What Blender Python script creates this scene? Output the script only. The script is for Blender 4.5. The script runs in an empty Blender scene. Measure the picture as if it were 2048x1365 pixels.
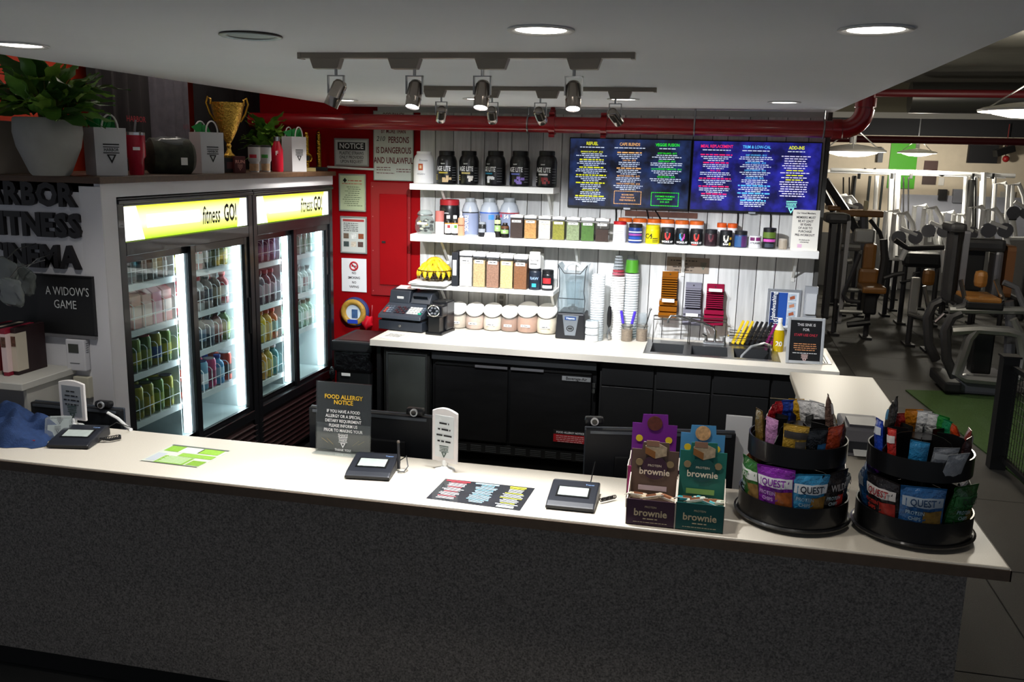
import bpy, bmesh, math, random
from mathutils import Vector, Matrix, Euler
random.seed(7)
S = bpy.context.scene
COL = S.collection
PI = math.pi

# ---------------------------------------------------------------- camera
F_PX, YAW, PITCH, ROLL, CAM_H = 1806.3, .214719, .200915, .0239147, 2.25
_f = Vector((-math.sin(YAW)*math.cos(PITCH), math.cos(YAW)*math.cos(PITCH), -math.sin(PITCH)))
_r = Vector((math.cos(YAW), math.sin(YAW), 0)); _u = _r.cross(_f)
RIGHT = _r*math.cos(ROLL)+_u*math.sin(ROLL); UP = _u*math.cos(ROLL)-_r*math.sin(ROLL); FWD = _f
cam = bpy.data.objects.new('camera', bpy.data.cameras.new('camera')); COL.objects.link(cam)
cam.matrix_world = Matrix(((RIGHT.x, UP.x, -FWD.x, 0), (RIGHT.y, UP.y, -FWD.y, 0), (RIGHT.z, UP.z, -FWD.z, CAM_H), (0, 0, 0, 1)))
cam.data.sensor_width = 36; cam.data.lens = 36*F_PX/2048; cam.data.clip_start = .05; cam.data.clip_end = 100
S.camera = cam
# ---------------------------------------------------------------- world, exposure
W = bpy.data.worlds.new('world'); S.world = W; W.use_nodes = True
W.node_tree.nodes['Background'].inputs[0].default_value = (.82, .88, 1, 1)
W.node_tree.nodes['Background'].inputs[1].default_value = .24
S.view_settings.view_transform = 'Standard'; S.view_settings.look = 'None'
S.view_settings.exposure = 0.0; S.view_settings.gamma = 1.0; S.view_settings.use_curve_mapping = False
CAN_W, SPOT_W, TUBE_E, GYM_W = 60, 120, 9.0, 100   # lamp powers: recessed cans, track spots, fridge tubes, gym pendants

# ---------------------------------------------------------------- helpers
def pix(x, y):
    return FWD + RIGHT*((x-1024)/F_PX) - UP*((y-682.5)/F_PX)
O = Vector((0, 0, CAM_H))
def aty(x, y, Y): d = pix(x, y); return O + d*(Y/d.y)
def atz(x, y, z): d = pix(x, y); return O + d*((z-CAM_H)/d.z)
def atx(x, y, X): d = pix(x, y); return O + d*(X/d.x)

def lin(h):
    h = h.lstrip('#'); h = h if len(h) == 6 else ''.join(q*2 for q in h); c = [int(h[i:i+2], 16)/255 for i in (0, 2, 4)]
    return tuple((v/12.92 if v <= .04045 else ((v+.055)/1.055)**2.4) for v in c)
_M = {}
def mat(col, rough=.5, metal=0, emit=0, alpha=1, trans=0, var=0, vscale=8, bump=0, bscale=60, coat=0, stretch=None, ior=1.45, spec=.5):
    """a procedural material: principled with optional noise mottling and fine relief"""
    key = (col, rough, metal, emit, alpha, trans, var, vscale, bump, bscale, coat, stretch, spec)
    if key in _M: return _M[key]
    m = bpy.data.materials.new('m_'+col.strip('#')); m.use_nodes = True
    nt = m.node_tree; b = nt.nodes['Principled BSDF']; c = lin(col)
    b.inputs['Base Color'].default_value = (*c, 1); b.inputs['Roughness'].default_value = rough
    b.inputs['Metallic'].default_value = metal; b.inputs['IOR'].default_value = ior
    if spec != .5: b.inputs['Specular IOR Level'].default_value = spec
    if coat: b.inputs['Coat Weight'].default_value = coat
    if emit:
        b.inputs['Emission Color'].default_value = (*c, 1); b.inputs['Emission Strength'].default_value = emit
    if alpha < 1: b.inputs['Alpha'].default_value = alpha
    if trans: b.inputs['Transmission Weight'].default_value = trans
    if var or bump:
        tc = nt.nodes.new('ShaderNodeTexCoord'); src = tc.outputs['Object']
        if stretch:
            mp = nt.nodes.new('ShaderNodeMapping'); mp.inputs['Scale'].default_value = stretch
            nt.links.new(src, mp.inputs[0]); src = mp.outputs[0]
    if var:
        n = nt.nodes.new('ShaderNodeTexNoise'); n.inputs['Scale'].default_value = vscale; n.inputs['Detail'].default_value = 4
        nt.links.new(src, n.inputs['Vector'])
        r = nt.nodes.new('ShaderNodeMapRange'); r.inputs[1].default_value = .3; r.inputs[2].default_value = .7
        r.inputs[3].default_value = 1-var; r.inputs[4].default_value = 1+var
        nt.links.new(n.outputs[0], r.inputs[0])
        mx = nt.nodes.new('ShaderNodeMix'); mx.data_type = 'RGBA'; mx.blend_type = 'MULTIPLY'; mx.inputs[0].default_value = 1
        mx.inputs[6].default_value = (*c, 1); nt.links.new(r.outputs[0], mx.inputs[7]); nt.links.new(mx.outputs[2], b.inputs['Base Color'])
        if emit: nt.links.new(mx.outputs[2], b.inputs['Emission Color'])
    if bump:
        n2 = nt.nodes.new('ShaderNodeTexNoise'); n2.inputs['Scale'].default_value = bscale; n2.inputs['Detail'].default_value = 3
        nt.links.new(src, n2.inputs['Vector'])
        bp = nt.nodes.new('ShaderNodeBump'); bp.inputs['Strength'].default_value = bump; bp.inputs['Distance'].default_value = .01
        nt.links.new(n2.outputs[0], bp.inputs['Height']); nt.links.new(bp.outputs[0], b.inputs['Normal'])
    _M[key] = m
    return m
def glass(col='#dfeeee', mix=.12, rough=.03):
    """thin clear pane: mostly see-through with a gloss that grows at grazing angles"""
    key = ('glass', col, mix, rough)
    if key in _M: return _M[key]
    m = bpy.data.materials.new('m_glass'); m.use_nodes = True; nt = m.node_tree
    for n in list(nt.nodes): nt.nodes.remove(n)
    out = nt.nodes.new('ShaderNodeOutputMaterial'); t = nt.nodes.new('ShaderNodeBsdfTransparent'); g = nt.nodes.new('ShaderNodeBsdfGlossy')
    d = nt.nodes.new('ShaderNodeBsdfDiffuse'); lw = nt.nodes.new('ShaderNodeLayerWeight'); lw.inputs[0].default_value = .5
    pw = nt.nodes.new('ShaderNodeMath'); pw.operation = 'POWER'; pw.inputs[1].default_value = 4; nt.links.new(lw.outputs['Facing'], pw.inputs[0])
    fr = nt.nodes.new('ShaderNodeMath'); fr.operation = 'MULTIPLY_ADD'; fr.inputs[1].default_value = .7; fr.inputs[2].default_value = .03; nt.links.new(pw.outputs[0], fr.inputs[0])
    ms = nt.nodes.new('ShaderNodeMixShader'); ms2 = nt.nodes.new('ShaderNodeMixShader')
    c = lin(col); t.inputs[0].default_value = (*[min(1, .5+.5*v) if mix < .3 else v for v in c], 1)
    d.inputs[0].default_value = (*c, 1); g.inputs['Roughness'].default_value = rough
    ms2.inputs[0].default_value = mix; nt.links.new(t.outputs[0], ms2.inputs[1]); nt.links.new(d.outputs[0], ms2.inputs[2])
    nt.links.new(fr.outputs[0], ms.inputs[0]); nt.links.new(ms2.outputs[0], ms.inputs[1]); nt.links.new(g.outputs[0], ms.inputs[2])
    nt.links.new(ms.outputs[0], out.inputs[0]); _M[key] = m
    return m

class B:
    """collects shapes; build() links them as one mesh object"""
    def __init__(s): s.v = []; s.f = []; s.k = []; s.cur = 0; s.sm = []
    def add(s, vs, fs, smooth=False):
        o = len(s.v); s.v += [tuple(p) for p in vs]
        for f in fs: s.f.append(tuple(i+o for i in f)); s.k.append(s.cur); s.sm.append(smooth)
        return s
    def mi(s, i): s.cur = i; return s
    def box(s, x0, x1, y0, y1, z0, z1, M=None):
        vs = [Vector((x, y, z)) for x in (x0, x1) for y in (y0, y1) for z in (z0, z1)]
        if M is not None: vs = [M @ p for p in vs]
        return s.add(vs, [(0, 1, 3, 2), (4, 6, 7, 5), (0, 4, 5, 1), (2, 3, 7, 6), (0, 2, 6, 4), (1, 5, 7, 3)])
    def cbox(s, c, d, rot=(0, 0, 0)):
        M = Matrix.Translation(Vector(c)) @ Euler(rot).to_matrix().to_4x4()
        return s.box(-d[0]/2, d[0]/2, -d[1]/2, d[1]/2, -d[2]/2, d[2]/2, M)
    def bar(s, p0, p1, w, h=None):
        p0, p1 = Vector(p0), Vector(p1); h = h or w; d = p1-p0; L = d.length
        M = Matrix.Translation(p0) @ d.to_track_quat('Z', 'Y').to_matrix().to_4x4()
        return s.box(-w/2, w/2, -h/2, h/2, 0, L, M)
    def lathe(s, prof, n=16, c=(0, 0, 0), M=None, cap=True, a0=0, a1=2*PI, smooth=True):
        full = abs(a1-a0-2*PI) < 1e-6; m = n if full else n+1; vs = []; c = Vector(c)
        for r, z in prof:
            for i in range(m):
                a = a0+(a1-a0)*i/n; p = Vector((r*math.cos(a), r*math.sin(a), z))
                vs.append((M @ p if M is not None else p)+c)
        fs = []
        for j in range(len(prof)-1):
            for i in range(n if full else n):
                i2 = (i+1) % m if full else i+1
                fs.append((j*m+i, j*m+i2, (j+1)*m+i2, (j+1)*m+i))
        s.add(vs, fs, smooth)
        if cap and full:
            o = len(s.v)-len(vs)
            for j, rev in ((0, True), (len(prof)-1, False)):
                if prof[j][0] > 1e-6:
                    ids = [o+j*m+i for i in range(m)]
                    s.f.append(tuple(reversed(ids)) if rev else tuple(ids)); s.k.append(s.cur); s.sm.append(False)
        return s
    def cyl(s, p0, p1, r, r1=None, n=12, cap=True):
        p0, p1 = Vector(p0), Vector(p1); d = p1-p0
        M = d.to_track_quat('Z', 'Y').to_matrix().to_4x4()
        return s.lathe([(r, 0), (r if r1 is None else r1, d.length)], n, p0, M, cap)
    def tube(s, pts, r, n=6, closed=False, cap=True):
        pts = [Vector(p) for p in pts]; N = len(pts); vs = []; up = None
        for i, p in enumerate(pts):
            a = pts[i-1] if (i > 0 or closed) else p; b = pts[(i+1) % N] if (i < N-1 or closed) else p
            t = (b-a).normalized()
            if up is None: up = Vector((0, 0, 1)) if abs(t.z) < .9 else Vector((1, 0, 0))
            x = up.cross(t); x = x.normalized() if x.length > 1e-6 else Vector((1, 0, 0)); y = t.cross(x); up = y
            rr = r[i] if isinstance(r, (list, tuple)) else r
            for k in range(n):
                q = 2*PI*k/n; vs.append(p+x*(rr*math.cos(q))+y*(rr*math.sin(q)))
        fs = []
        for i in range(N if closed else N-1):
            j = (i+1) % N
            for k in range(n):
                k2 = (k+1) % n; fs.append((i*n+k, i*n+k2, j*n+k2, j*n+k))
        if cap and not closed: fs += [tuple(range(n-1, -1, -1)), tuple((N-1)*n+k for k in range(n))]
        return s.add(vs, fs, True)
    def prism(s, poly, z0, z1, M=None):
        n = len(poly); vs = [Vector((x, y, z)) for z in (z0, z1) for x, y in poly]
        if M is not None: vs = [M @ p for p in vs]
        return s.add(vs, [tuple(range(n-1, -1, -1)), tuple(range(n, 2*n))]+[(i, (i+1) % n, n+(i+1) % n, n+i) for i in range(n)])
    def quad(s, a, b, c, d): return s.add([a, b, c, d], [(0, 1, 2, 3)])
    def sph(s, c, r, n=12, m=8, sc=(1, 1, 1)):
        vs = []; fs = []; c = Vector(c)
        for j in range(m+1):
            t = PI*j/m
            for i in range(n):
                a = 2*PI*i/n; vs.append(c+Vector((r*sc[0]*math.sin(t)*math.cos(a), r*sc[1]*math.sin(t)*math.sin(a), r*sc[2]*math.cos(t))))
        for j in range(m):
            for i in range(n): fs.append((j*n+i, (j+1)*n+i, (j+1)*n+(i+1) % n, j*n+(i+1) % n))
        return s.add(vs, fs, True)
    def torus(s, c, R, r, n=20, k=6, M=None):
        pts = [Vector((R*math.cos(2*PI*i/n), R*math.sin(2*PI*i/n), 0)) for i in range(n)]
        if M is not None: pts = [M @ p for p in pts]
        return s.tube([p+Vector(c) for p in pts], r, k, closed=True)
    def mesh(s, name, mats, bevel=0, seg=2):
        me = bpy.data.meshes.new(name); me.from_pydata(s.v, [], s.f)
        for m in (mats if isinstance(mats, (list, tuple)) else [mats]): me.materials.append(m)
        me.polygons.foreach_set('material_index', s.k); me.polygons.foreach_set('use_smooth', s.sm)
        bm = bmesh.new(); bm.from_mesh(me); bmesh.ops.recalc_face_normals(bm, faces=bm.faces)
        if bevel:
            bmesh.ops.bevel(bm, geom=[e for e in bm.edges if e.is_manifold and e.calc_face_angle(0) > .6], offset=bevel, segments=seg, affect='EDGES', profile=.6)
        bm.to_mesh(me); bm.free()
        if any(s.sm): me.set_sharp_from_angle(angle=.7)
        return me
    def build(s, name, mats, parent=None, loc=(0, 0, 0), rot=(0, 0, 0), bevel=0, seg=2, label=None):
        return link(name, s.mesh(name, mats, bevel, seg), parent, loc, rot, label)
def link(name, me, parent=None, loc=(0, 0, 0), rot=(0, 0, 0), label=None):
    o = bpy.data.objects.new(name, me); COL.objects.link(o); o.parent = parent
    o.location = loc; o.rotation_euler = rot
    if label: o['label'] = label
    return o
def tag(o, label, cat, group=None, kind=None):
    o['label'] = label
    if cat: o['category'] = cat
    if group: o['group'] = group
    if kind: o['kind'] = kind
    return o
def thing(name, label, cat, loc=(0, 0, 0), rz=0, group=None, rot=None):
    return tag(link(name, None, None, loc, rot or (0, 0, rz)), label, cat, group)
def struct(o, label=None, cat=None):
    o['kind'] = 'structure'
    if label: o['label'] = label
    if cat: o['category'] = cat
    return o
def copy_tree(o, parent=None):
    c = o.copy(); COL.objects.link(c); c.parent = parent
    for ch in o.children: copy_tree(ch, c)
    return c
def dup(o, loc, label, rz=None, group=None):
    c = copy_tree(o); c.location = loc; c['label'] = label
    if rz is not None: c.rotation_euler = (0, 0, rz)
    if group: c['group'] = group
    return c
_T = {}
def text_mesh(body, size, bold=0, sx=1, align='CENTER', depth=0, spacing=1, shear=0, lh=1):
    cu = bpy.data.curves.new('t', 'FONT'); cu.body = body; cu.size = size; cu.align_x = align; cu.align_y = 'CENTER'
    cu.offset = bold*size; cu.extrude = depth; cu.resolution_u = 2; cu.space_character = spacing; cu.shear = shear; cu.space_line = lh
    ob = bpy.data.objects.new('t', cu); me = bpy.data.meshes.new_from_object(ob)
    bpy.data.objects.remove(ob); bpy.data.curves.remove(cu)
    if sx != 1: me.transform(Matrix.Diagonal((sx, 1, 1, 1)))
    return me
FY = (PI/2, 0, 0)        # print facing -Y (towards the camera)
FX = (PI/2, 0, PI/2)     # print facing +X
def text(body, size, m, parent=None, loc=(0, 0, 0), rot=FY, name='lettering', **k):
    me = text_mesh(body, size, **k); me.name = name; me.materials.append(m)
    return link(name, me, parent, loc, rot)
def lines(rows, parent, m, loc, rot=FY, name='lettering', bold=.012, sx=.85, align='CENTER'):
    """several rows of print (text, size, x, y) joined into one lettering mesh"""
    bm = bmesh.new()
    for t, sz, x, y in rows:
        me = text_mesh(t, sz, bold, sx, align); me.transform(Matrix.Translation((x, y, 0))); bm.from_mesh(me); bpy.data.meshes.remove(me)
    me = bpy.data.meshes.new(name); bm.to_mesh(me); bm.free(); me.materials.append(m)
    o = link(name, me, parent, loc, rot); o['kind'] = 'stuff'
    return o
def wrap(me, R, c=(0, 0), a0=0):
    """bend flat print (x across, y up) round an upright cylinder, facing -Y"""
    for v in me.vertices:
        a = v.co.x/R+a0; v.co = (c[0]+R*math.sin(a), c[1]-R*math.cos(a), v.co.y)
    return me
def ctext(body, size, m, parent, R, z, a0=0, name='lettering', **k):
    me = text_mesh(body, size, **k); wrap(me, R, a0=a0); me.materials.append(m); return link(name, me, parent, (0, 0, z))
def patch(parent, R, a0, a1, z0, z1, m, name='label_print', n=8):
    """part of a label: angles in degrees, 0 faces -Y, positive to the right"""
    return B().lathe([(R, z0), (R, z1)], n, cap=False, a0=math.radians(a0-90), a1=math.radians(a1-90)).build(name, m, parent)
def dashes(parent, m, loc, rows, rot=FY, name='small_print', h=.5):
    """rows too small to read (x centre, y, width, line height): word-length bars"""
    b = B()
    for x, y, w, s in rows:
        t = x-w/2
        while t < x+w/2-s*.3:
            d = min(random.uniform(.8, 3.0)*s, x+w/2-t); b.quad((t, y-s*h/2, 0), (t+d, y-s*h/2, 0), (t+d, y+s*h/2, 0), (t, y+s*h/2, 0)); t += d+s*.45
    o = b.build(name, m, parent, loc, rot); o['kind'] = 'stuff'
    return o

# common materials
WHITE = mat('#e9e9e6', .45); BLACK = mat('#101011', .4); CHROME = mat('#c9cacc', .18, 1); STEEL = mat('#9a9c9d', .32, 1, var=.08, vscale=20)
BLKPLASTIC = mat('#17181b', .35); GREY = mat('#6d6f72', .5); INK = mat('#151515', .6); PAPER = mat('#ecebe6', .7); PRINTW = mat('#f2f2f2', .6)
RED = mat('#a5101c', .45, var=.05, vscale=3); GOLD = mat('#c99a3a', .22, 1)
def harbor(parent, m, loc, s, rot=FY, top=True):
    """the triangle emblem printed on bags and signs: two bars, a name band, a downward triangle"""
    b = B()
    b.quad((-.5*s, .40*s, 0), (.5*s, .40*s, 0), (.5*s, .48*s, 0), (-.5*s, .48*s, 0))
    b.quad((-.5*s, -.10*s, 0), (.5*s, -.10*s, 0), (.5*s, -.04*s, 0), (-.5*s, -.04*s, 0))
    b.quad((-.5*s, .26*s, 0), (.5*s, .26*s, 0), (.5*s, .31*s, 0), (-.5*s, .31*s, 0))
    for x0, x1, y0, y1 in ((-.28, -.2, -.2, -.2), ):
        pass
    o, i = [(-.30, -.16), (.30, -.16), (0, -.72)], [(-.16, -.23), (.16, -.23), (0, -.52)]
    for q in range(3):
        w = (q+1) % 3
        b.quad((o[q][0]*s, o[q][1]*s, 0), (o[w][0]*s, o[w][1]*s, 0), (i[w][0]*s, i[w][1]*s, 0), (i[q][0]*s, i[q][1]*s, 0))
    me = b.mesh('emblem', m); bm = bmesh.new(); bm.from_mesh(me)
    t = text_mesh('HARBOR', .27*s, .02, .85); t.transform(Matrix.Translation((0, .11*s, 0))); bm.from_mesh(t)
    bm.to_mesh(me); bm.free()
    return link('emblem', me, parent, loc, rot)
# ================================================================ THE SETTING
YB = 6.95            # face of the back wall
YP = 6.75            # far end of the partition
XF = -2.95           # face of the drinks fridges and of the white partition
ZC, ZB = 1.0, .91    # front and back counter tops
CZ = 2.615           # underside of the dropped ceiling
M_CEIL = mat('#f1f4f8', .85, var=.02, vscale=1.5)
M_WALLW = mat('#d9d9de', .8, var=.03, vscale=2)
M_RUB = mat('#34322f', .75, var=.25, vscale=160, bump=.25, bscale=300)
# floor: a slab with rubber tiles laid over it near the counter
fl = struct(B().box(-6, 9, -2, 24, -.2, -.006).build('floor', mat('#262625', .8, var=.1, vscale=6)), 'dark rubber gym floor')
tile = B().box(-.598, .598, -.598, .598, -.006, 0).mesh('floor_tile', M_RUB, .003, 1)
for i in range(7):
    for j in range(13): link('floor_tile', tile, fl, (-1.38+1.2*i, 2.3+1.2*j, 0))
tb = B().prism([(2.03, 9.62), (2.33, 7.0), (2.33, 6.0), (7, 6.0), (7, 10.6)], .001, .014)
struct(tb.build('turf_strip', mat('#2b4416', .95, var=.35, vscale=120, bump=.8, bscale=200)), 'strip of green artificial turf behind the fence')
# dropped ceiling over the bar
ce = struct(B().box(-2.90, .776, -1.5, YB, CZ, 3.25).build('ceiling', M_CEIL), 'white dropped ceiling over the bar')
# gym ceiling and the walls beyond
struct(B().box(-6, 9, -2, 24, 3.25, 3.4).build('ceiling_gym', mat('#8d8a80', .9, var=.05)), 'higher ceiling of the gym')
wg = struct(B().box(-4, 9, 18, 18.2, 0, 3.25).build('wall_gym', mat('#c4b8a4', .85, var=.04)), 'beige far wall of the gym')
B().box(1.2, 9, 17.96, 18, 0, 1.0).build('lower_band', mat('#5d5c5b', .8), wg)
B().box(3.35, 7.4, 17.95, 18, 1.0, 1.75).build('tiled_band', mat('#a5a8b4', .6, var=.1, vscale=3), wg)
B().box(1.2, 9, 17.93, 18, 2.80, 3.25).build('dark_header', mat('#141418', .8), wg)
struct(B().box(8.2, 8.4, 3, 18, 0, 3.25).build('wall_right', mat('#8f8778', .85)), 'side wall of the gym')
# back wall: red paint on the left, upright boards over the bar
wb = struct(B().box(-3.9, .752, YB+.012, YB+.16, 0, 3.25).build('wall_back', mat('#8a0209', .7, var=.06, vscale=2.5, spec=.12)), 'red back wall of the bar with upright whitewashed boards')
M_PL = [mat(c, .75, var=.16, vscale=5, stretch=(6, 6, .5), bump=.15, bscale=30) for c in ('#c6c6c4', '#bbbbba', '#cfcfcd')]
x = -2.29; i = 0
while x < .74:
    w = random.uniform(.105, .17); x1 = min(x+w, .747)
    if .747-x1 < .05: x1 = .747
    B().box(x+.002, x1-.003, YB-.012-random.uniform(0, .003), YB+.012, .02, 2.60).build('plank', M_PL[i*7 % 3], wb, bevel=.0015, seg=1)
    x = x1; i += 1
B().box(-2.29, .752, YB+.004, YB+.0125, 0, 2.6).build('backing', mat('#2f2d2a', .9), wb)
B().box(-2.64, .752, YB-.02, YB+.012, 2.575, CZ).build('top_trim', mat('#a9aaa8', .8), wb)
B().box(.747, .776, YB-.03, YB+.17, 0, CZ).build('corner_post', mat('#4a4945', .7), wb)
# partition that houses the fridges, capped with dark wood
wl = B()
wl.box(-3.0, XF, 3.95, 4.068, 0, 2.075)                 # upright beside the first fridge
wl.box(-3.0, XF, 4.068, YP, 2.005, 2.075)               # header over the fridges
wl.box(-6, -2.985, 3.95, 4.0, 0, 2.075)                 # wall that carries the big letters
wl.box(-3.72, -3.0, 3.95, YP, 2.03, 2.075)              # deck on top
wl = struct(wl.build('wall_left', M_WALLW), 'white partition around the drinks fridges')
B().box(XF-.115, XF+.006, 3.942, 3.95, 0, 2.06).build('corner_board', mat('#cfcfd4', .7), wl)
B().box(-3.74, XF+.03, 3.91, YP, 2.075, 2.108).box(-6, -3.74, 3.91, 4.15, 2.075, 2.108).build('trim_cap', mat('#4a3524', .5, var=.25, vscale=6, stretch=(1, 8, 8)), wl, bevel=.004)
struct(B().box(-3.95, -3.8, 4.3, YB, 0, 3.25).box(-6, -3.8, 4.15, 4.3, 0, 3.25).build('wall_orange', mat('#d8401f', .7, var=.04)), 'orange wall behind the partition')
struct(B().box(-3.8, -3.55, 4.3, YB, 3.0, 3.25).build('trim_dark', mat('#1c1a1a', .9)), 'dark bulkhead above the orange wall')

# ---------------------------------------------------------------- red sprinkler main along the back wall
PY, PZ, PR = 6.72, 2.49, .058
M_PIPE = mat('#8e0f18', .28, coat=.4)
pp = thing('sprinkler_pipe', 'thick red sprinkler main running along the top of the back wall', 'pipe', (0, 0, 0))
B().cyl((-3.62, PY, PZ), (.82, PY, PZ), PR, n=20).build('pipe_run', M_PIPE, pp)
el = [Vector((.82, PY, PZ))+Vector((.14*math.sin(a), 0, .14-.14*math.cos(a))) for a in [PI/2*k/6 for k in range(7)]]
B().tube(el, PR*1.12, 16).cyl((.96, PY, PZ+.13), (.96, PY, 3.25), PR, n=16).build('riser_elbow', M_PIPE, pp)
for px in (.785, ): B().cyl((px-.03, PY, PZ), (px+.03, PY, PZ), PR*1.22, n=16).build('coupling', M_PIPE, pp)
B().cyl((.96, PY, 2.64), (.96, PY, 2.70), PR*1.22, n=16).build('coupling', M_PIPE, pp)
for px in (-1.2, -.82):
    b = B().cyl((px-.022, PY, PZ), (px+.022, PY, PZ), PR*1.22, n=16)
    for s in (-1, 1): b.cyl((px-.02, PY-.03, PZ+s*.078), (px+.02, PY-.03, PZ+s*.078), .012, n=8)
    b.build('coupling', M_PIPE, pp)
B().cyl((-1.2, PY, PZ+.05), (-1.2, PY, PZ+.105), .022, n=10).sph((-1.2, PY, PZ+.115), .018, 8, 6).build('outlet_plug', mat('#7d1015', .4), pp)
for px in (-1.38, -.175, .70):
    B().torus((px, PY, PZ), PR+.006, .006, 20, 6, Matrix.Rotation(PI/2, 4, 'Y')).cyl((px, PY, PZ+PR), (px, PY, CZ), .006, n=6).build('hanger', STEEL, pp)
# ================================================================ CEILING LIGHTS
M_LAMP = mat('#fff6ea', .5, emit=14); M_LAMPSPOT = mat('#f2f6ff', .5, emit=22)
M_TRIM = mat('#d4d4d2', .5); M_OFF = mat('#1a1311', .4); M_BRONZE = mat('#857c70', .45, .2)
FRONT_W = 40; FAR_W = 230
def recessed(x, y, label, lit=True, power=CAN_W):
    t = thing('recessed_light', label, 'ceiling light', (x, y, CZ), 0, 'recessed ceiling lights')
    B().lathe([(.074, .0), (.098, -.001), (.100, -.005), (.094, -.008), (.076, -.004), (.072, .0)], 32, cap=False).build('trim_ring', M_TRIM if lit else mat('#3a3430', .35), t)
    B().lathe([(.0, -.0035), (.074, -.003)], 32, cap=False).build('lens', M_LAMP if lit else M_OFF, t)
    if lit:
        l = bpy.data.lights.new('can_lamp', 'SPOT'); l.energy = power; l.spot_size = 2.1; l.spot_blend = .7; l.shadow_soft_size = .06; l.color = (1, .95, .88)
        o = bpy.data.objects.new('can_lamp', l); COL.objects.link(o); o.parent = t; o.location = (0, 0, -.03)
    return t
recessed(-0.524, 2.693, 'lit recessed ceiling light, front row, above the middle of the counter', power=FRONT_W)
recessed(0.396, 2.724, 'lit recessed ceiling light, front row, nearest the gym side', power=14)
recessed(-2.539, 3.002, 'lit recessed ceiling light cut by the left edge of the picture', power=FRONT_W)
recessed(-1.486, 2.776, 'dark unlit recessed ceiling light left of the front track', False)
recessed(-2.570, 6.096, 'lit recessed ceiling light at the back, nearest the fridges')
recessed(-1.532, 5.818, 'lit recessed ceiling light at the back behind the middle track head')
recessed(-0.586, 5.716, 'lit recessed ceiling light at the back above the first screen', power=45)
recessed(0.370, 5.849, 'lit recessed ceiling light at the back corner near the gym', power=10)

def track(y, x0, x1, label):
    t = thing('track_rail', label, 'light track', (0, y, CZ))
    B().box(x0, x1, -.018, .018, -.02, 0).build('rail', M_BRONZE, t)
    for e in (x0, x1): B().cbox((e, 0, -.011), (.014, .04, .024)).build('end_cap', M_BRONZE, t)
track(3.28, -1.552, -.308, 'bronze ceiling track nearer the camera, holding the lit spotlights')
track(4.83, -1.583, -.334, 'bronze ceiling track nearer the back wall')
def spot(x, y, hx, aim, label, lit, power, cap=False):
    """adapter box on the rail, a U-shaped yoke and a tilted can"""
    t = thing('track_spotlight', label, 'spotlight', (x, y, CZ-.02), 0, 'track spotlights')
    B().prism([(-.062, 0), (.062, 0), (.048, -.038), (-.048, -.038)], -.02, .02, Matrix.Rotation(PI/2, 4, 'X')).build('adapter', M_BRONZE, t, bevel=.002, seg=1)
    a = Vector(aim).normalized(); c = Vector((hx-x, 0, -.125)); b = B()
    b.cyl((hx-x, 0, -.036), (hx-x, 0, -.062), .006, n=8)
    for s in (-1, 1): b.cbox((hx-x+s*.031, 0, -.093), (.004, .014, .066))
    b.cbox((hx-x, 0, -.062), (.066, .014, .004)); b.build('yoke', STEEL, t)
    Q = a.to_track_quat('Z', 'Y').to_matrix().to_4x4()
    B().lathe([(.010, -.052), (.020, -.048), (.0275, -.035), (.0275, .012), (.0285, .014), (.0285, .018), (.0275, .02), (.0275, .052), (.025, .052), (.023, .044)], 20, c, Q).build('can', mat('#a39a92', .22, .9), t)
    B().lathe([(.0, .0465), (.0235, .0465)], 20, c, Q, cap=False).build('lens', M_LAMPSPOT if lit else M_LAMP, t)
    l = bpy.data.lights.new('spot_lamp', 'SPOT'); l.energy = power; l.spot_size = 1.15 if lit else .98; l.spot_blend = .8 if lit else .9; l.shadow_soft_size = .025; l.color = (.97, .98, 1) if lit else (.92, .95, 1)
    o = bpy.data.objects.new('spot_lamp', l); COL.objects.link(o); o.parent = t; o.location = c+a*.06
    o.rotation_euler = (-a).to_track_quat('Z', 'Y').to_euler()
k = 1.0
spot(-1.449, 3.28, -1.413, (-.40, -.10, -.9), 'steel track spotlight tilted left, first on the near track', True, SPOT_W)
spot(-1.141, 3.28, -1.105, (-.05, -.34, -.9), 'lit track spotlight facing the camera, second on the near track', True, SPOT_W)
spot(-0.812, 3.28, -0.848, (.0, -.34, -.9), 'lit track spotlight facing the camera, third on the near track', True, SPOT_W)
spot(-0.478, 3.28, -0.514, (.06, -.34, -.9), 'lit track spotlight turned to the right, fourth on the near track', True, SPOT_W)
spot(-1.511, 4.83, -1.475, (-.35, .85, -.56), 'track spotlight aimed at the bananas shelf, first on the far track', False, FAR_W)
spot(-1.213, 4.83, -1.192, (-.12, .85, -.60), 'track spotlight aimed at the back wall, second on the far track', False, FAR_W)
spot(-0.894, 4.83, -0.930, (.12, .85, -.60), 'track spotlight aimed at the back wall, third on the far track', False, FAR_W)
spot(-0.514, 4.83, -0.535, (.42, .85, -.60), 'track spotlight turned towards the sink, fourth on the far track', False, FAR_W)
# ================================================================ FRONT COUNTER
M_TOP = mat('#cfc7b8', .38, var=.05, vscale=220); M_PANEL = mat('#76716b', .65, var=.6, vscale=150, bump=.2, bscale=300)
cn = thing('reception_counter', 'long L-shaped reception counter with pale stone top and dark speckled front', 'counter')
top = B().prism([(-5.0, 2.97), (1.0, 2.97), (1.0, 5.64), (.52, 5.64), (.52, 3.46), (-5.0, 3.46)], ZC-.042, ZC)
top.build('worktop', M_TOP, cn, bevel=.006)
B().box(-5.0, 1.003, 2.964, 2.9705, ZC-.044, ZC-.007).box(.9995, 1.004, 2.964, 5.64, ZC-.044, ZC-.007).build('edge_band', mat('#4f4236', .5, var=.1, vscale=40), cn)
B().box(-5.0, .90, 3.05, 3.12, .10, ZC-.042).build('front_panel', M_PANEL, cn)
B().box(-5.0, .86, 3.08, 3.12, 0, .10).build('toe_kick', mat('#0d0d0d', .8), cn)
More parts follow.
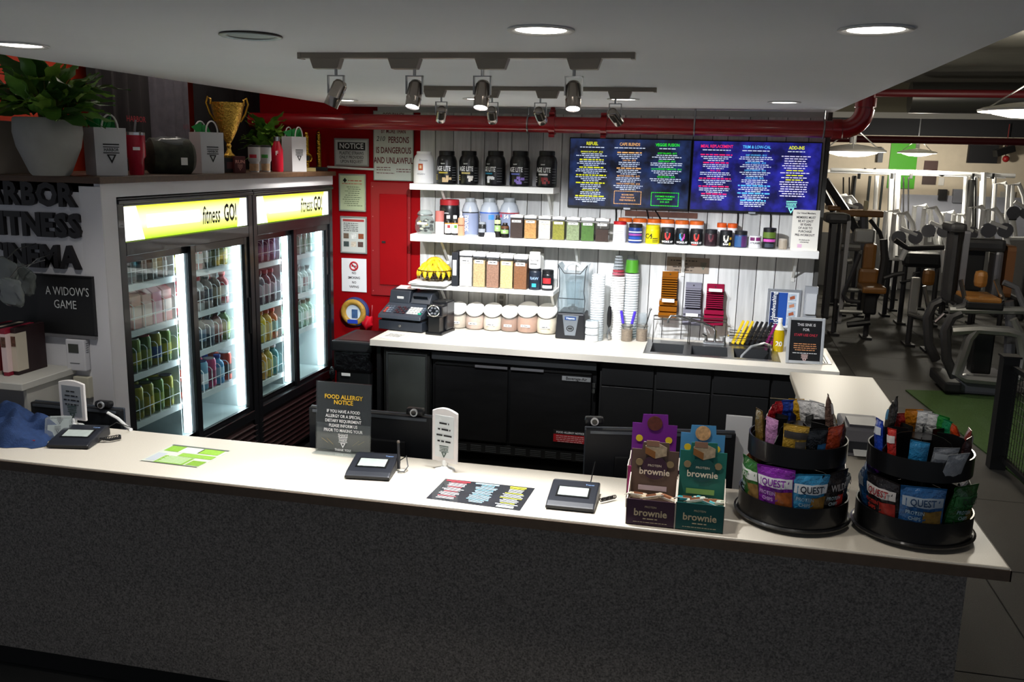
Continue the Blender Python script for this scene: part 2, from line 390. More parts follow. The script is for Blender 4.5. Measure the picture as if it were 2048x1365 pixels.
B().box(.86, .90, 3.12, 5.55, 0, ZC-.042).build('end_panel', M_PANEL, cn)
B().box(.56, .60, 3.46, 5.60, 0, ZC-.042).build('inner_panel', mat('#cfd3d6', .6), cn)
B().box(-5.0, .56, 3.40, 3.44, .55, ZC-.042).build('rear_apron', mat('#242424', .7), cn)
# lower staff desk behind the counter
dk = thing('staff_desk', 'dark low staff desk behind the reception counter', 'desk')
B().box(-2.9, .54, 3.445, 3.90, .70, .735).build('desk_top', mat('#2a2928', .5), dk)
for x in (-2.8, -1.9, -.6, .5): B().box(x-.02, x+.02, 3.5, 3.9, 0, .70).build('leg_panel', BLACK, dk)

# ================================================================ BACK COUNTER
bc = thing('back_counter', 'pale stone back counter with sink cut-outs under the wall shelves', 'counter')
YF = 6.14
b = B()
sx0, sx1, sy0, sy1 = -.40, .49, 6.33, 6.80     # sink opening
b.box(-2.41, sx0, YF, YB-.02, ZB-.045, ZB); b.box(sx1, .88, YF, YB-.02, ZB-.045, ZB)
b.box(sx0, sx1, YF, sy0, ZB-.045, ZB); b.box(sx0, sx1, sy1, YB-.02, ZB-.045, ZB)
b.build('worktop', mat('#d3cdc1', .4, var=.04, vscale=200), bc)
M_CAB = mat('#0d0d0e', .55, var=.15, vscale=60)
B().box(-.70, .80, 6.225, YB-.03, .0, .62).build('carcass', mat('#121212', .7), bc)
for x0, x1 in ((-.70, -.33), (-.32, .06), (.07, .45), (.46, .80)):
    d = B().box(x0+.004, x1-.004, 6.185, 6.205, .12, .68).build('door', M_CAB, bc, bevel=.002, seg=1)
    B().box(x0+.004, x1-.004, 6.185, 6.205, .69, ZB-.05).build('drawer_front', M_CAB, bc, bevel=.002, seg=1)
B().box(.455, .80, 6.181, 6.185, .685, .689).build('edge_strip', mat('#b9a98a', .4, .6), bc)
B().box(-.71, .80, 6.205, 6.225, .1, ZB-.045).build('face_frame', mat('#151515', .6), bc)
B().box(.80, .815, 6.19, YB-.03, 0, ZB-.045).build('end_panel', M_CAB, bc)
B().box(-2.38, -2.35, 6.20, YB-.03, 0, ZB-.045).build('end_panel', M_CAB, bc)

# under-counter fridge with two black doors
uf = thing('undercounter_fridge', 'black two-door undercounter fridge with steel top trim', 'fridge')
X0, X1 = -1.945, -.735; xm = -1.36
B().box(X0, X1, 6.21, 6.70, .10, .845).build('body', BLACK, uf)
B().box(X0, X1, 6.175, 6.21, .79, .845).build('top_trim', mat('#6c6f72', .3, .9), uf)
for q, (a, c) in enumerate(((X0+.03, xm-.012), (xm+.012, X1-.03))):
    d = B().box(a, c, 6.17, 6.21, .20, .765).build('door', mat('#141415', .28, var=.2, vscale=4, stretch=(1, 1, 6)), uf, bevel=.004)
    hx0, hx1 = (c-.24, c) if q == 0 else (a, a+.24)
    B().box(a, c, 6.163, 6.171, .757, .768).build('pull_edge', mat('#8d9093', .25, 1), d)
    B().box(hx0, hx1, 6.155, 6.165, .755, .772).build('handle', mat('#c9c9cf', .3, .9), d)
bd = B().box(X1-.24, X1-.035, 6.166, 6.171, .705, .737).build('name_plate', mat('#b6b8ba', .35, .7), uf)
text('Beverage-Air', .030, INK, bd, (X1-.137, 6.1655, .721), bold=.02, sx=.95)
al = B().box(X1-.29, X1-.045, 6.166, 6.171, .245, .335).mi(1).box(X1-.288, X1-.047, 6.165, 6.1662, .247, .305).build('allergy_sticker', [INK, mat('#b01820', .5)], uf)
text('FOOD ALLERGY NOTICE', .020, PRINTW, al, (X1-.167, 6.1648, .320), bold=.02, sx=.9)
dashes(al, mat('#e8b9b9', .6), (X1-.167, 6.1645, 0), [(0, .293-.0135*i, .2-.02*(i == 3), .010) for i in range(4)])
kg = B().box(X0+.03, X1, 6.18, 6.20, .105, .175).build('kick_grille', mat('#1c1c1c', .5), uf)
for q in range(10):
    for r in range(4): B().box(X0+.08+q*.112, X0+.16+q*.112, 6.174, 6.181, .117+r*.013, .122+r*.013).build('louvre', mat('#777a7c', .35, .8), kg)
for zz in (.66, .70): B().cyl((X1-.012, 6.165, zz-.03), (X1-.012, 6.165, zz), .012, n=8).build('hinge', STEEL, uf)
# slim glass-door cooler on the left
sc = thing('glass_door_cooler', 'slim dark glass-door cooler at the left end of the back counter', 'cooler')
B().box(-2.33, -1.96, 6.22, 6.68, .10, .84).build('body', BLACK, sc)
dr = B().box(-2.32, -1.965, 6.19, 6.22, .14, .83).build('door', mat('#1a1a18', .4), sc)
B().box(-2.285, -1.995, 6.186, 6.191, .17, .805).build('glass_pane', mat('#3d403d', .12, coat=.5, var=.3, vscale=2), dr)
for x in (-2.292, -1.988): B().box(x-.007, x+.007, 6.180, 6.192, .15, .82).build('steel_edge', STEEL, dr)
B().box(-2.285, -1.995, 6.180, 6.192, .806, .818).build('steel_edge', STEEL, dr)
# ================================================================ DRINKS FRIDGES
M_FR = mat('#15161a', .35, coat=.2); M_IN = mat('#b9c3c3', .5); M_WIRE = mat('#dfe4e6', .4); M_TUBE = mat('#eef8ff', .5, emit=TUBE_E)
M_PANE = glass('#dff0f0', .012)
def sign_mat():
    """backlit panel: yellow-green fading to white in its upper middle, white ends"""
    m = bpy.data.materials.new('m_lit_sign'); m.use_nodes = True; nt = m.node_tree; b = nt.nodes['Principled BSDF']
    tc = nt.nodes.new('ShaderNodeTexCoord'); sp = nt.nodes.new('ShaderNodeSeparateXYZ'); nt.links.new(tc.outputs['Generated'], sp.inputs[0])
    g = nt.nodes.new('ShaderNodeValToRGB'); e = g.color_ramp.elements
    e[0].position = 0; e[0].color = (*lin('#a8d800'), 1); e[1].position = 1; e[1].color = (*lin('#e6ee20'), 1)
    for p, c in ((.3, '#f2f78a'), (.45, '#fdfdd8'), (.72, '#fbfac0')): q = e.new(p); q.color = (*lin(c), 1)
    nt.links.new(sp.outputs[2], g.inputs[0]); nt.links.new(g.outputs[0], b.inputs['Base Color']); nt.links.new(g.outputs[0], b.inputs['Emission Color'])
    b.inputs['Emission Strength'].default_value = 1.3
    return m
M_SIGN = sign_mat(); M_SIGNW = mat('#ffffff', .5, emit=1.5)
def fridge(y0, y1, label, shelvesL, shelvesR):
    t = thing('display_fridge', label, 'fridge')
    x0, x1 = -3.65, XF; ym = (y0+y1)/2
    zt, gb, gt = 2.0, .54, 1.73
    b = B()
    b.box(x0, x1-.06, y0, y0+.03, .12, zt); b.box(x0, x1-.06, y1-.03, y1, .12, zt); b.box(x0, x0+.03, y0, y1, .12, zt)
    b.box(x0, x1-.06, y0, y1, gt+.02, zt-.02); b.box(x0, x1-.06, y0, y1, .12, .54)
    b.build('cabinet', M_IN, t)
    f = B()                                                    # black front frame
    f.box(x1-.07, x1, y0, y0+.055, .1, zt-.03); f.box(x1-.07, x1, y1-.055, y1, .1, zt-.03)
    f.box(x1-.07, x1, y0+.055, y1-.055, zt-.045, zt-.03); f.box(x1-.07, x1, y0+.055, y1-.055, 1.70, 1.77)
    f.box(x1-.07, x1, y0+.055, y1-.055, .46, .525); f.box(x1-.07, x1+.012, y0, y1, zt-.03, zt-.012); f.box(x1-.07, x1+.004, y0, y1, zt-.012, zt)
    f.build('front_frame', M_FR, t, bevel=.003, seg=1)
    s = B().box(x1-.03, x1-.012, y0+.062, y1-.048, 1.775, 1.953).build('sign_panel', M_SIGN, t)
    w = y1-y0-.11; xs = x1-.011
    for q, (a, c, a2, c2) in enumerate(((0, .085, 0, .135), (.895, 1.0, .93, 1.0))):
        B().quad((xs, y0+.062+w*a2 if q == 0 else y0+.062+w*a, 1.775), (xs, y0+.062+w*c2, 1.775), (xs, y0+.062+w*c, 1.953), (xs, y0+.062+w*a if q == 0 else y0+.062+w*a2, 1.953)).build('white_end', M_SIGNW, s)
    B().quad((xs, y0+.062+w*.155, 1.834), (xs, y0+.062+w*.56, 1.834), (xs, y0+.062+w*.56, 1.903), (xs, y0+.062+w*.155, 1.903)).build('write_in_box', M_SIGNW, s)
    text('fitness', .150, mat('#26301a', .6), s, (xs+.002, y0+.062+w*.655, 1.862), FX, sx=.52, shear=.25, bold=.010)
    text('GO!', .150, mat('#10140c', .6), s, (xs+.002, y0+.062+w*.83, 1.864), FX, bold=.025, sx=.56)
    # two sliding doors, the left one behind
    for q, (a, c, xd) in enumerate(((y0+.055, ym+.035, x1-.045), (ym-.03, y1-.05, x1-.012))):
        d = B(); st = .05
        d.box(xd-.025, xd, a, a+st, .53, 1.70); d.box(xd-.025, xd, c-st, c, .53, 1.70); d.box(xd-.025, xd, a+st, c-st, 1.655, 1.70); d.box(xd-.025, xd, a+st, c-st, .53, .56)
        d = d.build('door', M_FR, t, bevel=.002, seg=1)
        B().box(xd-.016, xd-.012, a+st, c-st, .56, 1.655).build('glass_pane', M_PANE, d)
        hy = a+.02 if q == 0 else c-.02
        B().cyl((xd+.006, hy, 1.06), (xd+.006, hy, 1.30), .008, n=8).build('handle', M_FR, d)
        B().box(xd-.006, xd, a+st, c-st, .553, .562).build('sill_strip', STEEL, d)
    # lamps inside, upright behind the door frames
    for yy in (ym-.012, y1-.066):
        l = B().box(x1-.105, x1-.075, yy-.03, yy+.02, .56, 1.69).build('light_tube', M_TUBE, t)
    # interior: perforated uprights, shelves
    for yy in (ym-.04, y1-.034): B().box(x0+.03, x1-.12, yy, yy+.004, .5, 1.72).build('upright', mat('#c7d0d0', .5), t)
    for a, c, zs in ((y0+.035, ym-.045, shelvesL), (ym+.0, y1-.07, shelvesR)):
        for z in zs:
            sh = B().box(x1-.60, x1-.112, a, c, z-.012, z-.004).box(x1-.122, x1-.11, a, c, z-.028, z+.008).build('shelf', M_WIRE, t)
            n = 6
            for i in range(n+1):
                yy = a+.012+(c-a-.024)*i/n
                B().tube([(x1-.114, yy, z), (x1-.114, yy, z+.135), (x1-.13, yy, z+.15), (x1-.5, yy, z+.15)], .0028, 5).build('wire_divider', M_WIRE, sh)
            B().tube([(x1-.112, a+.01, z+.075), (x1-.112, c-.01, z+.075)], .0025, 5).build('front_wire', M_WIRE, sh)
    # louvred base
    B().box(x0, x1-.02, y0+.01, y1-.01, .08, .46).build('base', mat('#1b1112', .6), t)
    for i in range(9): B().cbox((x1-.014, ym, .115+i*.038), (.03, y1-y0-.06, .016), (0, .5, 0)).build('grille_slat', mat('#2b1517', .45), t)
    for yy in (y0+.04, y1-.04): B().cyl((x1-.1, yy, 0), (x1-.1, yy, .09), .025, n=10).build('foot', BLACK, t)
fridge(4.07, 5.455, 'black sliding-door drinks fridge nearer the camera, with lit yellow sign', [.74, 1.015, 1.26, 1.515], [.74, 1.015, 1.26, 1.515])
fridge(5.462, 6.735, 'black sliding-door drinks fridge by the red wall, with lit yellow sign', [.63, .90, 1.175, 1.475], [.90, 1.175, 1.475])

# ---------------------------------------------------------------- drinks: one prototype per product, copied along the shelves
def can_mesh(r, h, body, cap, band, kind):
    """kind: 0 drink can, 1 bottle with screw cap, 2 squat shaker bottle, 3 carton"""
    t = thing('drink', '', 'drink')
    if kind == 0:
        B().lathe([(r*.8, 0), (r, h*.05), (r, h*.90), (r*.82, h*.97)], 12).build('can_body', mat(body, .3, .4), t)
        B().lathe([(r*.84, h*.965), (r*.84, h*.99), (r*.70, h*.985), (0, h*.98)], 12, cap=False).build('lid', mat(cap, .3, .8), t)
    elif kind == 3:
        B().box(-r, r, -r, r, 0, h*.86).build('carton', mat(body, .5), t)
        B().prism([(-r, 0), (r, 0), (0, h*.14)], -r, r, Matrix.Translation((0, 0, h*.86)) @ Matrix.Rotation(PI/2, 4, 'X')).build('gable', mat(cap, .5), t)
    else:
        nk = .42 if kind == 1 else .6; sh = .72 if kind == 1 else .80
        B().lathe([(r*.92, 0), (r, h*.03), (r, h*sh*.94), (r*.8, h*(sh+.05)), (r*nk, h*(sh+.12)), (r*nk, h*.90)], 12).build('bottle_body', mat(body, .25, coat=.3), t)
        B().lathe([(r*nk*1.2, h*.89), (r*nk*1.25, h), (0, h)], 12).build('cap', mat(cap, .4), t)
    B().lathe([(r*1.012, h*.22), (r*1.012, h*.58)], 12, cap=False).build('label_band', mat(band, .5), t) if kind != 3 else B().box(-r*1.02, r*1.02, -r*1.02, r*1.02, h*.25, h*.6).build('label_band', mat(band, .5), t)
    return t
ORD = ('first', 'second', 'third', 'fourth', 'fifth', 'sixth', 'seventh')
def fill(y0, y1, n, z, r, h, prods, where, rows=2, x0=XF-.168):
    """n columns along the shelf front, each a product running back in rows"""
    for i in range(n):
        p = prods[i % len(prods)]; y = y0+(y1-y0)*(i+.5)/n; pro = can_mesh(r, h, *p[:4]); first = True
        lab = '%s, %s from left, %%s row, %s' % (p[4], ORD[i], where)
        for k in range(rows):
            o = pro if first else copy_tree(pro); first = False
            o.location = (x0-k*r*2.12, y, z); o.rotation_euler = (0, 0, random.uniform(0, 6)) if p[3] != 3 else (0, 0, 0)
            o['label'] = lab % ('front', 'back')[k]; o['group'] = 'drinks '+where
A = '%s shelf %s, near fridge'; C2 = '%s shelf %s, far fridge'
y0, ym = 4.115, 4.70
fill(y0, ym, 6, .748, .043, .19, [('#7d7c1a', '#2c4a2a', '#b7a51f', 0, 'olive green can'), ('#4f6f1d', '#38552a', '#8aa02a', 0, 'leaf green can'), ('#8a8420', '#556', '#5d6a18', 0, 'mustard can')], A % ('bottom', 'left'))
fill(y0, ym, 6, 1.023, .043, .19, [('#3d5a25', '#a02030', '#7b8b2a', 0, 'dark green can with red lid'), ('#7d7a22', '#c7c9cb', '#2c4d86', 0, 'yellow can with blue band'), ('#556b24', '#c7c9cb', '#a6a22c', 0, 'moss green can')], A % ('third', 'left'))
fill(y0, ym, 6, 1.268, .041, .21, [('#b98a80', '#8e2230', '#e7d6cc', 3, 'pale pink carton'), ('#c96f8c', '#b23a58', '#e6b9c6', 3, 'rose carton'), ('#a9564f', '#8e2230', '#dcc3b8', 3, 'dull red carton')], A % ('second', 'left'))
fill(y0, ym, 6, 1.523, .043, .165, [('#4d5050', '#c7c9cb', '#8a8f90', 0, 'slim dark grey can'), ('#3b3f42', '#c7c9cb', '#bfc4c6', 0, 'slim black can'), ('#5b4a44', '#c7c9cb', '#8d8d88', 0, 'slim brown can')], A % ('top', 'left'))
y0, ym = 4.79, 5.375
fill(y0, ym, 6, .748, .043, .19, [('#a33b2a', '#c7c9cb', '#3a2a24', 0, 'rust red can'), ('#7f8d96', '#c7c9cb', '#d1653a', 0, 'silver can with orange band'), ('#6fa0bb', '#1c3f8a', '#dfe6ea', 0, 'pale blue can'), ('#bd3f72', '#b9b9c0', '#8a2850', 0, 'pink can'), ('#3f8fc4', '#1d49a8', '#9fcbe4', 1, 'bright blue bottle')], A % ('bottom', 'right'))
fill(y0, ym, 6, 1.023, .042, .205, [('#4e6a2c', '#222', '#93a04c', 1, 'green bottle'), ('#5d7a45', '#222', '#b8b48a', 1, 'pale green bottle'), ('#2f3b3c', '#1d2b3a', '#54708a', 1, 'dark bottle'), ('#2b3d4f', '#16222d', '#41586c', 1, 'navy bottle'), ('#5f2626', '#2a1112', '#8d3c36', 1, 'maroon bottle')], A % ('third', 'right'))
fill(y0, ym, 6, 1.268, .042, .205, [('#a8303a', '#c3202c', '#e9e4e0', 1, 'red and white bottle'), ('#d9d6d2', '#c3202c', '#9a2430', 1, 'white bottle with red cap'), ('#c2c0bd', '#b01c28', '#4a3b3a', 1, 'pale bottle with red cap'), ('#8d7f7a', '#30353d', '#39404d', 1, 'grey bottle with dark cap'), ('#5b4a3c', '#22272e', '#b8a58a', 1, 'brown bottle')], A % ('second', 'right'))
fill(y0, ym, 6, 1.523, .042, .168, [('#8b8323', '#c9a22a', '#d9d3a0', 1, 'yellow bottle'), ('#c7c2ae', '#efe9d8', '#8d7a3a', 1, 'cream bottle'), ('#b5372c', '#d8452a', '#e7d9cf', 1, 'orange red bottle'), ('#3d4a3a', '#d7d9d9', '#6e7d62', 1, 'dark green bottle'), ('#7c7a4a', '#d7d9d9', '#a9a67c', 1, 'khaki bottle')], A % ('top', 'right'))
y0, ym = 5.505, 6.04
fill(y0, ym, 6, .638, .043, .22, [('#2f7f86', '#d9c8d0', '#7fb3b6', 1, 'teal bottle'), ('#8a2c6d', '#cdbfc8', '#b0518f', 1, 'magenta bottle'), ('#6d1f52', '#b9a9b6', '#933b76', 1, 'plum bottle'), ('#d59a2e', '#e6d9bf', '#e9c05e', 1, 'amber bottle'), ('#c9b13b', '#e6d9bf', '#e0cf7a', 1, 'yellow juice bottle')], C2 % ('bottom', 'left'))
fill(y0, ym, 6, .908, .043, .22, [('#b8602a', '#d8481e', '#8fb0ae', 1, 'orange bottle'), ('#3f9aa3', '#e0581e', '#a9cdd0', 1, 'turquoise bottle with orange cap'), ('#2e8f98', '#e0581e', '#7fb9bd', 1, 'sea green bottle'), ('#e0c22a', '#e88a1e', '#efe08a', 1, 'lemon yellow bottle'), ('#d8a52a', '#e0581e', '#ead08a', 1, 'golden bottle')], C2 % ('third', 'left'))
fill(y0, ym, 6, 1.183, .043, .235, [('#5a4756', '#8d2a38', '#b79aa6', 1, 'mauve bottle'), ('#6b3a4a', '#a23444', '#c1a0aa', 1, 'wine bottle-shaped drink'), ('#473c48', '#7d2633', '#9a8d9a', 1, 'dark violet bottle')], C2 % ('second', 'left'))
fill(y0, ym, 6, 1.483, .042, .20, [('#57476b', '#8d8a99', '#8c7ea2', 0, 'violet can'), ('#4a3d60', '#8d8a99', '#77698f', 0, 'deep purple can'), ('#67587c', '#8d8a99', '#9c90b0', 0, 'lilac can')], C2 % ('top', 'left'))
y0, ym = 6.12, 6.66
fill(y0, ym, 6, .908, .041, .20, [('#9fc0a6', '#4f6f58', '#d3e0d6', 1, 'clear green water bottle'), ('#8fb0a0', '#567060', '#c6d8ce', 1, 'clear bottle with pale green label')], C2 % ('bottom', 'right'))
fill(y0, ym, 6, 1.183, .041, .19, [('#bccac8', '#8f9d9c', '#a58f90', 1, 'clear water bottle'), ('#b3c1c0', '#7f8d8c', '#d6dedd', 1, 'frosted water bottle')], C2 % ('middle', 'right'))
fill(y0, ym, 6, 1.483, .041, .19, [('#9cb3a6', '#c9d2cf', '#7d9a86', 0, 'pale green can'), ('#aebdb6', '#c9d2cf', '#8fa89a', 0, 'silver green can')], C2 % ('top', 'right'))
# ================================================================ WALL SHELVES AND WHAT STANDS ON THEM
M_SHELF = mat('#efeeea', .5); SF = 6.66
def wall_shelf(x0, x1, z, th, label, brackets):
    t = thing('wall_shelf', label, 'shelf', (0, 0, 0), 0, 'white wall shelves')
    B().box(x0, x1, SF, YB-.016, z-th, z).build('board', M_SHELF, t, bevel=.003, seg=1)
    for x in brackets:
        B().box(x-.012, x+.012, YB-.022, YB-.014, z-th-.2, z-th).bar((x, YB-.02, z-th-.17), (x, SF+.08, z-th-.004), .018, .006).box(x-.012, x+.012, SF+.05, YB-.016, z-th-.006, z-th).build('bracket', mat('#d9d8d2', .5), t)
ZT, ZM, ZL = 2.035, 1.650, 1.260
wall_shelf(-2.283, -1.167, ZT, .046, 'short white top shelf holding six big protein tubs', (-2.05, -1.22))
wall_shelf(-2.278, .741, ZM, .054, 'long white middle shelf holding jars and canisters', (-2.05, -1.0, -.2, .6))
wall_shelf(-2.27, -1.144, ZL, .033, 'short white lower shelf holding bananas and tall canisters', (-2.05, -1.17))
def ext(x0, x1, yt, yb, Y):
    xc = (x0+x1)/2; a = aty(x0, (yt+yb)/2, Y); b = aty(x1, (yt+yb)/2, Y)
    return (a.x+b.x)/2, abs(b.x-a.x), aty(xc, yt, Y).z
def jar(x0, x1, yt, yb, z, label, body, lid, cat='jar', name='supplement_jar', Y=6.74, lidh=.2, lidr=.96, shoulder=.08, neck=1, group='jars on the middle shelf', rough=.35, n=20, zt=None):
    """round tub: body with shoulder, ribbed lid; returns (thing, radius, height)"""
    x, w, top = ext(x0, x1, yt, yb, Y); r = w/2; h = (zt or top)-z
    t = thing(name, label, cat, (x, Y, z), 0, group)
    hb = h*(1-lidh)
    B().lathe([(r*.90, 0), (r*.98, h*.02), (r, h*.05), (r, hb-h*shoulder), (r*(.55+.45*lidr), hb-h*shoulder*.35), (r*lidr*.96, hb)], n).build('body', mat(body, rough, coat=.2), t)
    B().lathe([(r*lidr, hb*1.001), (r*lidr, h*.985), (r*lidr*.93, h), (0, h)], n).build('lid', mat(lid, .45), t)
    return t, r, h
W_ = mat('#f4f4f2', .5)
# --- top shelf
t, r, h = jar(828, 868, 303, 368, ZT, 'tall white round-shouldered tub with orange badge on the top shelf', '#ecebea', '#f2f1ef', 'tub', 'protein_tub', lidh=.08, lidr=.7, shoulder=.2, group='tubs on the top shelf')
patch(t, r*1.01, -14, 12, h*.42, h*.62, mat('#c4582a', .5), 'badge'); patch(t, r*1.015, -7, 5, h*.47, h*.57, mat('#f0d2a8', .5), 'badge')
ctext('VEGAN', .02, GREY, t, r*1.012, h*.30); ctext('Protein', .022, GREY, t, r*1.012, h*.72, .25)
for (x0, x1), flav, c, blot, a0 in (((874, 913), 'first', '#c9b23a', '#d9b98a', 0), ((919, 957), 'second', '#d8c77a', '#e8e2d8', 0), ((971, 1011), 'third', '#2c8fb5', '#f0f2f2', -.45), ((1020, 1060), 'fourth', '#6c78c8', '#8a72c8', -.2), ((1073, 1114), 'fifth', '#e9e4e2', '#8c2a2a', -.1)):
    look = {'first': 'mustard stripe and cream splash', 'second': 'pale yellow stripe and white splash', 'third': 'blue stripe and milk splash', 'fourth': 'violet stripe and purple splash', 'fifth': 'white stripe and dark red splash'}[flav]
    t, r, h = jar(x0, x1, 302, 370, ZT, 'black protein tub with '+look+' on the top shelf', '#101113', '#0d0d0e', 'tub', 'protein_tub', lidh=.13, lidr=.76, shoulder=.17, group='tubs on the top shelf')
    d = math.degrees(a0)
    ctext('AGE LITE', .048, PRINTW, t, r*1.012, h*.47, a0-.1, sx=.62, bold=.03)
    ctext('RAW', .014, PRINTW, t, r*1.012, h*.62, a0-.1, bold=.02)
    patch(t, r*1.012, d-32, d+22, h*.33, h*.375, mat(c, .5), 'flavour_stripe')
    for q in range(7):
        a = d+random.uniform(-8, 40); z = h*random.uniform(.10, .24); s = random.uniform(5, 11)
        patch(t, r*(1.012+.002*q), a-s, a+s, z-h*.03, z+h*.045, mat(blot, .5), 'splash_print', 3)
    for q in range(6): patch(t, r*1.012, d+48, d+78, h*(.12+.075*q), h*(.14+.075*q), GREY, 'side_print', 3)
    for q in range(3): patch(t, r*1.012, d-62, d-44, h*(.14+.06*q), h*(.17+.06*q), mat(c, .5), 'side_print', 3)
# --- middle shelf, left part
x, w, zt = ext(831, 869, 418, 466, 6.74)
t = thing('glass_jar', 'round glass jar with clip lid full of dark wrapped sweets', 'jar', (x, 6.74, ZM), 0, None); r = w/2
B().lathe([(r*.7, 0), (r*.95, r*.35), (r, r*.8), (r*.92, r*1.35), (r*.7, r*1.75), (r*.72, r*1.95)], 20, cap=False).build('bowl', glass('#d8e4e2', .08), t)
B().lathe([(r*.74, r*1.95), (r*.76, r*2.1), (r*.5, r*2.35), (0, r*2.4)], 20).build('lid', glass('#d8e4e2', .15), t)
B().torus((0, 0, r*1.9), r*.76, .004, 20, 6).build('wire_clip', STEEL, t)
for q in range(26):
    a = random.uniform(0, 6.28); rr = r*random.uniform(.35, .74); z = r*random.uniform(.25, 1.35)
    B().sph((rr*math.cos(a), rr*math.sin(a), z), r*.2, 8, 6, (1, 1, .6)).build('sweet', mat(random.choice(['#1a1a1c', '#1a1a1c', '#e8e2cf', '#c9b25a', '#2c2622']), .35), t)
B().cbox((0, -r*.98, r*1.1), (r*1.0, .002, r*.22)).build('tag', PAPER, t)
t, r, h = jar(880, 918, 399, 463, ZM, 'black protein tub with red lid behind the small bottles', '#121113', '#a31a22', 'tub', 'protein_tub', Y=6.83, lidh=.16, lidr=.98, shoulder=.14)
ctext('dymatize', .018, PRINTW, t, r*1.012, h*.62, -.2)
t, r, h = jar(871, 888, 422, 467, ZM, 'slim pink and white powder can at the left of the middle shelf', '#e8e2de', '#b86a62', lidh=.45, lidr=1.0, shoulder=.01)
for q in range(6): patch(t, r*1.01, -60, 60, h*(.08+.07*q), h*(.10+.07*q), mat('#b9a9a4', .6), 'side_print', 4)
for i, (x0, x1) in enumerate(((890, 903), (903.5, 916.5))):
    t, r, h = jar(x0, x1, 431, 468, ZM, ('small dark dropper bottle with red berry label', 'small dark dropper bottle with green leaf label')[i], '#151412', '#efefec', 'bottle', 'dropper_bottle', lidh=.17, lidr=.55, shoulder=.16)
    patch(t, r*1.02, -75, 75, h*.10, h*.62, W_, 'label_print'); patch(t, r*1.03, -75, 75, h*.56, h*.62, mat('#d8862a', .5)); patch(t, r*1.03, 0, 50, h*.36, h*.52, mat(('#8e2a2a', '#4f8a2a')[i], .5))
t, r, h = jar(916, 929, 432, 470, ZM, 'small peach coloured syrup bottle with white pump', '#c98f6e', '#e9ddd6', 'bottle', 'syrup_bottle', Y=6.71, lidh=.08, lidr=.6, shoulder=.05)
B().cyl((0, 0, h), (0, 0, h*1.22), r*.22, n=8).build('pump', mat('#e9ddd6', .4), t); patch(t, r*1.02, -60, 60, h*.5, h*.56, mat('#7d4a36', .5))
for i, (x0, x1, c, lb) in enumerate(((924, 957, '#1b1b1d', 'black'), (960, 998, '#1f4fa8', 'blue'), (999, 1038, '#8f1d2a', 'red'))):
    t, r, h = jar(x0, x1, 396, 464, ZM, 'silver whey jug with %s band round its shoulder' % lb, '#a7adb6', '#8f9496', 'tub', 'protein_jug', Y=6.82, lidh=.11, lidr=.58, shoulder=.26, rough=.25, group='silver jugs on the middle shelf')
    patch(t, r*1.012, -110, 110, h*.03, h*.60, mat('#7e87a0', .4), 'label_print', 14); patch(t, r*1.016, -110, 110, h*.60, h*.63, mat(c, .4), 'band', 14)
    me = text_mesh('ISOPURE', .042, .02, .8); me.transform(Matrix.Rotation(PI/2, 4, 'Z')); me.materials.append(PRINTW); wrap(me, r*1.018, a0=-.15 if i == 0 else -1.0); link('lettering', me, t, (0, 0, h*.32))
    if i == 1: patch(t, r*1.018, 8, 42, h*.44, h*.57, mat('#3f7fd0', .4), 'badge')
    if i == 2: ctext('54', .04, PRINTW, t, r*1.018, h*.52, -.1, bold=.02); patch(t, r*1.018, -50, -32, h*.50, h*.58, mat('#c2405a', .4), 'badge')
t, r, h = jar(957, 972, 444, 471, ZM, 'tiny black shaker can between the silver jugs', '#1d1d20', '#8b8f95', lidh=.15, lidr=.9, Y=6.7); patch(t, r*1.02, -60, 60, h*.3, h*.55, mat('#8d9198', .5))
x, w, zt = ext(966, 991, 460, 472, 6.685)
t = tag(B().cbox((0, 0, .017), (w, .004, .034), (-.2, 0, 0)).build('price_card', PAPER, None, (x, 6.685, ZM)), 'small white price card propped before the blue-banded jug', 'card')
text('FREE', .02, mat('#c0485a', .6), t, (0, -.006, .017), (PI/2-.2, 0, 0))
for i, (x0, x1, yt) in enumerate(((989, 1002, 431), (1002, 1018, 446))):
    t, r, h = jar(x0, x1, yt, 474, ZM, ('tall green and black syrup bottle left of the canisters', 'short black syrup bottle with green print')[i], '#16130f', '#2a1d14', 'bottle', 'syrup_bottle', Y=6.705, lidh=.12, lidr=.6, shoulder=.15)
    patch(t, r*1.02, -70, 70, h*.28, h*.55, mat('#8fae6a', .5)); patch(t, r*1.02, -70, 70, h*.62, h*.80, mat(('#b9c78e', '#5d3a22')[i], .5)); ctext('24', .02, PRINTW, t, r*1.03, h*.42)
# --- square flip-top canisters
def canister(x0, x1, yt, yb, z, fillc, label, Y, group, level=.8, depth=None, zt=None):
    x, w, top = ext(x0, x1, yt, yb, Y); h = (zt or top)-z; w = w*.97; d = depth or w*1.1
    t = thing('canister', label, 'canister', (x, Y+d/2-.04, z), 0, group)
    B().box(-w/2, w/2, -d/2, d/2, 0, h*.86).build('clear_body', glass('#d8d4cd', .03), t, bevel=.004)
    B().box(-w*.47, w*.47, -d*.47, d*.47, .004, h*.86*level).build('contents', mat(fillc, .8, var=.25, vscale=90, bump=.6, bscale=140), t)
    B().box(-w*.49, w*.49, -d*.49, d*.49, h*.86, h*.90).build('seal', mat('#3b3d40', .5), t)
    l = B().box(-w/2, w/2, -d/2, d/2, h*.89, h).build('lid', mat('#f0efec', .4), t, bevel=.004)
    B().lathe([(w*.26, 0), (w*.25, .004), (0, .004)], 16).build('push_button', mat('#e2e1de', .4), l, (0, 0, h))
    B().cbox((0, -d/2-.001, h*.74), (w*.72, .002, h*.10)).build('name_label', PAPER, t)
    dashes(t, INK, (0, -d/2-.0025, 0), [(0, h*.745, w*.5, h*.045)])
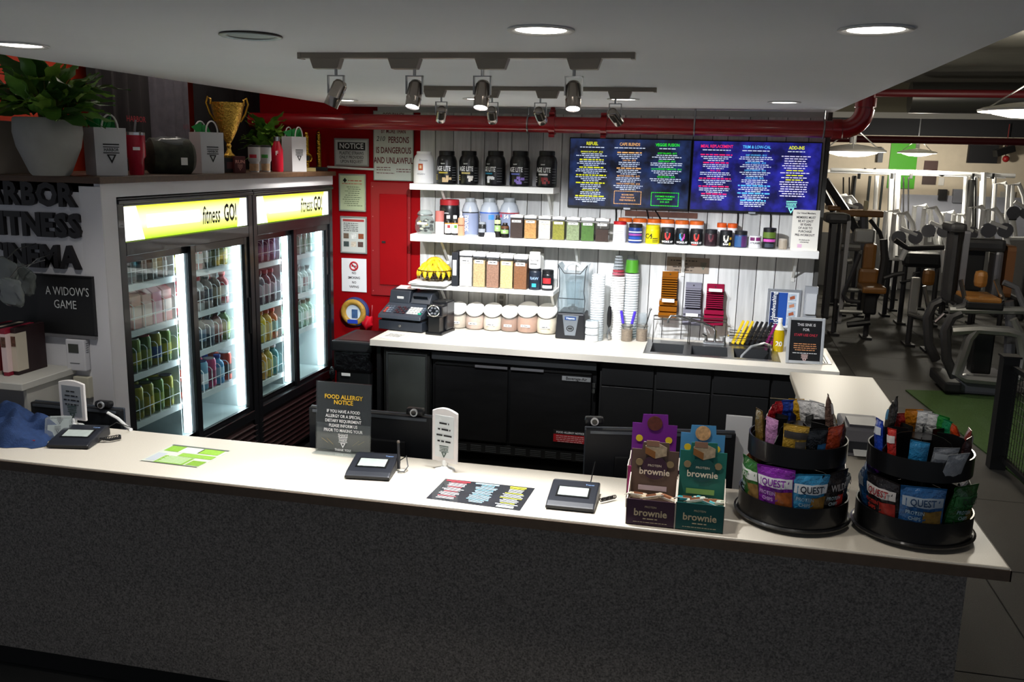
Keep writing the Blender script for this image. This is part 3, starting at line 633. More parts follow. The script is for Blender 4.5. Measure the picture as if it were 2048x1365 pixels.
CAN = [((1022, 1048), '#3a2620', 'dark brown beans'), ((1050, 1075), '#d3a05f', 'tan oats'), ((1078, 1103), '#ece6da', 'white powder'), ((1106, 1131), '#8f8f2c', 'olive green powder'), ((1134, 1161), '#8d9f78', 'green and white flakes'), ((1163, 1190), '#4a7a2c', 'bright green powder'), ((1192, 1219), '#3a241c', 'dark chips, two-thirds full')]
for i, (xx, c, nm) in enumerate(CAN):
    canister(*xx, 430+i*1.2, 474+i*1.3, ZM, c, 'square white-lidded canister of %s on the middle shelf' % nm, 6.72, 'canisters on the middle shelf', (.98, .94, .97, .94, .9, .9, .62)[i])
# --- right part: supplement jars
for i, (x0, x1, yt) in enumerate(((1236, 1264, 436), (1265, 1293, 437), (1294, 1320, 438), (1320, 1348, 439), (1349, 1377, 441), (1378, 1407, 442))):
    jar(x0, x1, yt, 480+i*2, ZM, 'white tub with orange lid in the back row, %s from the red-lidded jar' % ORD[i], '#e6e6e8', '#d8641e', 'tub', 'supplement_tub', Y=6.845, lidh=.16, lidr=1.0, shoulder=.03, group='orange-lidded tubs in the back row')
for i, (x0, x1, yt) in enumerate(((1433, 1452.5, 446), (1454, 1474, 447))):
    jar(x0, x1, yt, 490, ZM, ('small white bottle with orange cap behind the white-emblem jar', 'small white bottle with orange cap behind the blue jar')[i], '#e6e6e8', '#dd5a1a', 'bottle', 'pill_bottle', Y=6.845, lidh=.2, lidr=1.0, shoulder=.03, group='small orange-capped bottles')
t, r, h = jar(1226, 1253, 443, 484, ZM, 'white tub with bright red lid at the end of the canisters', '#f0eeee', '#b81a22', lidh=.14, lidr=.95)
for q in range(5): patch(t, r*1.01, -45, 30, h*(.12+.1*q), h*(.14+.1*q), mat('#9b8f94', .6), 'side_print', 4)
t, r, h = jar(1257, 1285, 448, 486, ZM, 'blue jar with purple and white bands', '#1d3c86', '#16161a', lidh=.18)
for z0, z1, c in ((.12, .18, '#e6e6ee'), (.40, .50, '#a0489c'), (.56, .62, '#dfe4f2'), (.24, .32, '#2a57b8')): patch(t, r*1.012, -70, 70, h*z0, h*z1, mat(c, .5))
t, r, h = jar(1291, 1320, 450, 488, ZM, 'bright yellow jar with black lettering', '#e6d30a', '#dfcb0c', lidh=.2, lidr=.97)
ctext('C4', .05, INK, t, r*1.015, h*.40, -.55, bold=.03); 
for q in range(3): patch(t, r*1.012, 2, 48, h*(.10+.09*q), h*(.14+.09*q), INK, 'side_print', 4)
def emblem(t, r, h, c, c2=None):
    for s in (-1, 1):
        for a0, a1, z0, z1 in ((12, 24, .50, .70), (6, 22, .38, .52), (0, 12, .28, .42)):
            patch(t, r*1.014, min(s*a0, s*a1), max(s*a0, s*a1), h*z0, h*z1, mat(c if s < 0 else (c2 or c), .5), 'antler_emblem', 3)
for x0, x1, yt, yb, lab, c, c2, tx in ((1322, 1349, 455, 489, 'black jar with red antler emblem, next to the yellow jar', '#c2352f', None, 'WOKE AF'), (1351, 1378, 457, 491, 'black jar with blue and magenta antler emblem', '#3f8fc8', '#b0408f', 'WOKE AF'), (1380, 1406, 458, 492, 'black jar with red antler emblem and red stripe, next to the dark red jar', '#c2352f', None, 'WOKE AF'), (1439, 1464.5, 461, 496, 'black jar with white antler emblem and yellow dots', '#e9e6d6', None, 'BAM')):
    t, r, h = jar(x0, x1, yt, yb, ZM, lab, '#141517', '#1b1c1f', lidh=.22, lidr=.97); emblem(t, r, h, c, c2); ctext(tx, .020, PRINTW, t, r*1.014, h*.17, bold=.02)
    if tx == 'BAM': patch(t, r*1.014, 30, 50, h*.10, h*.28, mat('#d8c73a', .5), 'dot_print', 3); patch(t, r*1.014, 35, 60, h*.45, h*.6, mat('#d8a53a', .5), 'dot_print', 3)
    if 'stripe' in lab: patch(t, r*1.014, -40, 10, h*.04, h*.09, mat('#c2352f', .5), 'stripe')
t, r, h = jar(1409, 1434.5, 459, 494, ZM, 'dark red tinted jar right of the emblem jars', '#2a1a20', '#1b1c1f', lidh=.22, lidr=.97); emblem(t, r, h, '#5d2a33')
t, r, h = jar(1468, 1494.5, 462, 498, ZM, 'dark blue jar with violet fade', '#2a3562', '#1b1c1f', lidh=.22, lidr=.97); patch(t, r*1.012, 5, 60, h*.05, h*.7, mat('#5a2f68', .5)); patch(t, r*1.012, -60, 5, h*.05, h*.7, mat('#2f5a8e', .5))
t, r, h = jar(1497, 1522.5, 472, 498, ZM, 'short white jar with purple patches', '#ebebee', '#f0f0f2', lidh=.1)
patch(t, r*1.012, -50, -5, h*.62, h*.9, mat('#6d1f5c', .5)); patch(t, r*1.012, 5, 50, h*.62, h*.9, mat('#7d2868', .5)); ctext('XTRAWB', .018, INK, t, r*1.012, h*.42, bold=.02)
t, r, h = jar(1525, 1552, 456, 500, ZM, 'tall black jar with green top and pink band', '#17181a', '#141517', lidh=.16, lidr=.98)
patch(t, r*1.012, -70, 60, h*.52, h*.80, mat('#5f7a2c', .5)); patch(t, r*1.014, -60, 60, h*.34, h*.47, mat('#d858b8', .5)); patch(t, r*1.012, -40, 40, h*.08, h*.26, mat('#3d4452', .5))
jar(1557, 1574, 478, 500, ZM, 'small beige pot beside the paper notice', '#b3a796', '#c4bbae', 'pot', 'small_pot', lidh=.12)
# notice paper leaning at the end of the shelf
a, b_ = aty(1580, 500, 6.68), aty(1634, 504, 6.68); w = b_.x-a.x
t = thing('paper_notice', 'white paper notice about pre-workout age limit standing on the shelf end', 'notice', ((a.x+b_.x)/2, 6.685, ZM), 0, None, (-.06, 0, 0))
B().box(-w/2, w/2, -.001, .001, 0, .285).build('sheet', mat('#f0ece2', .7), t)
lines([('Our Valued Members,', .017, 0, .262), ('MEMBERS MUST', .022, 0, .232), ('BE AT LEAST', .022, 0, .206), ('18 YEARS', .022, 0, .182), ('OF AGE TO', .022, 0, .158), ('PURCHASE', .022, 0, .134), ('PRE-WORKOUT', .022, 0, .109), ('We thank you for', .012, 0, .075), ('understanding!', .012, 0, .060)], t, INK, (0, -.0018, 0), bold=.022, sx=.84)
B().quad((-.045, 0, .02), (-.015, 0, .02), (-.015, 0, .045), (-.045, 0, .045)).build('drawn_sticker', mat('#e3b9d3', .6), t, (0, -.0018, 0))
# --- lower shelf
p = aty(866, 566, 6.74); t = thing('paper_stack', 'stack of white papers under the banana basket', 'papers', (p.x, 6.76, ZL))
for q in range(4): B().cbox((random.uniform(-.01, .01), -.03, .004+q*.006), (.30+.02*(q % 2), .21, .004), (0, 0, random.uniform(-.08, .08))).build('sheet', PAPER, t)
bx = p.x+.008; bz = ZL+.027
t = thing('fruit_basket', 'round wire fruit basket on the lower shelf', 'basket', (bx, 6.765, bz))
for rr, z in ((.075, .003), (.10, .03), (.125, .062), (.135, .085)): B().torus((0, 0, z), rr, .003, 24, 5).build('wire_hoop', mat('#3a2c22', .4, .6), t)
for q in range(20):
    a = 2*PI*q/20; B().tube([(.07*math.cos(a), .07*math.sin(a), .003), (.10*math.cos(a), .10*math.sin(a), .03), (.135*math.cos(a), .135*math.sin(a), .085)], .0018, 4).build('wire_rib', mat('#3a2c22', .4, .6), t)
ban = B(); pts = []; rad = []
for q in range(9):
    s = q/8; a = -.85+1.7*s; pts.append((.10*math.sin(a), 0, .10*(1-math.cos(a)))); rad.append(.0165*(1-abs(2*s-1)**4*.75))
ban.tube(pts, rad, 7)
bme = ban.mesh('peel', mat('#c9a61a', .5, var=.3, vscale=30)); tip = B().tube([pts[-1], (.10*math.sin(1.05), 0, .10*(1-math.cos(1.05)))], [.006, .0045], 5).mesh('stem', mat('#5a4a1c', .7))
for q in range(34):
    if q < 16: a = 2*PI*q/16; rr, z, tl = .088+.006*(q % 2), .078, .95
    elif q < 28: a = 2*PI*(q-16)/12+.2; rr, z, tl = .060, .112, .75
    else: a = 2*PI*(q-28)/6; rr, z, tl = .026, .142, .45
    o = thing('banana', 'ripe yellow banana heaped in the wire basket', 'banana', (bx+rr*math.cos(a), 6.765+rr*math.sin(a), bz+z), 0, 'bananas in the wire basket', (PI+random.uniform(-.3, .3), tl*.8+random.uniform(-.25, .2), a+random.uniform(-.4, .4)))
    o.scale = (.82, 1.15, .9)
    link('peel', bme, o, (0, 0, -.025)); link('stem', tip, o, (0, 0, -.025))
x, w, zt = ext(909, 921, 503, 566, 6.75)
t = thing('recipe_binder', 'upright black binder beside the banana basket', 'binder', (x, 6.77, ZL)); B().box(-w/2, w/2, -.1, .1, 0, zt-ZL).build('cover', mat('#1a1c22', .5), t, bevel=.003); B().cbox((0, -.101, (zt-ZL)*.55), (w*.6, .002, (zt-ZL)*.45)).build('spine_label', PAPER, t)
for i, (xx, c, nm, lv) in enumerate((((921, 947), '#eceae4', 'white powder', .98), ((948, 973), '#cbb486', 'rolled oats', .9), ((974.5, 1000.5), '#a17a66', 'cocoa brown powder', .88), ((1002, 1028), '#dfc68e', 'cream coloured powder', .93), ((1029, 1056), '#8b5a34', 'brown nuggets', .88))):
    canister(*xx, 503+i*1.8, 567+i*1.5, ZL, c, 'tall white-lidded canister of %s on the lower shelf' % nm, 6.73, 'tall canisters on the lower shelf', lv, .12)
t, r, h = jar(1058, 1083, 537, 571, ZL, 'dark navy jar under the white creatine tub', '#1d2430', '#14171d', lidh=.1, lidr=.95, group='jars on the lower shelf'); ctext('RAW', .03, mat('#8fa8c8', .5), t, r*1.012, h*.55, bold=.02); patch(t, r*1.012, -20, 20, h*.15, h*.32, mat('#2f9ab0', .5), 'badge')
zc = ZL+h; hh = aty(1070, 504, 6.74).z-zc
t, r, h = jar(1058, 1082, 504, 536, zc+.0005, 'white creatine tub stacked on the navy jar', '#eceae6', '#e6e4e0', lidh=.18, lidr=.9, group='jars on the lower shelf'); ctext('CREATINE', .020, INK, t, r*1.012, h*.5, bold=.02, sx=.8); patch(t, r*1.012, -40, 30, h*.26, h*.31, INK)
t, r, h = jar(1084, 1107.5, 540, 571, ZL, 'black jar with red print at the right end of the lower shelf', '#16161a', '#121214', lidh=.2, lidr=.97, group='jars on the lower shelf'); patch(t, r*1.012, -45, 40, h*.35, h*.62, mat('#a3252a', .5)); patch(t, r*1.014, -50, 55, h*.12, h*.26, W_)
jar(1064, 1088, 496, 540, ZL, 'grey-lidded white tub behind the creatine tub', '#d8d6d0', '#8f8a82', 'tub', 'supplement_tub', Y=6.87, lidh=.12, group='jars on the lower shelf', zt=aty(1076, 497, 6.87).z)
# ================================================================ MENU SCREENS
def screen_mat(base, streak, strength):
    m = bpy.data.materials.new('m_screen'); m.use_nodes = True; nt = m.node_tree; b = nt.nodes['Principled BSDF']
    tc = nt.nodes.new('ShaderNodeTexCoord'); n = nt.nodes.new('ShaderNodeTexNoise'); n.inputs['Scale'].default_value = 9; n.inputs['Detail'].default_value = 6
    nt.links.new(tc.outputs['Object'], n.inputs['Vector']); g = nt.nodes.new('ShaderNodeValToRGB'); e = g.color_ramp.elements
    e[0].position = .4; e[0].color = (*lin(base), 1); e[1].position = .72; e[1].color = (*lin(streak), 1)
    nt.links.new(n.outputs[0], g.inputs[0]); nt.links.new(g.outputs[0], b.inputs['Emission Color']); b.inputs['Base Color'].default_value = (.005, .005, .01, 1)
    b.inputs['Emission Strength'].default_value = strength; b.inputs['Roughness'].default_value = .25
    return m
def glow(c, s=1.0): return mat(c, .6, emit=s)
TY = 6.90
def tv(px0, px1, pt, pb, label, base, streak, cols):
    a = aty(px0, pt, TY); z0 = aty(px0, pb, TY).z; x1 = aty(px1, pt, TY).x; w = x1-a.x; h = a.z-z0
    t = thing('menu_screen', label, 'screen', ((a.x+x1)/2, TY, (a.z+z0)/2), 0, 'menu screens')
    B().box(-w/2, w/2, .0, .045, -h/2, h/2).build('casing', mat('#0c0d0f', .3), t, bevel=.004)
    B().box(-w/2+.008, w/2-.008, -.002, .002, -h/2+.016, h/2-.008).build('display', screen_mat(base, streak, 1.0), t)
    B().cbox((0, -.006, -h/2+.004), (.05, .01, .012)).build('logo_bar', mat('#b9bec4', .3, .6), t)
    B().box(-.1, .1, .045, .049, -.1, .1).build('mount', BLACK, t)
    for u, (head, hc, sub, items, vs, box) in zip((.19, .50, .805), cols):
        x = -w/2+u*w; Yv = lambda v: h/2-v*h
        lines([(head, .030 if len(head) > 8 else .033, 0, 0)], t, glow(hc), (x, -.0035, Yv(.085)), bold=.02, sx=.82)
        rows, it, itd = [(0, Yv(.135), sub*w, .012)], [], []
        for s, v in zip(items, vs):
            if s.startswith('~'): itd.append((0, Yv(v), w*(.10+.05*len(s)), .015))
            elif s and len(s) > 2: it.append((s, .0165, 0, Yv(v)))
            n = 2 if s == '-' else 3
            for q in range(n): rows.append((0, Yv(v+.028+.026*q), w*random.choice([.2, .24, .17, .26]) if q < 2 else w*.13, .0115))
        if itd: dashes(t, glow(hc), (x, -.0034, 0), itd, name='item_names', h=.6)
        if it: lines(it, t, glow(hc), (x, -.0035, 0), bold=.015, sx=.80)
        dashes(t, glow('#c9d4ea'), (x, -.0033, 0), rows)
        if box:
            bw, y0, y1 = w*.22, Yv(box[0]), Yv(box[1]); b = B()
            for q in range(16):
                for yy in (y0, y1): xx = -bw/2+bw*q/15.5; b.quad((xx, yy-.0025, 0), (xx+.009, yy-.0025, 0), (xx+.009, yy+.0025, 0), (xx, yy+.0025, 0))
            for q in range(8):
                for xx in (-bw/2, bw/2): yy = y1+(y0-y1)*q/8; b.quad((xx-.0025, yy, 0), (xx+.0025, yy, 0), (xx+.0025, yy+.008, 0), (xx-.0025, yy+.008, 0))
            b.build('dotted_box', glow(hc), t, (x, -.0035, 0), FY)
            lines([(s, .0155, 0, (y0+y1)/2+.02-.02*q) for q, s in enumerate(box[2])], t, glow(hc), (x, -.0035, 0), bold=.015, sx=.80)
    return t, w, h
V7 = (.20, .31, .42, .53, .64, .745, .83)
tv(1139.5, 1385.5, 274.6, 414.5, 'wall menu screen on the left showing refuel, cafe blends and veggie fusion', '#060a1c', '#22386e', (
    ('REFUEL', '#dfe020', .2, ('BANANA NUT BLAST - $7.25', '~~', '~~', '~~~', '~~~', 'PINA COLADA - $7.25', '~~~'), V7, None),
    ('CAFE BLENDS', '#e0a868', .25, ('~~', 'CHAI TEA - $7.75', '~~', 'MATCHA GREEN TEA - $6.75', 'VANILLA HONEY CHAI - $7.25'), V7, (.745, .925, ('RECOVER WITH', 'YOUR CHOICE OF', 'WHEY PROTEIN $1.75'))),
    ('VEGGIE FUSION', '#2ce02c', .13, ('BODY BALANCE - $8.75', 'GREEN GIANT - $8.25', 'OLD FASHIONED PUMPKIN PIE - $8.25', 'VEGGIE PATCH - $8.25'), V7, (.75, .935, ('CUSTOMIZE YOUR MEALS', 'ADD A SUPPLEMENT', '$1.50 - $2.75')))))
t, w, h = tv(1386.5, 1647, 279.8, 423.0, 'wall menu screen on the right showing meal replacement, trim and add-ins', '#0c0c4a', '#2a2ab0', (
    ('MEAL REPLACEMENT', '#e8286a', .22, ('~~~', '~~', 'PB & J - $9.25', '~~~', '~~~', '~~'), V7, None),
    ('TRIM & LOW-CAL', '#58b8f4', .22, ('BABY ON BOARD - $8.25', 'BODY SHREDDER - $8.25', 'CARDIO FREEWAY - $8.25', 'CARDIO BLITZ - $8.25', '~~~', '~~~', '~~'), (.195, .30, .405, .51, .615, .72, .82), None),
    ('ADD-INS', '#e6ea1e', .13, ('', '', '', '', '', ''), (), None)))
dashes(t, glow('#d7d2f4'), (-w/2+.805*w, -.0033, h/2), [(0, -v*h, w*random.choice([.2, .22, .17]), .0125) for v in (.20, .232, .264, .296, .328, .36, .425, .49, .55, .582, .614, .646, .678, .71, .742)])
dashes(t, glow('#e6ea1e'), (-w/2+.805*w, -.0033, h/2), [(0, -v*h, w*.13, .014) for v in (.392, .458, .52)])
harbor(t, glow('#7fd8c8'), (-w/2+.80*w, -.0034, -h/2+.12*h), .075)
# cables under the screens
for i, (x0, y0, x1, y1) in enumerate(((1231, 415, 1232, 446), (1290, 418, 1300, 440), (1302, 418, 1330, 440), (1475, 424, 1474, 455), (1540, 426, 1541, 458))):
    p, q = aty(x0, y0, 6.925), aty(x1, y1, 6.925)
    tag(B().tube([p+Vector((0, 0, .03)), p*.6+q*.4+Vector((.004, 0, 0)), q-Vector((0, 0, .05))], .006, 6).build('screen_cable', BLACK), 'black power cable hanging below the screens, %s from the left' % ORD[i], 'cable', 'cables below the screens')
B().box(aty(1250, 430, 6.935).x, aty(1395, 430, 6.935).x, 6.931, 6.9375, aty(1300, 434, 6.935).z, aty(1300, 423, 6.935).z).build('stained_batten', mat('#5f3d30', .7, var=.2, vscale=12), wb)
# ================================================================ SIGNS ON THE RED WALL
def wsign(name, label, cat, px0, px1, pt, pb, Y=6.955, th=.012, board='#c8cdc6', frame=None, fw=.014, group=None):
    a = aty(px0, pt, Y); z0 = aty((px0+px1)/2, pb, Y).z; z1 = aty((px0+px1)/2, pt, Y).z; x1 = aty(px1, pt, Y).x; w = x1-a.x; h = z1-z0
    t = thing(name, label, cat, ((a.x+x1)/2, Y, (z0+z1)/2), 0, group)
    B().box(-w/2+.001, w/2-.001, -th*.6, 0, -h/2+.001, h/2-.001).build('board', mat(board, .5), t)
    if frame:
        f = B().box(-w/2, w/2, -th, 0, h/2-fw, h/2).box(-w/2, w/2, -th, 0, -h/2, -h/2+fw).box(-w/2, -w/2+fw, -th, 0, -h/2+fw, h/2-fw).box(w/2-fw, w/2, -th, 0, -h/2+fw, h/2-fw)
        f.build('frame', mat(frame, .35, .5), t, bevel=.002, seg=1)
    return t, w, h, -th*.6-.001
t, w, h, y = wsign('notice_sign', 'grey framed NOTICE sign about plastic straws on the red wall', 'sign', 669, 738, 277, 333, board='#aeb2ae', frame='#9da19d')
B().quad((-w*.40, 0, h*.08), (w*.40, 0, h*.08), (w*.40, 0, h*.36), (-w*.40, 0, h*.36)).build('heading_band', INK, t, (0, y, 0))
text('NOTICE', h*.27, mat('#d0d4d0', .5), t, (0, y-.001, h*.22), bold=.015, sx=.95)
lines([('PLASTIC STRAWS', h*.155, 0, -h*.03), ('ONLY PROVIDED', h*.155, 0, -h*.18), ('UPON REQUEST', h*.155, 0, -h*.33)], t, INK, (0, y, 0), bold=.01, sx=.78)
t, w, h, y = wsign('occupancy_sign', 'large occupancy limit sign partly hidden by the red pipe', 'sign', 747, 828, 222, 362, board='#b9beb4', frame='#8b9088', fw=.006)
DR = mat('#5d1418', .6)
lines([('OCCUPANCY', h*.085, 0, h*.44), ('BY MORE THAN', h*.085, 0, h*.21), ('PERSONS', h*.125, w*.13, h*.085), ('IS DANGEROUS', h*.125, 0, -h*.065), ('AND UNLAWFUL', h*.125, 0, -h*.21)], t, DR, (0, y, 0), bold=.02, sx=.62)
text('210', h*.10, INK, t, (-w*.32, y, h*.10), sx=.9, shear=.2)
dashes(t, DR, (0, y, 0), [(-w*.25, -h*.31, w*.35, .012), (-w*.25, -h*.345, w*.35, .012), (w*.25, -h*.33, w*.35, .012), (w*.25, -h*.365, w*.35, .012), (-w*.2, -h*.39, w*.45, .01)])
t, w, h, y = wsign('framed_notice', 'greenish framed first-aid notice, upper of two small frames on the red wall', 'sign', 678, 732, 348, 423, board='#b3bf9a', frame='#a6aaa0', fw=.012)
B().quad((-w*.30, 0, h*.27), (-w*.24, 0, h*.27), (-w*.24, 0, h*.38), (-w*.30, 0, h*.38)).quad((-w*.34, 0, h*.305), (-w*.20, 0, h*.305), (-w*.20, 0, h*.345), (-w*.34, 0, h*.345)).build('cross_print', INK, t, (0, y, 0))
dashes(t, mat('#b04a3a', .6), (0, y, 0), [(w*.1, h*.32, w*.5, .014), (0, h*.24, w*.75, .01)]); dashes(t, mat('#4a5540', .6), (0, y, 0), [(random.uniform(-.1, .1)*w, h*(.15-.055*q), w*random.uniform(.35, .7), .009) for q in range(10)])
t, w, h, y = wsign('framed_notice', 'framed notice with photos and red header, lower of two small frames', 'sign', 681, 734, 433, 507, board='#c2c7c2', frame='#a6aaa6', fw=.012)
B().quad((-w*.40, 0, h*.36), (w*.40, 0, h*.36), (w*.40, 0, h*.42), (-w*.40, 0, h*.42)).build('header_band', mat('#a8423f', .6), t, (0, y, 0))
dashes(t, INK, (0, y, 0), [(-w*.1, h*(.31-.05*q), w*.55, .010) for q in range(5)])
for q, (u, v, c) in enumerate(((-.28, -.02, '#6a5a4a'), (.0, -.02, '#d6d8d4'), (.28, -.02, '#8a4a2c'), (-.28, -.24, '#3d4a48'), (.0, -.24, '#c9bfae'), (.26, -.24, '#54403a'))): B().quad((w*(u-.1), 0, h*(v-.08)), (w*(u+.1), 0, h*(v-.08)), (w*(u+.1), 0, h*(v+.06)), (w*(u-.1), 0, h*(v+.06))).build('photo_print', mat(c, .6, var=.3, vscale=60), t, (0, y, 0))
t, w, h, y = wsign('no_smoking_sign', 'torn white no smoking no vaping sheet on the red wall', 'sign', 683, 733, 517, 584, board='#e6e8ea', th=.004)
B().torus((0, 0, 0), w*.15, .007, 20, 5, Matrix.Rotation(PI/2, 4, 'X')).bar((-w*.11, 0, w*.11), (w*.11, 0, -w*.11), .008).build('no_symbol', mat('#b5222c', .5), t, (0, y, h*.27))
B().cbox((0, y-.001, h*.27), (w*.2, .001, w*.03)).build('cigarette_print', INK, t)
lines([('NO', h*.10, 0, h*.06), ('SMOKING', h*.10, 0, -h*.08), ('NO', h*.10, 0, -h*.22), ('VAPING', h*.10, 0, -h*.35)], t, INK, (0, y, 0), bold=.02, sx=.85)
# red electrical panel
t, w, h, y = wsign('electrical_panel', 'red painted electrical panel cover on the red wall', 'electrical panel', 742, 822, 365, 592, Y=6.955, th=.016, board='#86060e')
M_RP = mat('#8a0209', .65, var=.05, vscale=3, spec=.15)
B().box(-w*.27, w*.42, -.022, -.008, -h*.40, h*.40).build('door', M_RP, t, bevel=.004)
B().cbox((-w*.16, -.026, -h*.02), (.03, .008, .016)).build('latch', INK, t)
for sx in (-.45, .47):
    for sz in (-.46, -.1, .2, .46): B().cyl((w*sx, -.009, h*sz), (w*sx, -.014, h*sz), .004, n=8).build('screw', mat('#b06a66', .4, .5), t)
a, b_ = aty(655, 334, 6.94), aty(748, 339, 6.94); tag(B().cyl(a, b_, .009, n=8).build('white_conduit', mat('#c9c9c4', .5)), 'thin white conduit under the NOTICE sign', 'conduit')
p = aty(707, 625, 6.93); t = thing('round_plaque', 'round wall plaque with braided yellow rim and blue centre', 'plaque', p)
B().torus((0, 0, 0), .088, .024, 28, 10, Matrix.Rotation(PI/2, 4, 'X')).build('rim', mat('#b08a36', .5, var=.25, vscale=40), t)
B().torus((.012, .012, .004), .105, .018, 28, 8, Matrix.Rotation(PI/2, 4, 'X')).build('outer_rim', mat('#26356b', .5), t)
B().cyl((0, .0, 0), (0, .015, 0), .07, n=24).build('picture', mat('#cfdbe2', .5), t); B().cbox((.012, -.004, -.01), (.05, .006, .07)).build('figure', mat('#3a5a86', .6, var=.3, vscale=30), t); B().cbox((0, -.018, -.075), (.09, .016, .03)).build('ribbon', mat('#1d3fae', .5), t)
p = aty(736, 645, 6.90); t = thing('red_bag', 'crumpled glossy red plastic bag hanging under the electrical panel', 'bag', p)
me = B().sph((0, 0, 0), .06, 12, 8, (.75, .5, 1.0)); me.v = [(v[0]*(1+.25*math.sin(v[2]*90+v[0]*60)), v[1], v[2]*(1+.15*math.sin(v[0]*110))) for v in me.v]
me.build('bag_body', mat('#c01424', .15, coat=.5), t, rot=(0, .5, 0)); B().tube([(.03, 0, .05), (.035, 0, .10), (.03, .02, .14)], .006, 6).build('tie', mat('#8f0f1c', .3), t)
# hand lettered notice under the middle shelf
t, w, h, y = wsign('shelf_notice', 'faint brown notice with small green emblem under the middle shelf', 'sign', 1334, 1420, 515, 547, Y=6.935, th=.003, board='#7d6f60')
lines([('EMPLOYEES MUST BE ALWAYS', h*.17, -w*.12, h*.25), ('AVAILABLE', h*.17, -w*.12, h*.06), ('IF ANY QUESTIONS', h*.17, -w*.12, -h*.13), ('ASK MANAGER', h*.17, -w*.12, -h*.32)][1:0], t, INK, (0, y, 0)) if 0 else dashes(t, mat('#3a3028', .7), (0, y, 0), [(-w*.1, h*(.28-.2*q), w*(.62, .25, .5, .42)[q], .016) for q in range(4)])
harbor(t, mat('#3f5a4a', .6), (w*.36, y, h*.02), .045)
# electrical outlet in the wall
t = thing('wall_outlet', 'grey double wall outlet above the jars', 'outlet', aty(1003, 600, 6.935)); B().box(-.035, .035, -.004, .0, -.058, .058).build('plate', mat('#8d8a82', .5), t, bevel=.003, seg=1)
for s in (-1, 1): B().cbox((0, -.006, s*.022), (.03, .006, .026)).build('socket', mat('#5d5a54', .5), t)

# ================================================================ THINGS ON THE BACK COUNTER
def zt_(x, y, Y): return aty(x, y, Y).z
# trash bin left of the counter
t = thing('trash_bin', 'tall black trash bin with bag at the left end of the back counter', 'bin', (-2.60, 6.48, 0))
B().prism([(-.14, -.21), (.14, -.21), (.14, .21), (-.14, .21)], 0, .80).build('bin_body', mat('#141516', .5), t, bevel=.02); 
B().prism([(-.16, -.24), (.165, -.24), (.165, .24), (-.16, .24)], .78, .86).build('rim', mat('#1d1e20', .4), t, bevel=.012); B().box(-.12, .125, -.19, .19, .855, .863).build('opening', mat('#3a0d0f', .6), t)
B().prism([(-.152, -.225), (.15, -.225), (.15, .225), (-.152, .225)], .62, .785).build('bag_skirt', mat('#0e0e10', .25, bump=.9, bscale=25), t, bevel=.02); B().sph((-.165, -.215, .60), .035, 10, 8, (.7, .7, 1.5)).build('bag_knot', mat('#0e0e10', .25, bump=.9, bscale=40), t)
B().cbox((-.05, -.228, .60), (.07, .003, .022)).build('sticker', PAPER, t)
# cash register
t = thing('cash_register', 'dark grey cash register with paper receipt at the left of the back counter', 'cash register', (-2.285, 6.66, ZB), -.12); t.scale = (1, 1, .76)
M_REG = mat('#262b33', .45)
B().box(-.185, .185, -.16, .18, .01, .105).build('cash_drawer', M_REG, t, bevel=.006); B().cyl((0, -.168, .06), (0, -.158, .06), .013, n=12).build('drawer_lock', CHROME, t)
B().box(-.172, .172, -.13, .16, .105, .13).build('plinth', mat('#15171b', .5), t)
wedge = Matrix.Rotation(PI/2, 4, 'Z') @ Matrix.Rotation(PI/2, 4, 'X')
B().prism([(-.185, .13), (-.175, .165), (.02, .265), (.19, .285), (.19, .13)], -.18, .18, wedge).build('keyboard_housing', mat('#30363f', .45), t, bevel=.006)
sl = math.atan2(.10, .195)
def key(u, v, w, h, c): B().cbox((u, -.175+v*math.cos(sl), .168+v*math.sin(sl)), (w, h, .012), (sl, 0, 0)).build('key', mat(c, .5), t)
for i in range(3):
    for j in range(4): key(-.145+i*.024, .045+j*.028, .019, .02, ('#a9463c', '#6a7280', '#55606c')[i] if j < 3 else '#4a525c')
for i in range(4):
    for j in range(4): key(-.055+i*.024, .045+j*.028, .019, .02, '#3a2026' if (i+j) % 2 else '#2b2f36')
for i in range(4):
    for j in range(4): key(.055+i*.026, .045+j*.028, .021, .021, '#c9c9c4')
key(.15, .045, .03, .02, '#1f9a7a')
for j in range(3): key(.162, .073+j*.028, .02, .02, '#56606c')
B().prism([(.0, .255), (.03, .38), (.13, .40), (.19, .36), (.19, .255)], -.175, .0, wedge).build('printer_cover', M_REG, t, bevel=.006)
B().prism([(.0, .262), (.05, .36), (.16, .38), (.19, .34), (.19, .262)], .01, .175, wedge).build('display_housing', M_REG, t, bevel=.006)
B().cbox((.09, .022, .315), (.12, .006, .05), (.5, 0, 0)).build('display', mat('#0b0f12', .15), t); B().cbox((-.08, .012, .305), (.055, .006, .035), (.25, 0, 0)).build('card_slot', PAPER, t)
B().cbox((-.06, .10, .405), (.16, .10, .003), (.18, 0, .05)).build('receipt', mat('#dcdad6', .7), t); B().cbox((-.02, .10, .408), (.07, .06, .002), (.18, 0, .05)).build('printed_patch', mat('#b08d88', .7), t)
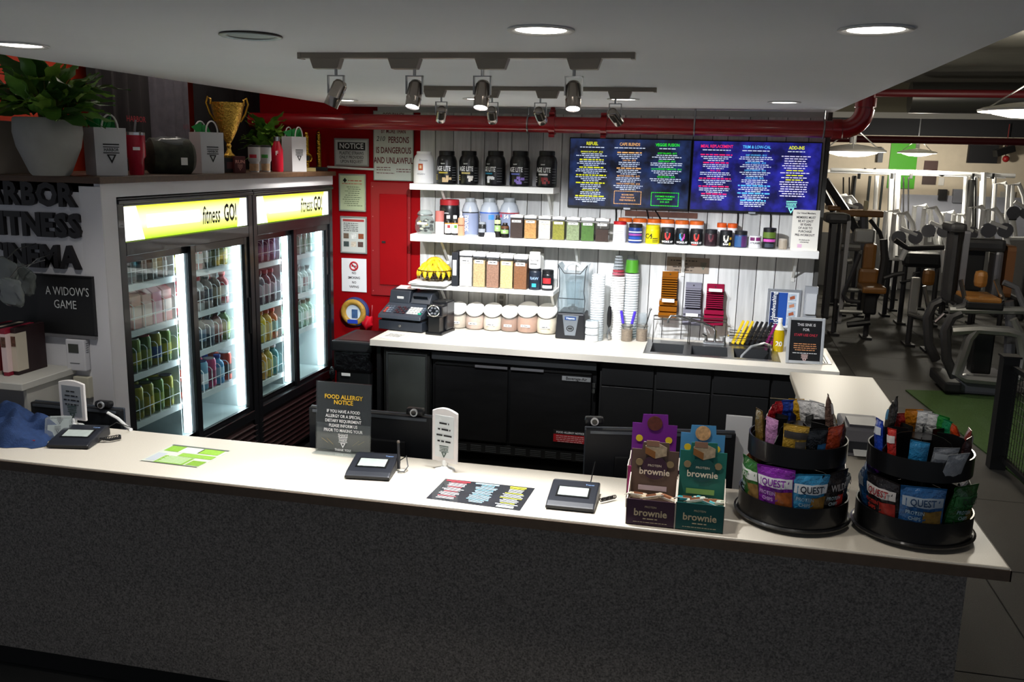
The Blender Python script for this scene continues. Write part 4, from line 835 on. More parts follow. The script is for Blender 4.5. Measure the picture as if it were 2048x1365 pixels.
# black coffee maker with a ring of dials
t = thing('coffee_maker', 'black single-cup coffee maker with round dial face beside the register', 'coffee maker', (-2.0, 6.56, ZB), -.15); t.scale = (.92, .92, .80)
B().box(-.075, .075, -.13, .14, .0, .03).build('base', mat('#0e0f12', .25), t, bevel=.01)
B().box(-.07, .07, -.02, .14, .03, .31).build('column', mat('#121317', .2), t, bevel=.015)
B().box(-.072, .072, -.12, .0, .17, .29).build('brew_head', mat('#121317', .2), t, bevel=.02)
B().box(-.05, .05, -.12, -.02, .03, .17).build('cup_bay', mat('#07080a', .3), t)
R_ = Matrix.Rotation(PI/2, 4, 'X')
B().torus((0, -.126, .235), .052, .006, 24, 6, R_).build('chrome_ring', CHROME, t)
for q in range(6): B().cyl((.030*math.cos(q*PI/3), -.12, .235+.030*math.sin(q*PI/3)), (.030*math.cos(q*PI/3), -.13, .235+.030*math.sin(q*PI/3)), .010, n=10).build('dial_button', mat('#8d9096', .3, .5), t)
B().cbox((.045, -.10, .10), (.005, .005, .08)).build('side_light', mat('#aeb4bb', .3), t)
# grey lidded jar next to it, then a row of slanted glass jars
def slant_jar(x, y, r, h, fillc, level, label, lidc='#f1efea'):
    t = thing('storage_jar', label, 'jar', (x, y, ZB), 0, 'slanted jars on the back counter')
    b = B(); n = 24; prof = [(0, .78), (.06, .94), (.25, 1.0), (.5, 1.0), (.72, .95), (.86, .78)]
    vs = []; cut = lambda X, Y_: h*.86+Y_*.72      # slanted mouth faces the front
    for s, rr in prof:
        for i in range(n):
            a = 2*PI*i/n; X, Yy = r*rr*math.cos(a), r*rr*math.sin(a); vs.append((X, Yy, s*cut(X, Yy) if s < .86 else cut(X, Yy)))
    fs = [(j*n+i, j*n+(i+1) % n, (j+1)*n+(i+1) % n, (j+1)*n+i) for j in range(len(prof)-1) for i in range(n)]+[tuple(range(n-1, -1, -1))]
    b.add(vs, fs, True); b.build('glass_body', glass('#d8d2c8', .14), t)
    c = B(); c.add([(v[0]*.95, v[1]*.95, .004+v[2]*level*.98) for v in vs], fs+[tuple((len(prof)-1)*n+i for i in range(n))], True); c.build('contents', mat(fillc, .85, var=.08, vscale=60), t)
    al = math.atan(.72); Q = Matrix.Translation((0, 0, h*.86)) @ Matrix.Rotation(al, 4, 'X')
    L = B().lathe([(r*.93, -.004), (r*.97, .004), (r*.95, .016), (r*.80, .022), (0, .024)], 28, M=Q); L.build('lid', mat(lidc, .4), t)
    B().lathe([(r*.94, -.010), (r*.98, -.008), (r*.98, -.002), (r*.94, 0)], 28, M=Q, cap=False).build('seal_ring', mat('#33322f', .5), t)
    B().cbox((0, -r*1.0, h*.30), (r*.85, .003, .018)).build('name_tag', PAPER, t); dashes(t, INK, (0, -r*1.0-.003, h*.30), [(0, 0, r*.6, .010)])
for x0, x1, pt, pb, c, lv, nm in ((880, 902, 630, 658, '#6d6a86', .8, 'small dark jar with violet lid'), (899, 934, 605, 660, '#cfc7ba', .8, 'cream powder jar, first of the white-lidded row'), (931, 969, 607, 664, '#d9bfb4', .85, 'pale pink powder jar'), (966, 1005, 608, 666, '#e6dfd2', .85, 'off-white powder jar, third of the white-lidded row'), (1001, 1037, 611, 668, '#a07a68', .78, 'cocoa brown powder jar'), (1033, 1076, 605, 672, '#b78f7c', .9, 'large pinkish brown powder jar'), (1072, 1114, 608, 674, '#ebe4d0', .9, 'cream powder jar beside the blender')):
    Y = 6.82 if x0 != 880 else 6.80; a = aty(x0, pb, Y); b_ = aty(x1, pb, Y); r = min((b_.x-a.x)/2*1.0, .088 if x0 not in (1033, 1072) else .098)
    h = (aty((x0+x1)/2, pt, Y).z-ZB)*.86
    slant_jar((a.x+b_.x)/2, 6.82, r, h, c, lv, nm+' on the back counter', '#8f8aa8' if x0 == 880 else '#f1efea')
# papers on the counter
for i, (c4, nm) in enumerate(((((757, 676), (800, 682), (822, 668), (780, 664)), 'printed paper slip before the cash register'), (((885, 672), (925, 676), (935, 664), (900, 662)), 'blank paper slip beside the coffee maker'))):
    P4 = [atz(*q, ZB+.001) for q in c4]; t = tag(B().add([p for p in P4]+[p+Vector((0, 0, .0015)) for p in P4], [(0, 1, 2, 3), (4, 5, 6, 7), (0, 1, 5, 4), (1, 2, 6, 5), (2, 3, 7, 6), (3, 0, 4, 7)]).build('paper_slip', mat('#d8d6cf', .7)), nm, 'paper')
    if i == 0: c = (P4[0]+P4[2])/2; dashes(t, GREY, c+Vector((0, 0, .004)), [(0, .05-.02*q, .13, .012) for q in range(6)], (0, 0, -.1))
# blender with clear sound cover
t = thing('blender', 'black commercial blender with clear sound cover on the back counter', 'blender', (-1.0, 6.74, ZB))
B().prism([(-.115, 0), (.115, 0), (.105, .20), (-.105, .20)], -.10, .11, Matrix.Rotation(PI/2, 4, 'X')).build('motor_base', mat('#15161a', .4), t, bevel=.012)
B().prism([(-.062, .185), (.062, .185), (.040, .03), (-.040, .03)], .109, .113, Matrix.Rotation(PI/2, 4, 'X')).build('control_panel', mat('#7b8289', .3, .5), t, bevel=.002, seg=1)
text('Vitamix', .022, mat('#dfe6ee', .5), t, (0, -.1155, .162)); B().cbox((0, -.114, .162), (.085, .002, .026)).build('name_band', mat('#1d3a6a', .4), t)
B().torus((0, -.115, .085), .020, .003, 16, 5, Matrix.Rotation(PI/2, 4, 'X') @ Matrix.Diagonal((1.3, 1, 1, 1))).build('dial_ring', INK, t); B().cbox((0, -.115, .085), (.03, .006, .012)).build('dial', INK, t)
B().box(-.085, .085, -.085, .085, .20, .215).build('gasket_plate', mat('#101114', .5), t, bevel=.004); B().lathe([(.04, .215), (.036, .232), (.012, .24), (.012, .255)], 12).build('drive_coupling', BLACK, t)
G = glass('#c7d6dc', .10, .08)
B().lathe([(.055, .245), (.075, .40), (.078, .43)], 4, cap=False, a0=PI/4, a1=PI/4+2*PI, smooth=False).build('jug', G, t)
cv = [(-.098, .205), (.098, .205), (.102, .30), (.092, .36), (.098, .52), (.112, .565), (.06, .50), (-.06, .50), (-.112, .565), (-.098, .52), (-.092, .36), (-.102, .30)]
B().prism(cv, -.10, .10, Matrix.Rotation(PI/2, 4, 'X')).build('sound_cover', G, t)
B().tube([(p[0], -.101, p[1]) for p in cv], .0035, 5, closed=True).build('cover_rim', mat('#2b2f33', .4), t); B().tube([(-.095, -.101, .31), (.095, -.101, .31)], .003, 5).build('cover_rim', mat('#2b2f33', .4), t)
B().tube([(.06*math.cos(a), -.06, .52+.055*math.sin(a)) for a in [PI*k/10 for k in range(11)]], .010, 8).build('cover_handle', mat('#c9ced1', .3), t)
# cup stacks
def cups(x, y, r0, r1, h, n, m, label, rim=None):
    t = thing('cup_stack', label, 'cups', (x, y, ZB), 0, 'cup stacks on the back counter')
    for i in range(n):
        z = h*i/n; B().lathe([(r1, z), (r1*1.06, z+.003), (r1*.99, z+h/n*.9)], 16, cap=False).build('cup_rim', rim or m, t)
    B().lathe([(r0*.96, 0), (r1*.92, h*.98), (0, h)], 16).build('nested_cups', m, t)
    return t
CL = glass('#cfd8dc', .16, .1); RIM = glass('#f6f9fa', .6, .1)
p = atz(1190, 683, ZB)
cups(p.x, p.y+.06, .056, .050, .50, 28, CL, 'tall stack of clear plastic cups next to the blender', RIM)
p = atz(1188, 683, ZB); cups(p.x-.02, p.y+.0+.01, .047, .05, .16, 3, CL, 'short stack of clear plastic cups in front of the tall one', RIM)
t = cups(atz(1227, 683, ZB).x, 6.80, .052, .050, .48, 26, mat('#f0efec', .5), 'tall stack of white paper cups')
for q in range(7): B().lathe([(.047-.003*q, .49+.022*q), (.045-.003*q, .505+.022*q)], 16).build('lid_stack', glass(('#d87a8a', '#c9505f', '#b8c0c4', '#c7cdd0', '#c7cdd0', '#c7cdd0', '#c7cdd0')[q], .5, .1), t)
t = cups(aty(1259, 640, 6.86).x, 6.86, .060, .056, .50, 26, glass('#b9d0d2', .35, .1), 'tall stack of pale clear cups topped by green lids', RIM)
B().lathe([(.053, .505), (.046, .60)], 16).build('green_cup', mat('#4f9a2a', .4), t); B().lathe([(.044, .60), (.036, .635), (.0, .64)], 16).build('clear_top', CL, t)
t = thing('hand_whisk', 'black handled whisk standing between the cup stacks', 'whisk', (atz(1211, 690, ZB).x, 6.70, ZB)); B().cyl((0, 0, .0), (0, 0, .14), .004, n=8).build('shaft', STEEL, t); B().lathe([(.007, .10), (.016, .125), (.018, .20), (.012, .255), (0, .265)], 12).build('grip', BLACK, t); B().lathe([(0, 0), (.014, .01), (.016, .05), (.005, .10)], 8).build('wire_head', CHROME, t)
for i, (px, lab) in enumerate(((1252, 'glass pot of brown mix with purple-handled scoops'), (1282, 'glass pot of brown mix with a steel spoon, nearer the sink'))):
    p = atz(px, 684, ZB); t = thing('utensil_pot', lab, 'pot', (p.x, p.y+.04, ZB), 0, 'glass utensil pots')
    B().lathe([(.042, 0), (.044, .10), (.042, .13)], 16, cap=False).build('glass_body', glass('#cfcabf', .15), t); B().lathe([(.040, .003), (.041, .085), (0, .088)], 16).build('contents', mat('#8d7a66', .9, var=.3, vscale=90), t)
    B().torus((0, 0, .115), .044, .004, 16, 5).build('wire_clip', STEEL, t)
    if i == 0:
        for s in (-1, 1): B().tube([(s*.02, 0, .08), (s*.035, .01, .14)], .005, 6).build('scoop_stem', STEEL, t); B().tube([(s*.033, .01, .13), (s*.052, .015, .225)], .011, 8).build('scoop_handle', mat('#4a34b8', .4), t)
    else: B().tube([(.0, 0, .05), (.035, 0, .15), (.055, 0, .24)], .005, 6).sph((.057, 0, .245), .01, 8, 6).build('spoon', STEEL, t); B().lathe([(.03, .02), (.034, .20)], 14, c=(-.005, .07, 0), cap=False).build('clear_tube', CL, t)
# lid dispensers on the wall
def lidrack(px0, px1, pt, pb, col, label, tagz):
    a = aty(px0, pb, 6.80); x1 = aty(px1, pb, 6.80).x; z0 = a.z; z1 = aty((px0+px1)/2, pt, 6.92).z; w = (x1-a.x)*.92; h = z1-z0
    t = thing('lid_dispenser', label, 'dispenser', ((a.x+x1)/2, 6.935, z0), 0, 'lid dispensers on the wall'); m = glass(col, .55, .1)
    B().box(-w*.40, w*.40, -.012, 0, h*.1, h).build('back_plate', m, t, bevel=.004); B().cyl((0, -.014, h*.93), (0, -.008, h*.93), .006, n=8).build('screw', INK, t)
    for q in range(9): B().prism([(-w*.40, 0), (w*.40, 0), (w*.38, -.09), (-w*.38, -.09)], h*(.45+.05*q), h*(.475+.05*q)).build('lid', m, t)
    for q in range(3): B().prism([(-w*.47, 0), (w*.47, 0), (w*.45, -.10-.02*q), (-w*.45, -.10-.02*q)], h*(.30-.12*q), h*(.40-.12*q)).build('tier', m, t, bevel=.004)
    B().cbox((0, -.135, h*tagz), (w*.6, .003, h*.07)).build('name_tag', PAPER, t)
lidrack(1312, 1356, 542, 640, '#a8661c', 'amber lid dispenser on the plank wall', .42)
lidrack(1360, 1404, 565, 655, '#9a98a6', 'smoky clear lid dispenser between the amber and red ones', .30)
lidrack(1402, 1450, 568, 655, '#a81e46', 'raspberry red lid dispenser on the plank wall', .9)
# triple sink
t = thing('triple_sink', 'stainless steel sink with three basins in the back counter', 'sink', (0, 0, ZB))
x0, x1, y0, y1 = -.425, .515, 6.31, 6.82
xs = [x0+.045, x0+.275, x0+.33, x0+.585, x0+.63, x0+.885]; b = B(); zt = .004
for a, c in ((x0, xs[0]), (xs[1], xs[2]), (xs[3], xs[4]), (xs[5], x1)): b.box(a, c, y0, y1, -.001, zt)
for i in (0, 2, 4): b.box(xs[i], xs[i+1], y0, y0+.055, -.001, zt).box(xs[i], xs[i+1], y1-.13, y1, -.001, zt)
b.build('rim', STEEL, t)
for i in (0, 2, 4):
    a, c, d, e, z = xs[i], xs[i+1], y0+.055, y1-.13, -.17
    B().add([(a, d, 0), (c, d, 0), (c, e, 0), (a, e, 0), (a+.02, d+.02, z), (c-.02, d+.02, z), (c-.02, e-.02, z), (a+.02, e-.02, z)], [(0, 4, 5, 1), (1, 5, 6, 2), (2, 6, 7, 3), (3, 7, 4, 0), (4, 7, 6, 5)]).build('basin', mat('#56585a', .35, .9), t)
    B().lathe([(.03, z+.002), (.02, z+.004), (0, z+.003)], 14, c=((a+c)/2, (d+e)/2, 0)).build('drain', CHROME, t)
t = thing('sink_faucet', 'chrome swing faucet with two handles behind the sink', 'faucet', (.07, 6.80, ZB+.004))
B().box(-.085, .085, -.025, .025, 0, .022).build('deck_plate', CHROME, t, bevel=.008)
B().tube([(0, 0, .02), (0, 0, .10), (-.02, -.01, .13), (-.10, -.05, .165), (-.28, -.12, .215), (-.33, -.135, .215), (-.345, -.14, .19), (-.345, -.14, .165)], .0095, 10).build('spout', CHROME, t)
for s in (-1, 1): B().cyl((s*.065, 0, .02), (s*.065, 0, .055), .014, .011, n=10).tube([(s*.065, 0, .058), (s*.095, -.02, .075)], .008, 8).build('tap_handle', CHROME, t)
t = thing('rinse_hose', 'grey arched spray hose over the right-hand basin', 'hose', (.36, 6.55, ZB))
B().tube([(.10, .10, .005), (.10, .09, .05), (.05, .03, .075), (-.04, -.05, .06), (-.10, -.10, .0), (-.12, -.12, -.08)], .010, 8).build('hose_tube', mat('#a9adaf', .35, .6), t); B().cyl((.10, .10, 0), (.10, .10, .03), .018, n=12).build('hose_collar', CHROME, t)
t = thing('wire_dish_rack', 'thin dark wire rack standing behind the sink basins', 'rack', (0, 0, ZB+.004)); M_W = mat('#3d3a36', .4, .6)
def wire(*p): B().tube(p, .004, 6).build('wire', M_W, t)
for xa, xb in ((-.385, -.115), (-.115, .155)): wire((xa, 6.72, 0), (xa, 6.72, .20), (xb-.012, 6.76, .20), (xb-.012, 6.76, 0)); wire((xa, 6.72, .175), (xb-.012, 6.76, .175)); wire((xa, 6.72, .20), (xa, 6.81, .19), (xb-.012, 6.83, .19), (xb-.012, 6.76, .20))
# sink tidy with coloured scoops
t = thing('scoop_tray', 'dark wire tray behind the sink holding coloured scoops', 'tray', (.335, 6.84, ZB)); 
B().box(-.16, .17, -.05, .06, 0, .008).build('tray_base', mat('#2c2926', .5), t)
for z in (.06, .10): B().tube([(-.16, -.05, z), (.17, -.05, z), (.17, .06, z), (-.16, .06, z)], .003, 5, closed=True).build('wire', M_W, t)
for i, c in enumerate(('#d9b81c', '#e2c22a', '#d9b81c', '#17171a', '#141416', '#1b1b1e', '#17171a', '#8a1d62', '#7d1a58')):
    nm = {'#d9b81c': 'yellow', '#e2c22a': 'yellow', '#8a1d62': 'purple', '#7d1a58': 'purple'}.get(c, 'black')
    k_ = ('left', 'middle', 'right', 'first', 'second', 'third', 'fourth', 'left', 'right')[i]
    o = thing('scoop', '%s %s plastic scoop leaning in the tray behind the sink' % (k_+('-hand' if i in (0, 2, 7, 8) else ''), nm), 'scoop', (.335-.135+.034*i, 6.84, ZB+.009), 0, 'scoops in the sink tray', (-.1, .38, 0))
    B().box(-.009, .009, -.016, .016, .0, .19-.01*(i > 6)).build('handle', mat(c, .4), o, bevel=.003, seg=1); B().box(-.011, .011, -.03, .03, .0, .05).build('cup', mat(c, .4), o, bevel=.004, seg=1)
t, w, h, y = wsign('handwashing_poster', 'silver framed blue handwashing poster on the plank wall', 'poster', 1536, 1604, 579, 660, Y=6.936, board='#dfe4ea', frame='#a9adb3', fw=.018)
B().quad((-w*.38, 0, -h*.40), (w*.10, 0, -h*.40), (w*.10, 0, h*.42), (-w*.38, 0, h*.42)).build('blue_field', mat('#1d4fa8', .5), t, (0, y, 0)); B().quad((-w*.40, 0, -h*.40), (-w*.16, 0, -h*.40), (-w*.16, 0, h*.42), (-w*.40, 0, h*.42)).build('navy_band', mat('#12295c', .5), t, (0, y-.0005, 0))
text('Handwashing', h*.145, PRINTW, t, (-w*.29, y-.0015, h*.08), (PI/2, -PI/2, 0), bold=.015, sx=.9); text('101', h*.145, PRINTW, t, (-w*.19, y-.0015, -h*.28), (PI/2, -PI/2, 0), bold=.02)
for q in range(4): B().quad((w*.12, 0, h*(.22-.2*q)), (w*.36, 0, h*(.22-.2*q)), (w*.36, 0, h*(.39-.2*q)), (w*.12, 0, h*(.39-.2*q))).build('hand_picture', mat('#b9c9d8', .5, var=.2, vscale=30), t, (0, y, 0)); B().quad((w*.17, 0, h*(.25-.2*q)), (w*.32, 0, h*(.28-.2*q)), (w*.30, 0, h*(.36-.2*q)), (w*.16, 0, h*(.32-.2*q))).build('hand_print', mat(('#a85a3c', '#c98a6a')[q % 2], .5), t, (0, y-.0008, 0))
t, w, h, y = wsign('soap_dispenser', 'grey wall soap dispenser beside the handwashing poster', 'dispenser', 1610, 1636, 572, 640, Y=6.936, th=.09, board='#9ea1a6'); B().box(-w*.4, w*.4, -.075, -.05, -h*.30, h*.30).build('window', mat('#c9ccd0', .3), t); B().box(-w*.3, w*.3, -.07, -.01, -h*.58, -h*.48).build('nozzle', mat('#5d5b58', .5), t)
p = atz(1557, 703, ZB); t = thing('soap_bottle', 'clear bottle of yellow dish soap with white cap beside the sink', 'bottle', (p.x-.005, p.y+.0, ZB))
B().lathe([(.036, 0), (.038, .01), (.038, .135), (.030, .165), (.014, .19), (.014, .205)], 16).build('bottle_body', mat('#d9b90c', .15, trans=.3), t); B().lathe([(.034, .16), (.020, .19), (.015, .205), (.015, .225)], 16).build('shoulder', mat('#e6e4d2', .3), t); B().lathe([(.016, .215), (.016, .245), (0, .247)], 12).build('cap', W_, t); ctext('20', .05, PRINTW, t, .0385, .06, bold=.02)
# framed staff notice standing on the counter end, over the drain grid
a, b_ = atz(1574, 727, ZB), atz(1641, 731, ZB); t = thing('staff_sign', 'silver framed staff-use-only sign standing by the sink', 'sign', ((a.x+b_.x)/2, (a.y+b_.y)/2+.0, ZB+.004), .10, None, (-.12, 0, .06)); w = .245; h = .315
B().box(-w/2+.01, w/2-.01, -.004, .004, .01, h-.01).build('board', mat('#141416', .4), t)
B().box(-w/2, -w/2+.02, -.009, .009, 0, h).box(w/2-.02, w/2, -.009, .009, 0, h).box(-w/2+.02, w/2-.02, -.009, .009, h-.02, h).box(-w/2+.02, w/2-.02, -.009, .009, 0, .02).build('frame', mat('#b4b7ba', .35, .3), t, bevel=.004); B().bar((0, .005, .2), (0, .09, .0), .06, .004).build('easel_leg', BLACK, t)
lines([('THIS SINK IS', .026, 0, .265), ('FOR', .026, 0, .232)], t, mat('#c9c9c9', .6), (0, -.0055, 0), bold=.01); lines([('STAFF USE ONLY', .024, 0, .195)], t, mat('#a8283a', .6), (0, -.0055, 0), bold=.015)
dashes(t, mat('#c98a5a', .6), (0, -.0055, 0), [(0, .135-.014*q, .15-.02*(q == 3), .010) for q in range(4)]); dashes(t, mat('#c9c9c9', .6), (0, -.0055, 0), [(0, .072, .16, .009)]); harbor(t, mat('#d8b9b4', .6), (0, -.0055, .042), .045)
t = thing('drain_grid', 'small steel drain grid set in the counter end behind the staff sign', 'grid', (.77, 6.56, ZB)); B().box(-.085, .085, -.2, .2, -.001, .004).build('frame', STEEL, t)
for q in range(8): B().cbox((-.06+.017*q, 0, .006), (.006, .36, .004)).build('bar', mat('#4a4c4e', .4, .8), t)
# ================================================================ THINGS ON THE FRONT COUNTER
def on_top(c4, z, name, label, cat, m, th=.0012):
    P = [atz(x, y, z+th) for x, y in c4]; c = sum(P, Vector())/4; b = B().add([(p.x-c.x, p.y-c.y, 0) for p in P]+[(p.x-c.x, p.y-c.y, -th*.8) for p in P], [(0, 1, 2, 3), (7, 6, 5, 4), (0, 4, 5, 1), (1, 5, 6, 2), (2, 6, 7, 3), (3, 7, 4, 0)])
    t = thing(name, label, cat, c); b.build('sheet', m, t)
    q = [Vector((p.x-c.x, p.y-c.y, .0006)) for p in P]
    def uv(u, v): return q[0]*(1-u)*(1-v)+q[1]*u*(1-v)+q[2]*u*v+q[3]*(1-u)*v     # u to the right, v away from the viewer
    return t, uv
def rect(t, uv, u0, u1, v0, v1, m, name='print_block', dz=.0003):
    B().quad(*[uv(u, v)+Vector((0, 0, dz)) for u, v in ((u0, v0), (u1, v0), (u1, v1), (u0, v1))]).build(name, m, t)
t, uv = on_top(((279, 922), (395, 936), (462, 902), (346, 889)), ZC, 'class_flyer', 'green and white timetable flyer lying on the counter', 'flyer', mat('#cfd2c4', .5))
for u0, u1, v0, v1, c in ((.22, .72, .03, .40, '#7fb02c'), (.05, .30, .62, .92, '#86b832'), (.40, .98, .42, .60, '#8cba3c'), (.60, .95, .66, .92, '#90c038'), (.75, .98, .05, .30, '#7da82c')): rect(t, uv, u0, u1, v0, v1, mat(c, .5, var=.1, vscale=90))
rect(t, uv, .02, .99, .93, .985, mat('#5d6458', .5)); rect(t, uv, .30, .62, .62, .9, mat('#e8eae2', .5)); rect(t, uv, .04, .2, .08, .5, mat('#b9bfc4', .5)); rect(t, uv, .02, .98, .0, .025, mat('#4a5048', .5))
for q in range(9): rect(t, uv, .25+.02*(q % 3), .68, .07+.037*q, .083+.037*q, mat('#e9efdc', .5), 'small_print', .0006)
t, uv = on_top(((852, 997), (1040, 1022), (1070, 977), (891, 958)), ZC, 'menu_sheet', 'dark laminated smoothie menu sheet lying on the counter', 'menu', mat('#24272c', .25, coat=.5, var=.3, vscale=12))
for u0, c in ((.05, '#c9c4c4'), (.38, '#9fc4d4'), (.70, '#c9cbcc')):
    for q in range(15):
        cc = {.05: ('#b5555a', c), .38: ('#7fb6cc', c), .70: ('#c9c83a', c)}[u0][0 if q % 4 == 0 else 1]; w = random.uniform(.14, .24)
        rect(t, uv, u0+.13-w/2, u0+.13+w/2, .85-.054*q, .875-.054*q, mat(cc, .5), 'menu_print')
rect(t, uv, .03, .30, .90, .955, mat('#b5333f', .5), 'heading'); rect(t, uv, .36, .62, .90, .955, mat('#9fc4d4', .5), 'heading'); rect(t, uv, .74, .92, .90, .955, mat('#d8d63a', .5), 'heading'); rect(t, uv, .74, .92, .03, .10, mat('#d3dccb', .5), 'emblem')

def sig_pad(x, y, rz, label, pen):
    t = thing('signature_pad', label, 'signature pad', (x, y, ZC), rz, 'signature pads on the counter'); w, d = .178, .20; M_ = mat('#1b1e26', .4)
    pr = Matrix.Rotation(PI/2, 4, 'Z') @ Matrix.Rotation(PI/2, 4, 'X')
    B().prism([(-d/2, .002), (-d/2-.006, .018), (-d/2+.02, .028), (d/2-.03, .052), (d/2, .046), (d/2+.004, .002)], -w/2, w/2, pr).build('casing', M_, t, bevel=.006)
    sl = math.atan2(.024, d-.05)
    def slab(u, v, a, b, m, n, dz=0): B().cbox((u, -d/2+.02+v*math.cos(sl), .0285+v*math.sin(sl)+dz), (a, b, .002), (sl, 0, 0)).build(n, m, t)
    slab(0, .072, .124, .078, mat('#08090b', .3), 'bezel'); slab(0, .072, .110, .062, mat('#a9b2ac', .2, var=.06, vscale=40), 'lcd', .0012)
    text('Topaz', .013, mat('#7f9fd0', .5), t, (.055, -d/2+.02+.13*math.cos(sl), .030+.13*math.sin(sl)), (sl, 0, 0), bold=.01)
    B().box(-w/2, w/2, -d/2-.004, -d/2+.0, .006, .014).build('front_groove', BLACK, t)
    if pen == 'up':
        B().cyl((w/2+.01, .02, .01), (w/2+.005, .035, .115), .0065, .005, n=8).build('pen', mat('#2a2a2d', .3), t); B().tube([(w/2-.01, .06, .02), (w/2+.035, .05, .055), (w/2+.045, .03, .02), (w/2+.035, .0, .006), (w/2+.01, -.005, .006)], .0028, 6).build('cord', BLACK, t); B().sph((w/2+.005, .035, .118), .007, 8, 6).build('pen_end', mat('#5a5148', .3), t)
    else:
        b = B(); n = 60; b.tube([(w/2+.012+.05*i/n+.006*math.cos(i*1.1), -.0+.05*(i/n)-.006*math.sin(i*1.1)*0, .014+.007*math.sin(i*1.1)) for i in range(n)], .002, 5); b.build('coil_cord', BLACK, t)
        B().tube([(.05, d/2, .03), (.055, d/2+.02, .07), (.062, d/2+.035, .115)] if pen == 'mid' else [(w/2-.02, d/2-.02, .03), (w/2+.03, d/2, .06), (w/2+.08, d/2+.05, .02)], .0022, 6).build('cord', BLACK, t)
        if pen == 'side': B().tube([(w/2+.005, -.01, .02), (w/2+.045, .0, .012), (w/2+.075, .03, .012), (w/2+.06, .06, .012)], .006, 8).build('pen_loop', BLACK, t)
sig_pad(-2.612, 3.25, .20, 'black signature pad at the left end of the counter, near the blue cloth', 'side')
sig_pad(-1.265, 3.25, .12, 'dark blue signature pad with upright pen in the middle of the counter', 'up')
sig_pad(-.440, 3.155, .02, 'black signature pad with coiled cord beside the brownie boxes', 'mid')
# acrylic allergy sign
a, b_ = atz(632, 903, ZC), atz(738, 914, ZC); w = (b_-a).length; h = aty(683, 770, 3.42).z-ZC; t = thing('allergy_sign', 'dark acrylic FOOD ALLERGY NOTICE sign standing on the counter', 'sign', ((a.x+b_.x)/2, (a.y+b_.y)/2+.01, ZC), math.atan2(b_.y-a.y, b_.x-a.x), None, (-.07, 0, .0))
B().box(-w/2, w/2, -.002, .002, .012, h).build('panel', mat('#2e2f30', .25, coat=.4, var=.15, vscale=5), t); B().box(-w/2-.004, w/2+.004, -.0045, -.0028, .004, h+.004).build('clear_sleeve', glass('#dfe6e6', .02), t)
B().box(-w/2, w/2, -.05, .05, 0, .004).build('clear_foot', glass('#dfe6e6', .08), t); B().box(-w/2, w/2, -.0022, -.0018, .012, h*.42).build('lower_fade', mat('#5c5d60', .3), t)
Yw = -.006
lines([('FOOD ALLERGY', h*.085, 0, h*.80), ('NOTICE', h*.085, 0, h*.725)], t, mat('#e0b42c', .5), (0, Yw, 0), bold=.025, sx=.92)
lines([(s, h*.062, 0, h*(.595-.068*i)) for i, s in enumerate(('IF YOU HAVE A FOOD', 'ALLERGY OR A SPECIAL', 'DIETARY REQUIREMENT', 'PLEASE INFORM US', 'PRIOR TO MAKING YOUR', 'SHAKE'))]+[('THANK YOU!', h*.05, 0, h*.045)], t, PRINTW, (0, Yw, 0), bold=.012, sx=.80)
harbor(t, PRINTW, (0, Yw, h*.17), h*.13)
for s in (-1, 1):
    for q in range(2): B().bar((s*w*(.18+.1*q), Yw, h*(.12+.02*q)), (s*w*(.30+.1*q), Yw, h*(.20-.0*q)), .0015, .0005).build('gold_streak', mat('#a8925a', .5), t)
# little white framed signs on stands
def stand_sign(px0, px1, pt, pb, X, Y, label, rz, dark):
    h = aty((px0+px1)/2, pt, Y).z-aty((px0+px1)/2, pb, Y).z; w = (aty(px1, pb, Y).x-aty(px0, pb, Y).x)/math.cos(rz); z0 = max(.035, aty((px0+px1)/2, pb, Y).z-ZC)
    t = thing('frame_stand', label, 'sign', (X, Y, ZC), rz)
    B().lathe([(.042, 0), (.04, .006), (.018, .012), (.010, .022), (.013, .03), (.008, z0+.01)], 18).build('foot', WHITE, t)
    arc = [(-w/2, z0), (w/2, z0), (w/2, z0+h*.93)]+[(w/2-w*i/8, z0+h*(.93+.07*math.sin(PI*i/8))) for i in range(1, 8)]+[(-w/2, z0+h*.93)]
    B().prism(arc, -.006, .006, Matrix.Rotation(PI/2, 4, 'X')).build('frame', mat('#e8e3e0', .35), t, bevel=.003, seg=1)
    B().box(-w*.37, w*.37, -.0075, -.0062, z0+h*.09, z0+h*.86).build('card', mat('#8d9296' if dark else '#dfe3e2', .5), t)
    dashes(t, INK, (0, -.009, 0), [(0, z0+h*(.72-.11*q), w*(.38, .50, .60, .52)[q], h*.055) for q in range(4)], h=.55); harbor(t, mat('#2f4a3a', .5), (0, -.009, z0+h*.22), w*.36)
stand_sign(118, 173, 771, 849, -2.775, 3.43, 'white framed sign on a stand at the left end of the counter', -.1, True)
stand_sign(858, 912, 838, 946, -.995, 3.345, 'white framed sign on a round foot right of the allergy sign', -.25, False)
# clear card holder with cards
t = thing('card_holder', 'clear business card holder at the left end of the counter', 'card holder', (-2.735, 3.29, ZC), .35); CLR = glass('#d6dcdc', .15, .05)
B().prism([(-.05, 0), (.05, 0), (.05, .012), (.03, .012), (.028, .05), (.01, .05), (.008, .09), (-.03, .09), (-.05, .02)], -.05, .05, Matrix.Rotation(PI/2, 4, 'Z') @ Matrix.Rotation(PI/2, 4, 'X')).build('holder', CLR, t)
for q in range(2):
    c = B().cbox((0, -.030+.036*q, .035+.03*q), (.088, .004, .052), (-.35, 0, 0)).build('business_card', mat('#aeb4b0', .5), t); harbor(c, INK, (0, -.034+.036*q, .045+.03*q), .026, (PI/2-.35, 0, 0)); dashes(c, GREY, (0, -.034+.036*q, .026+.03*q), [(0, 0, .06, .006), (0, -.009, .05, .005)], (PI/2-.35, 0, 0))
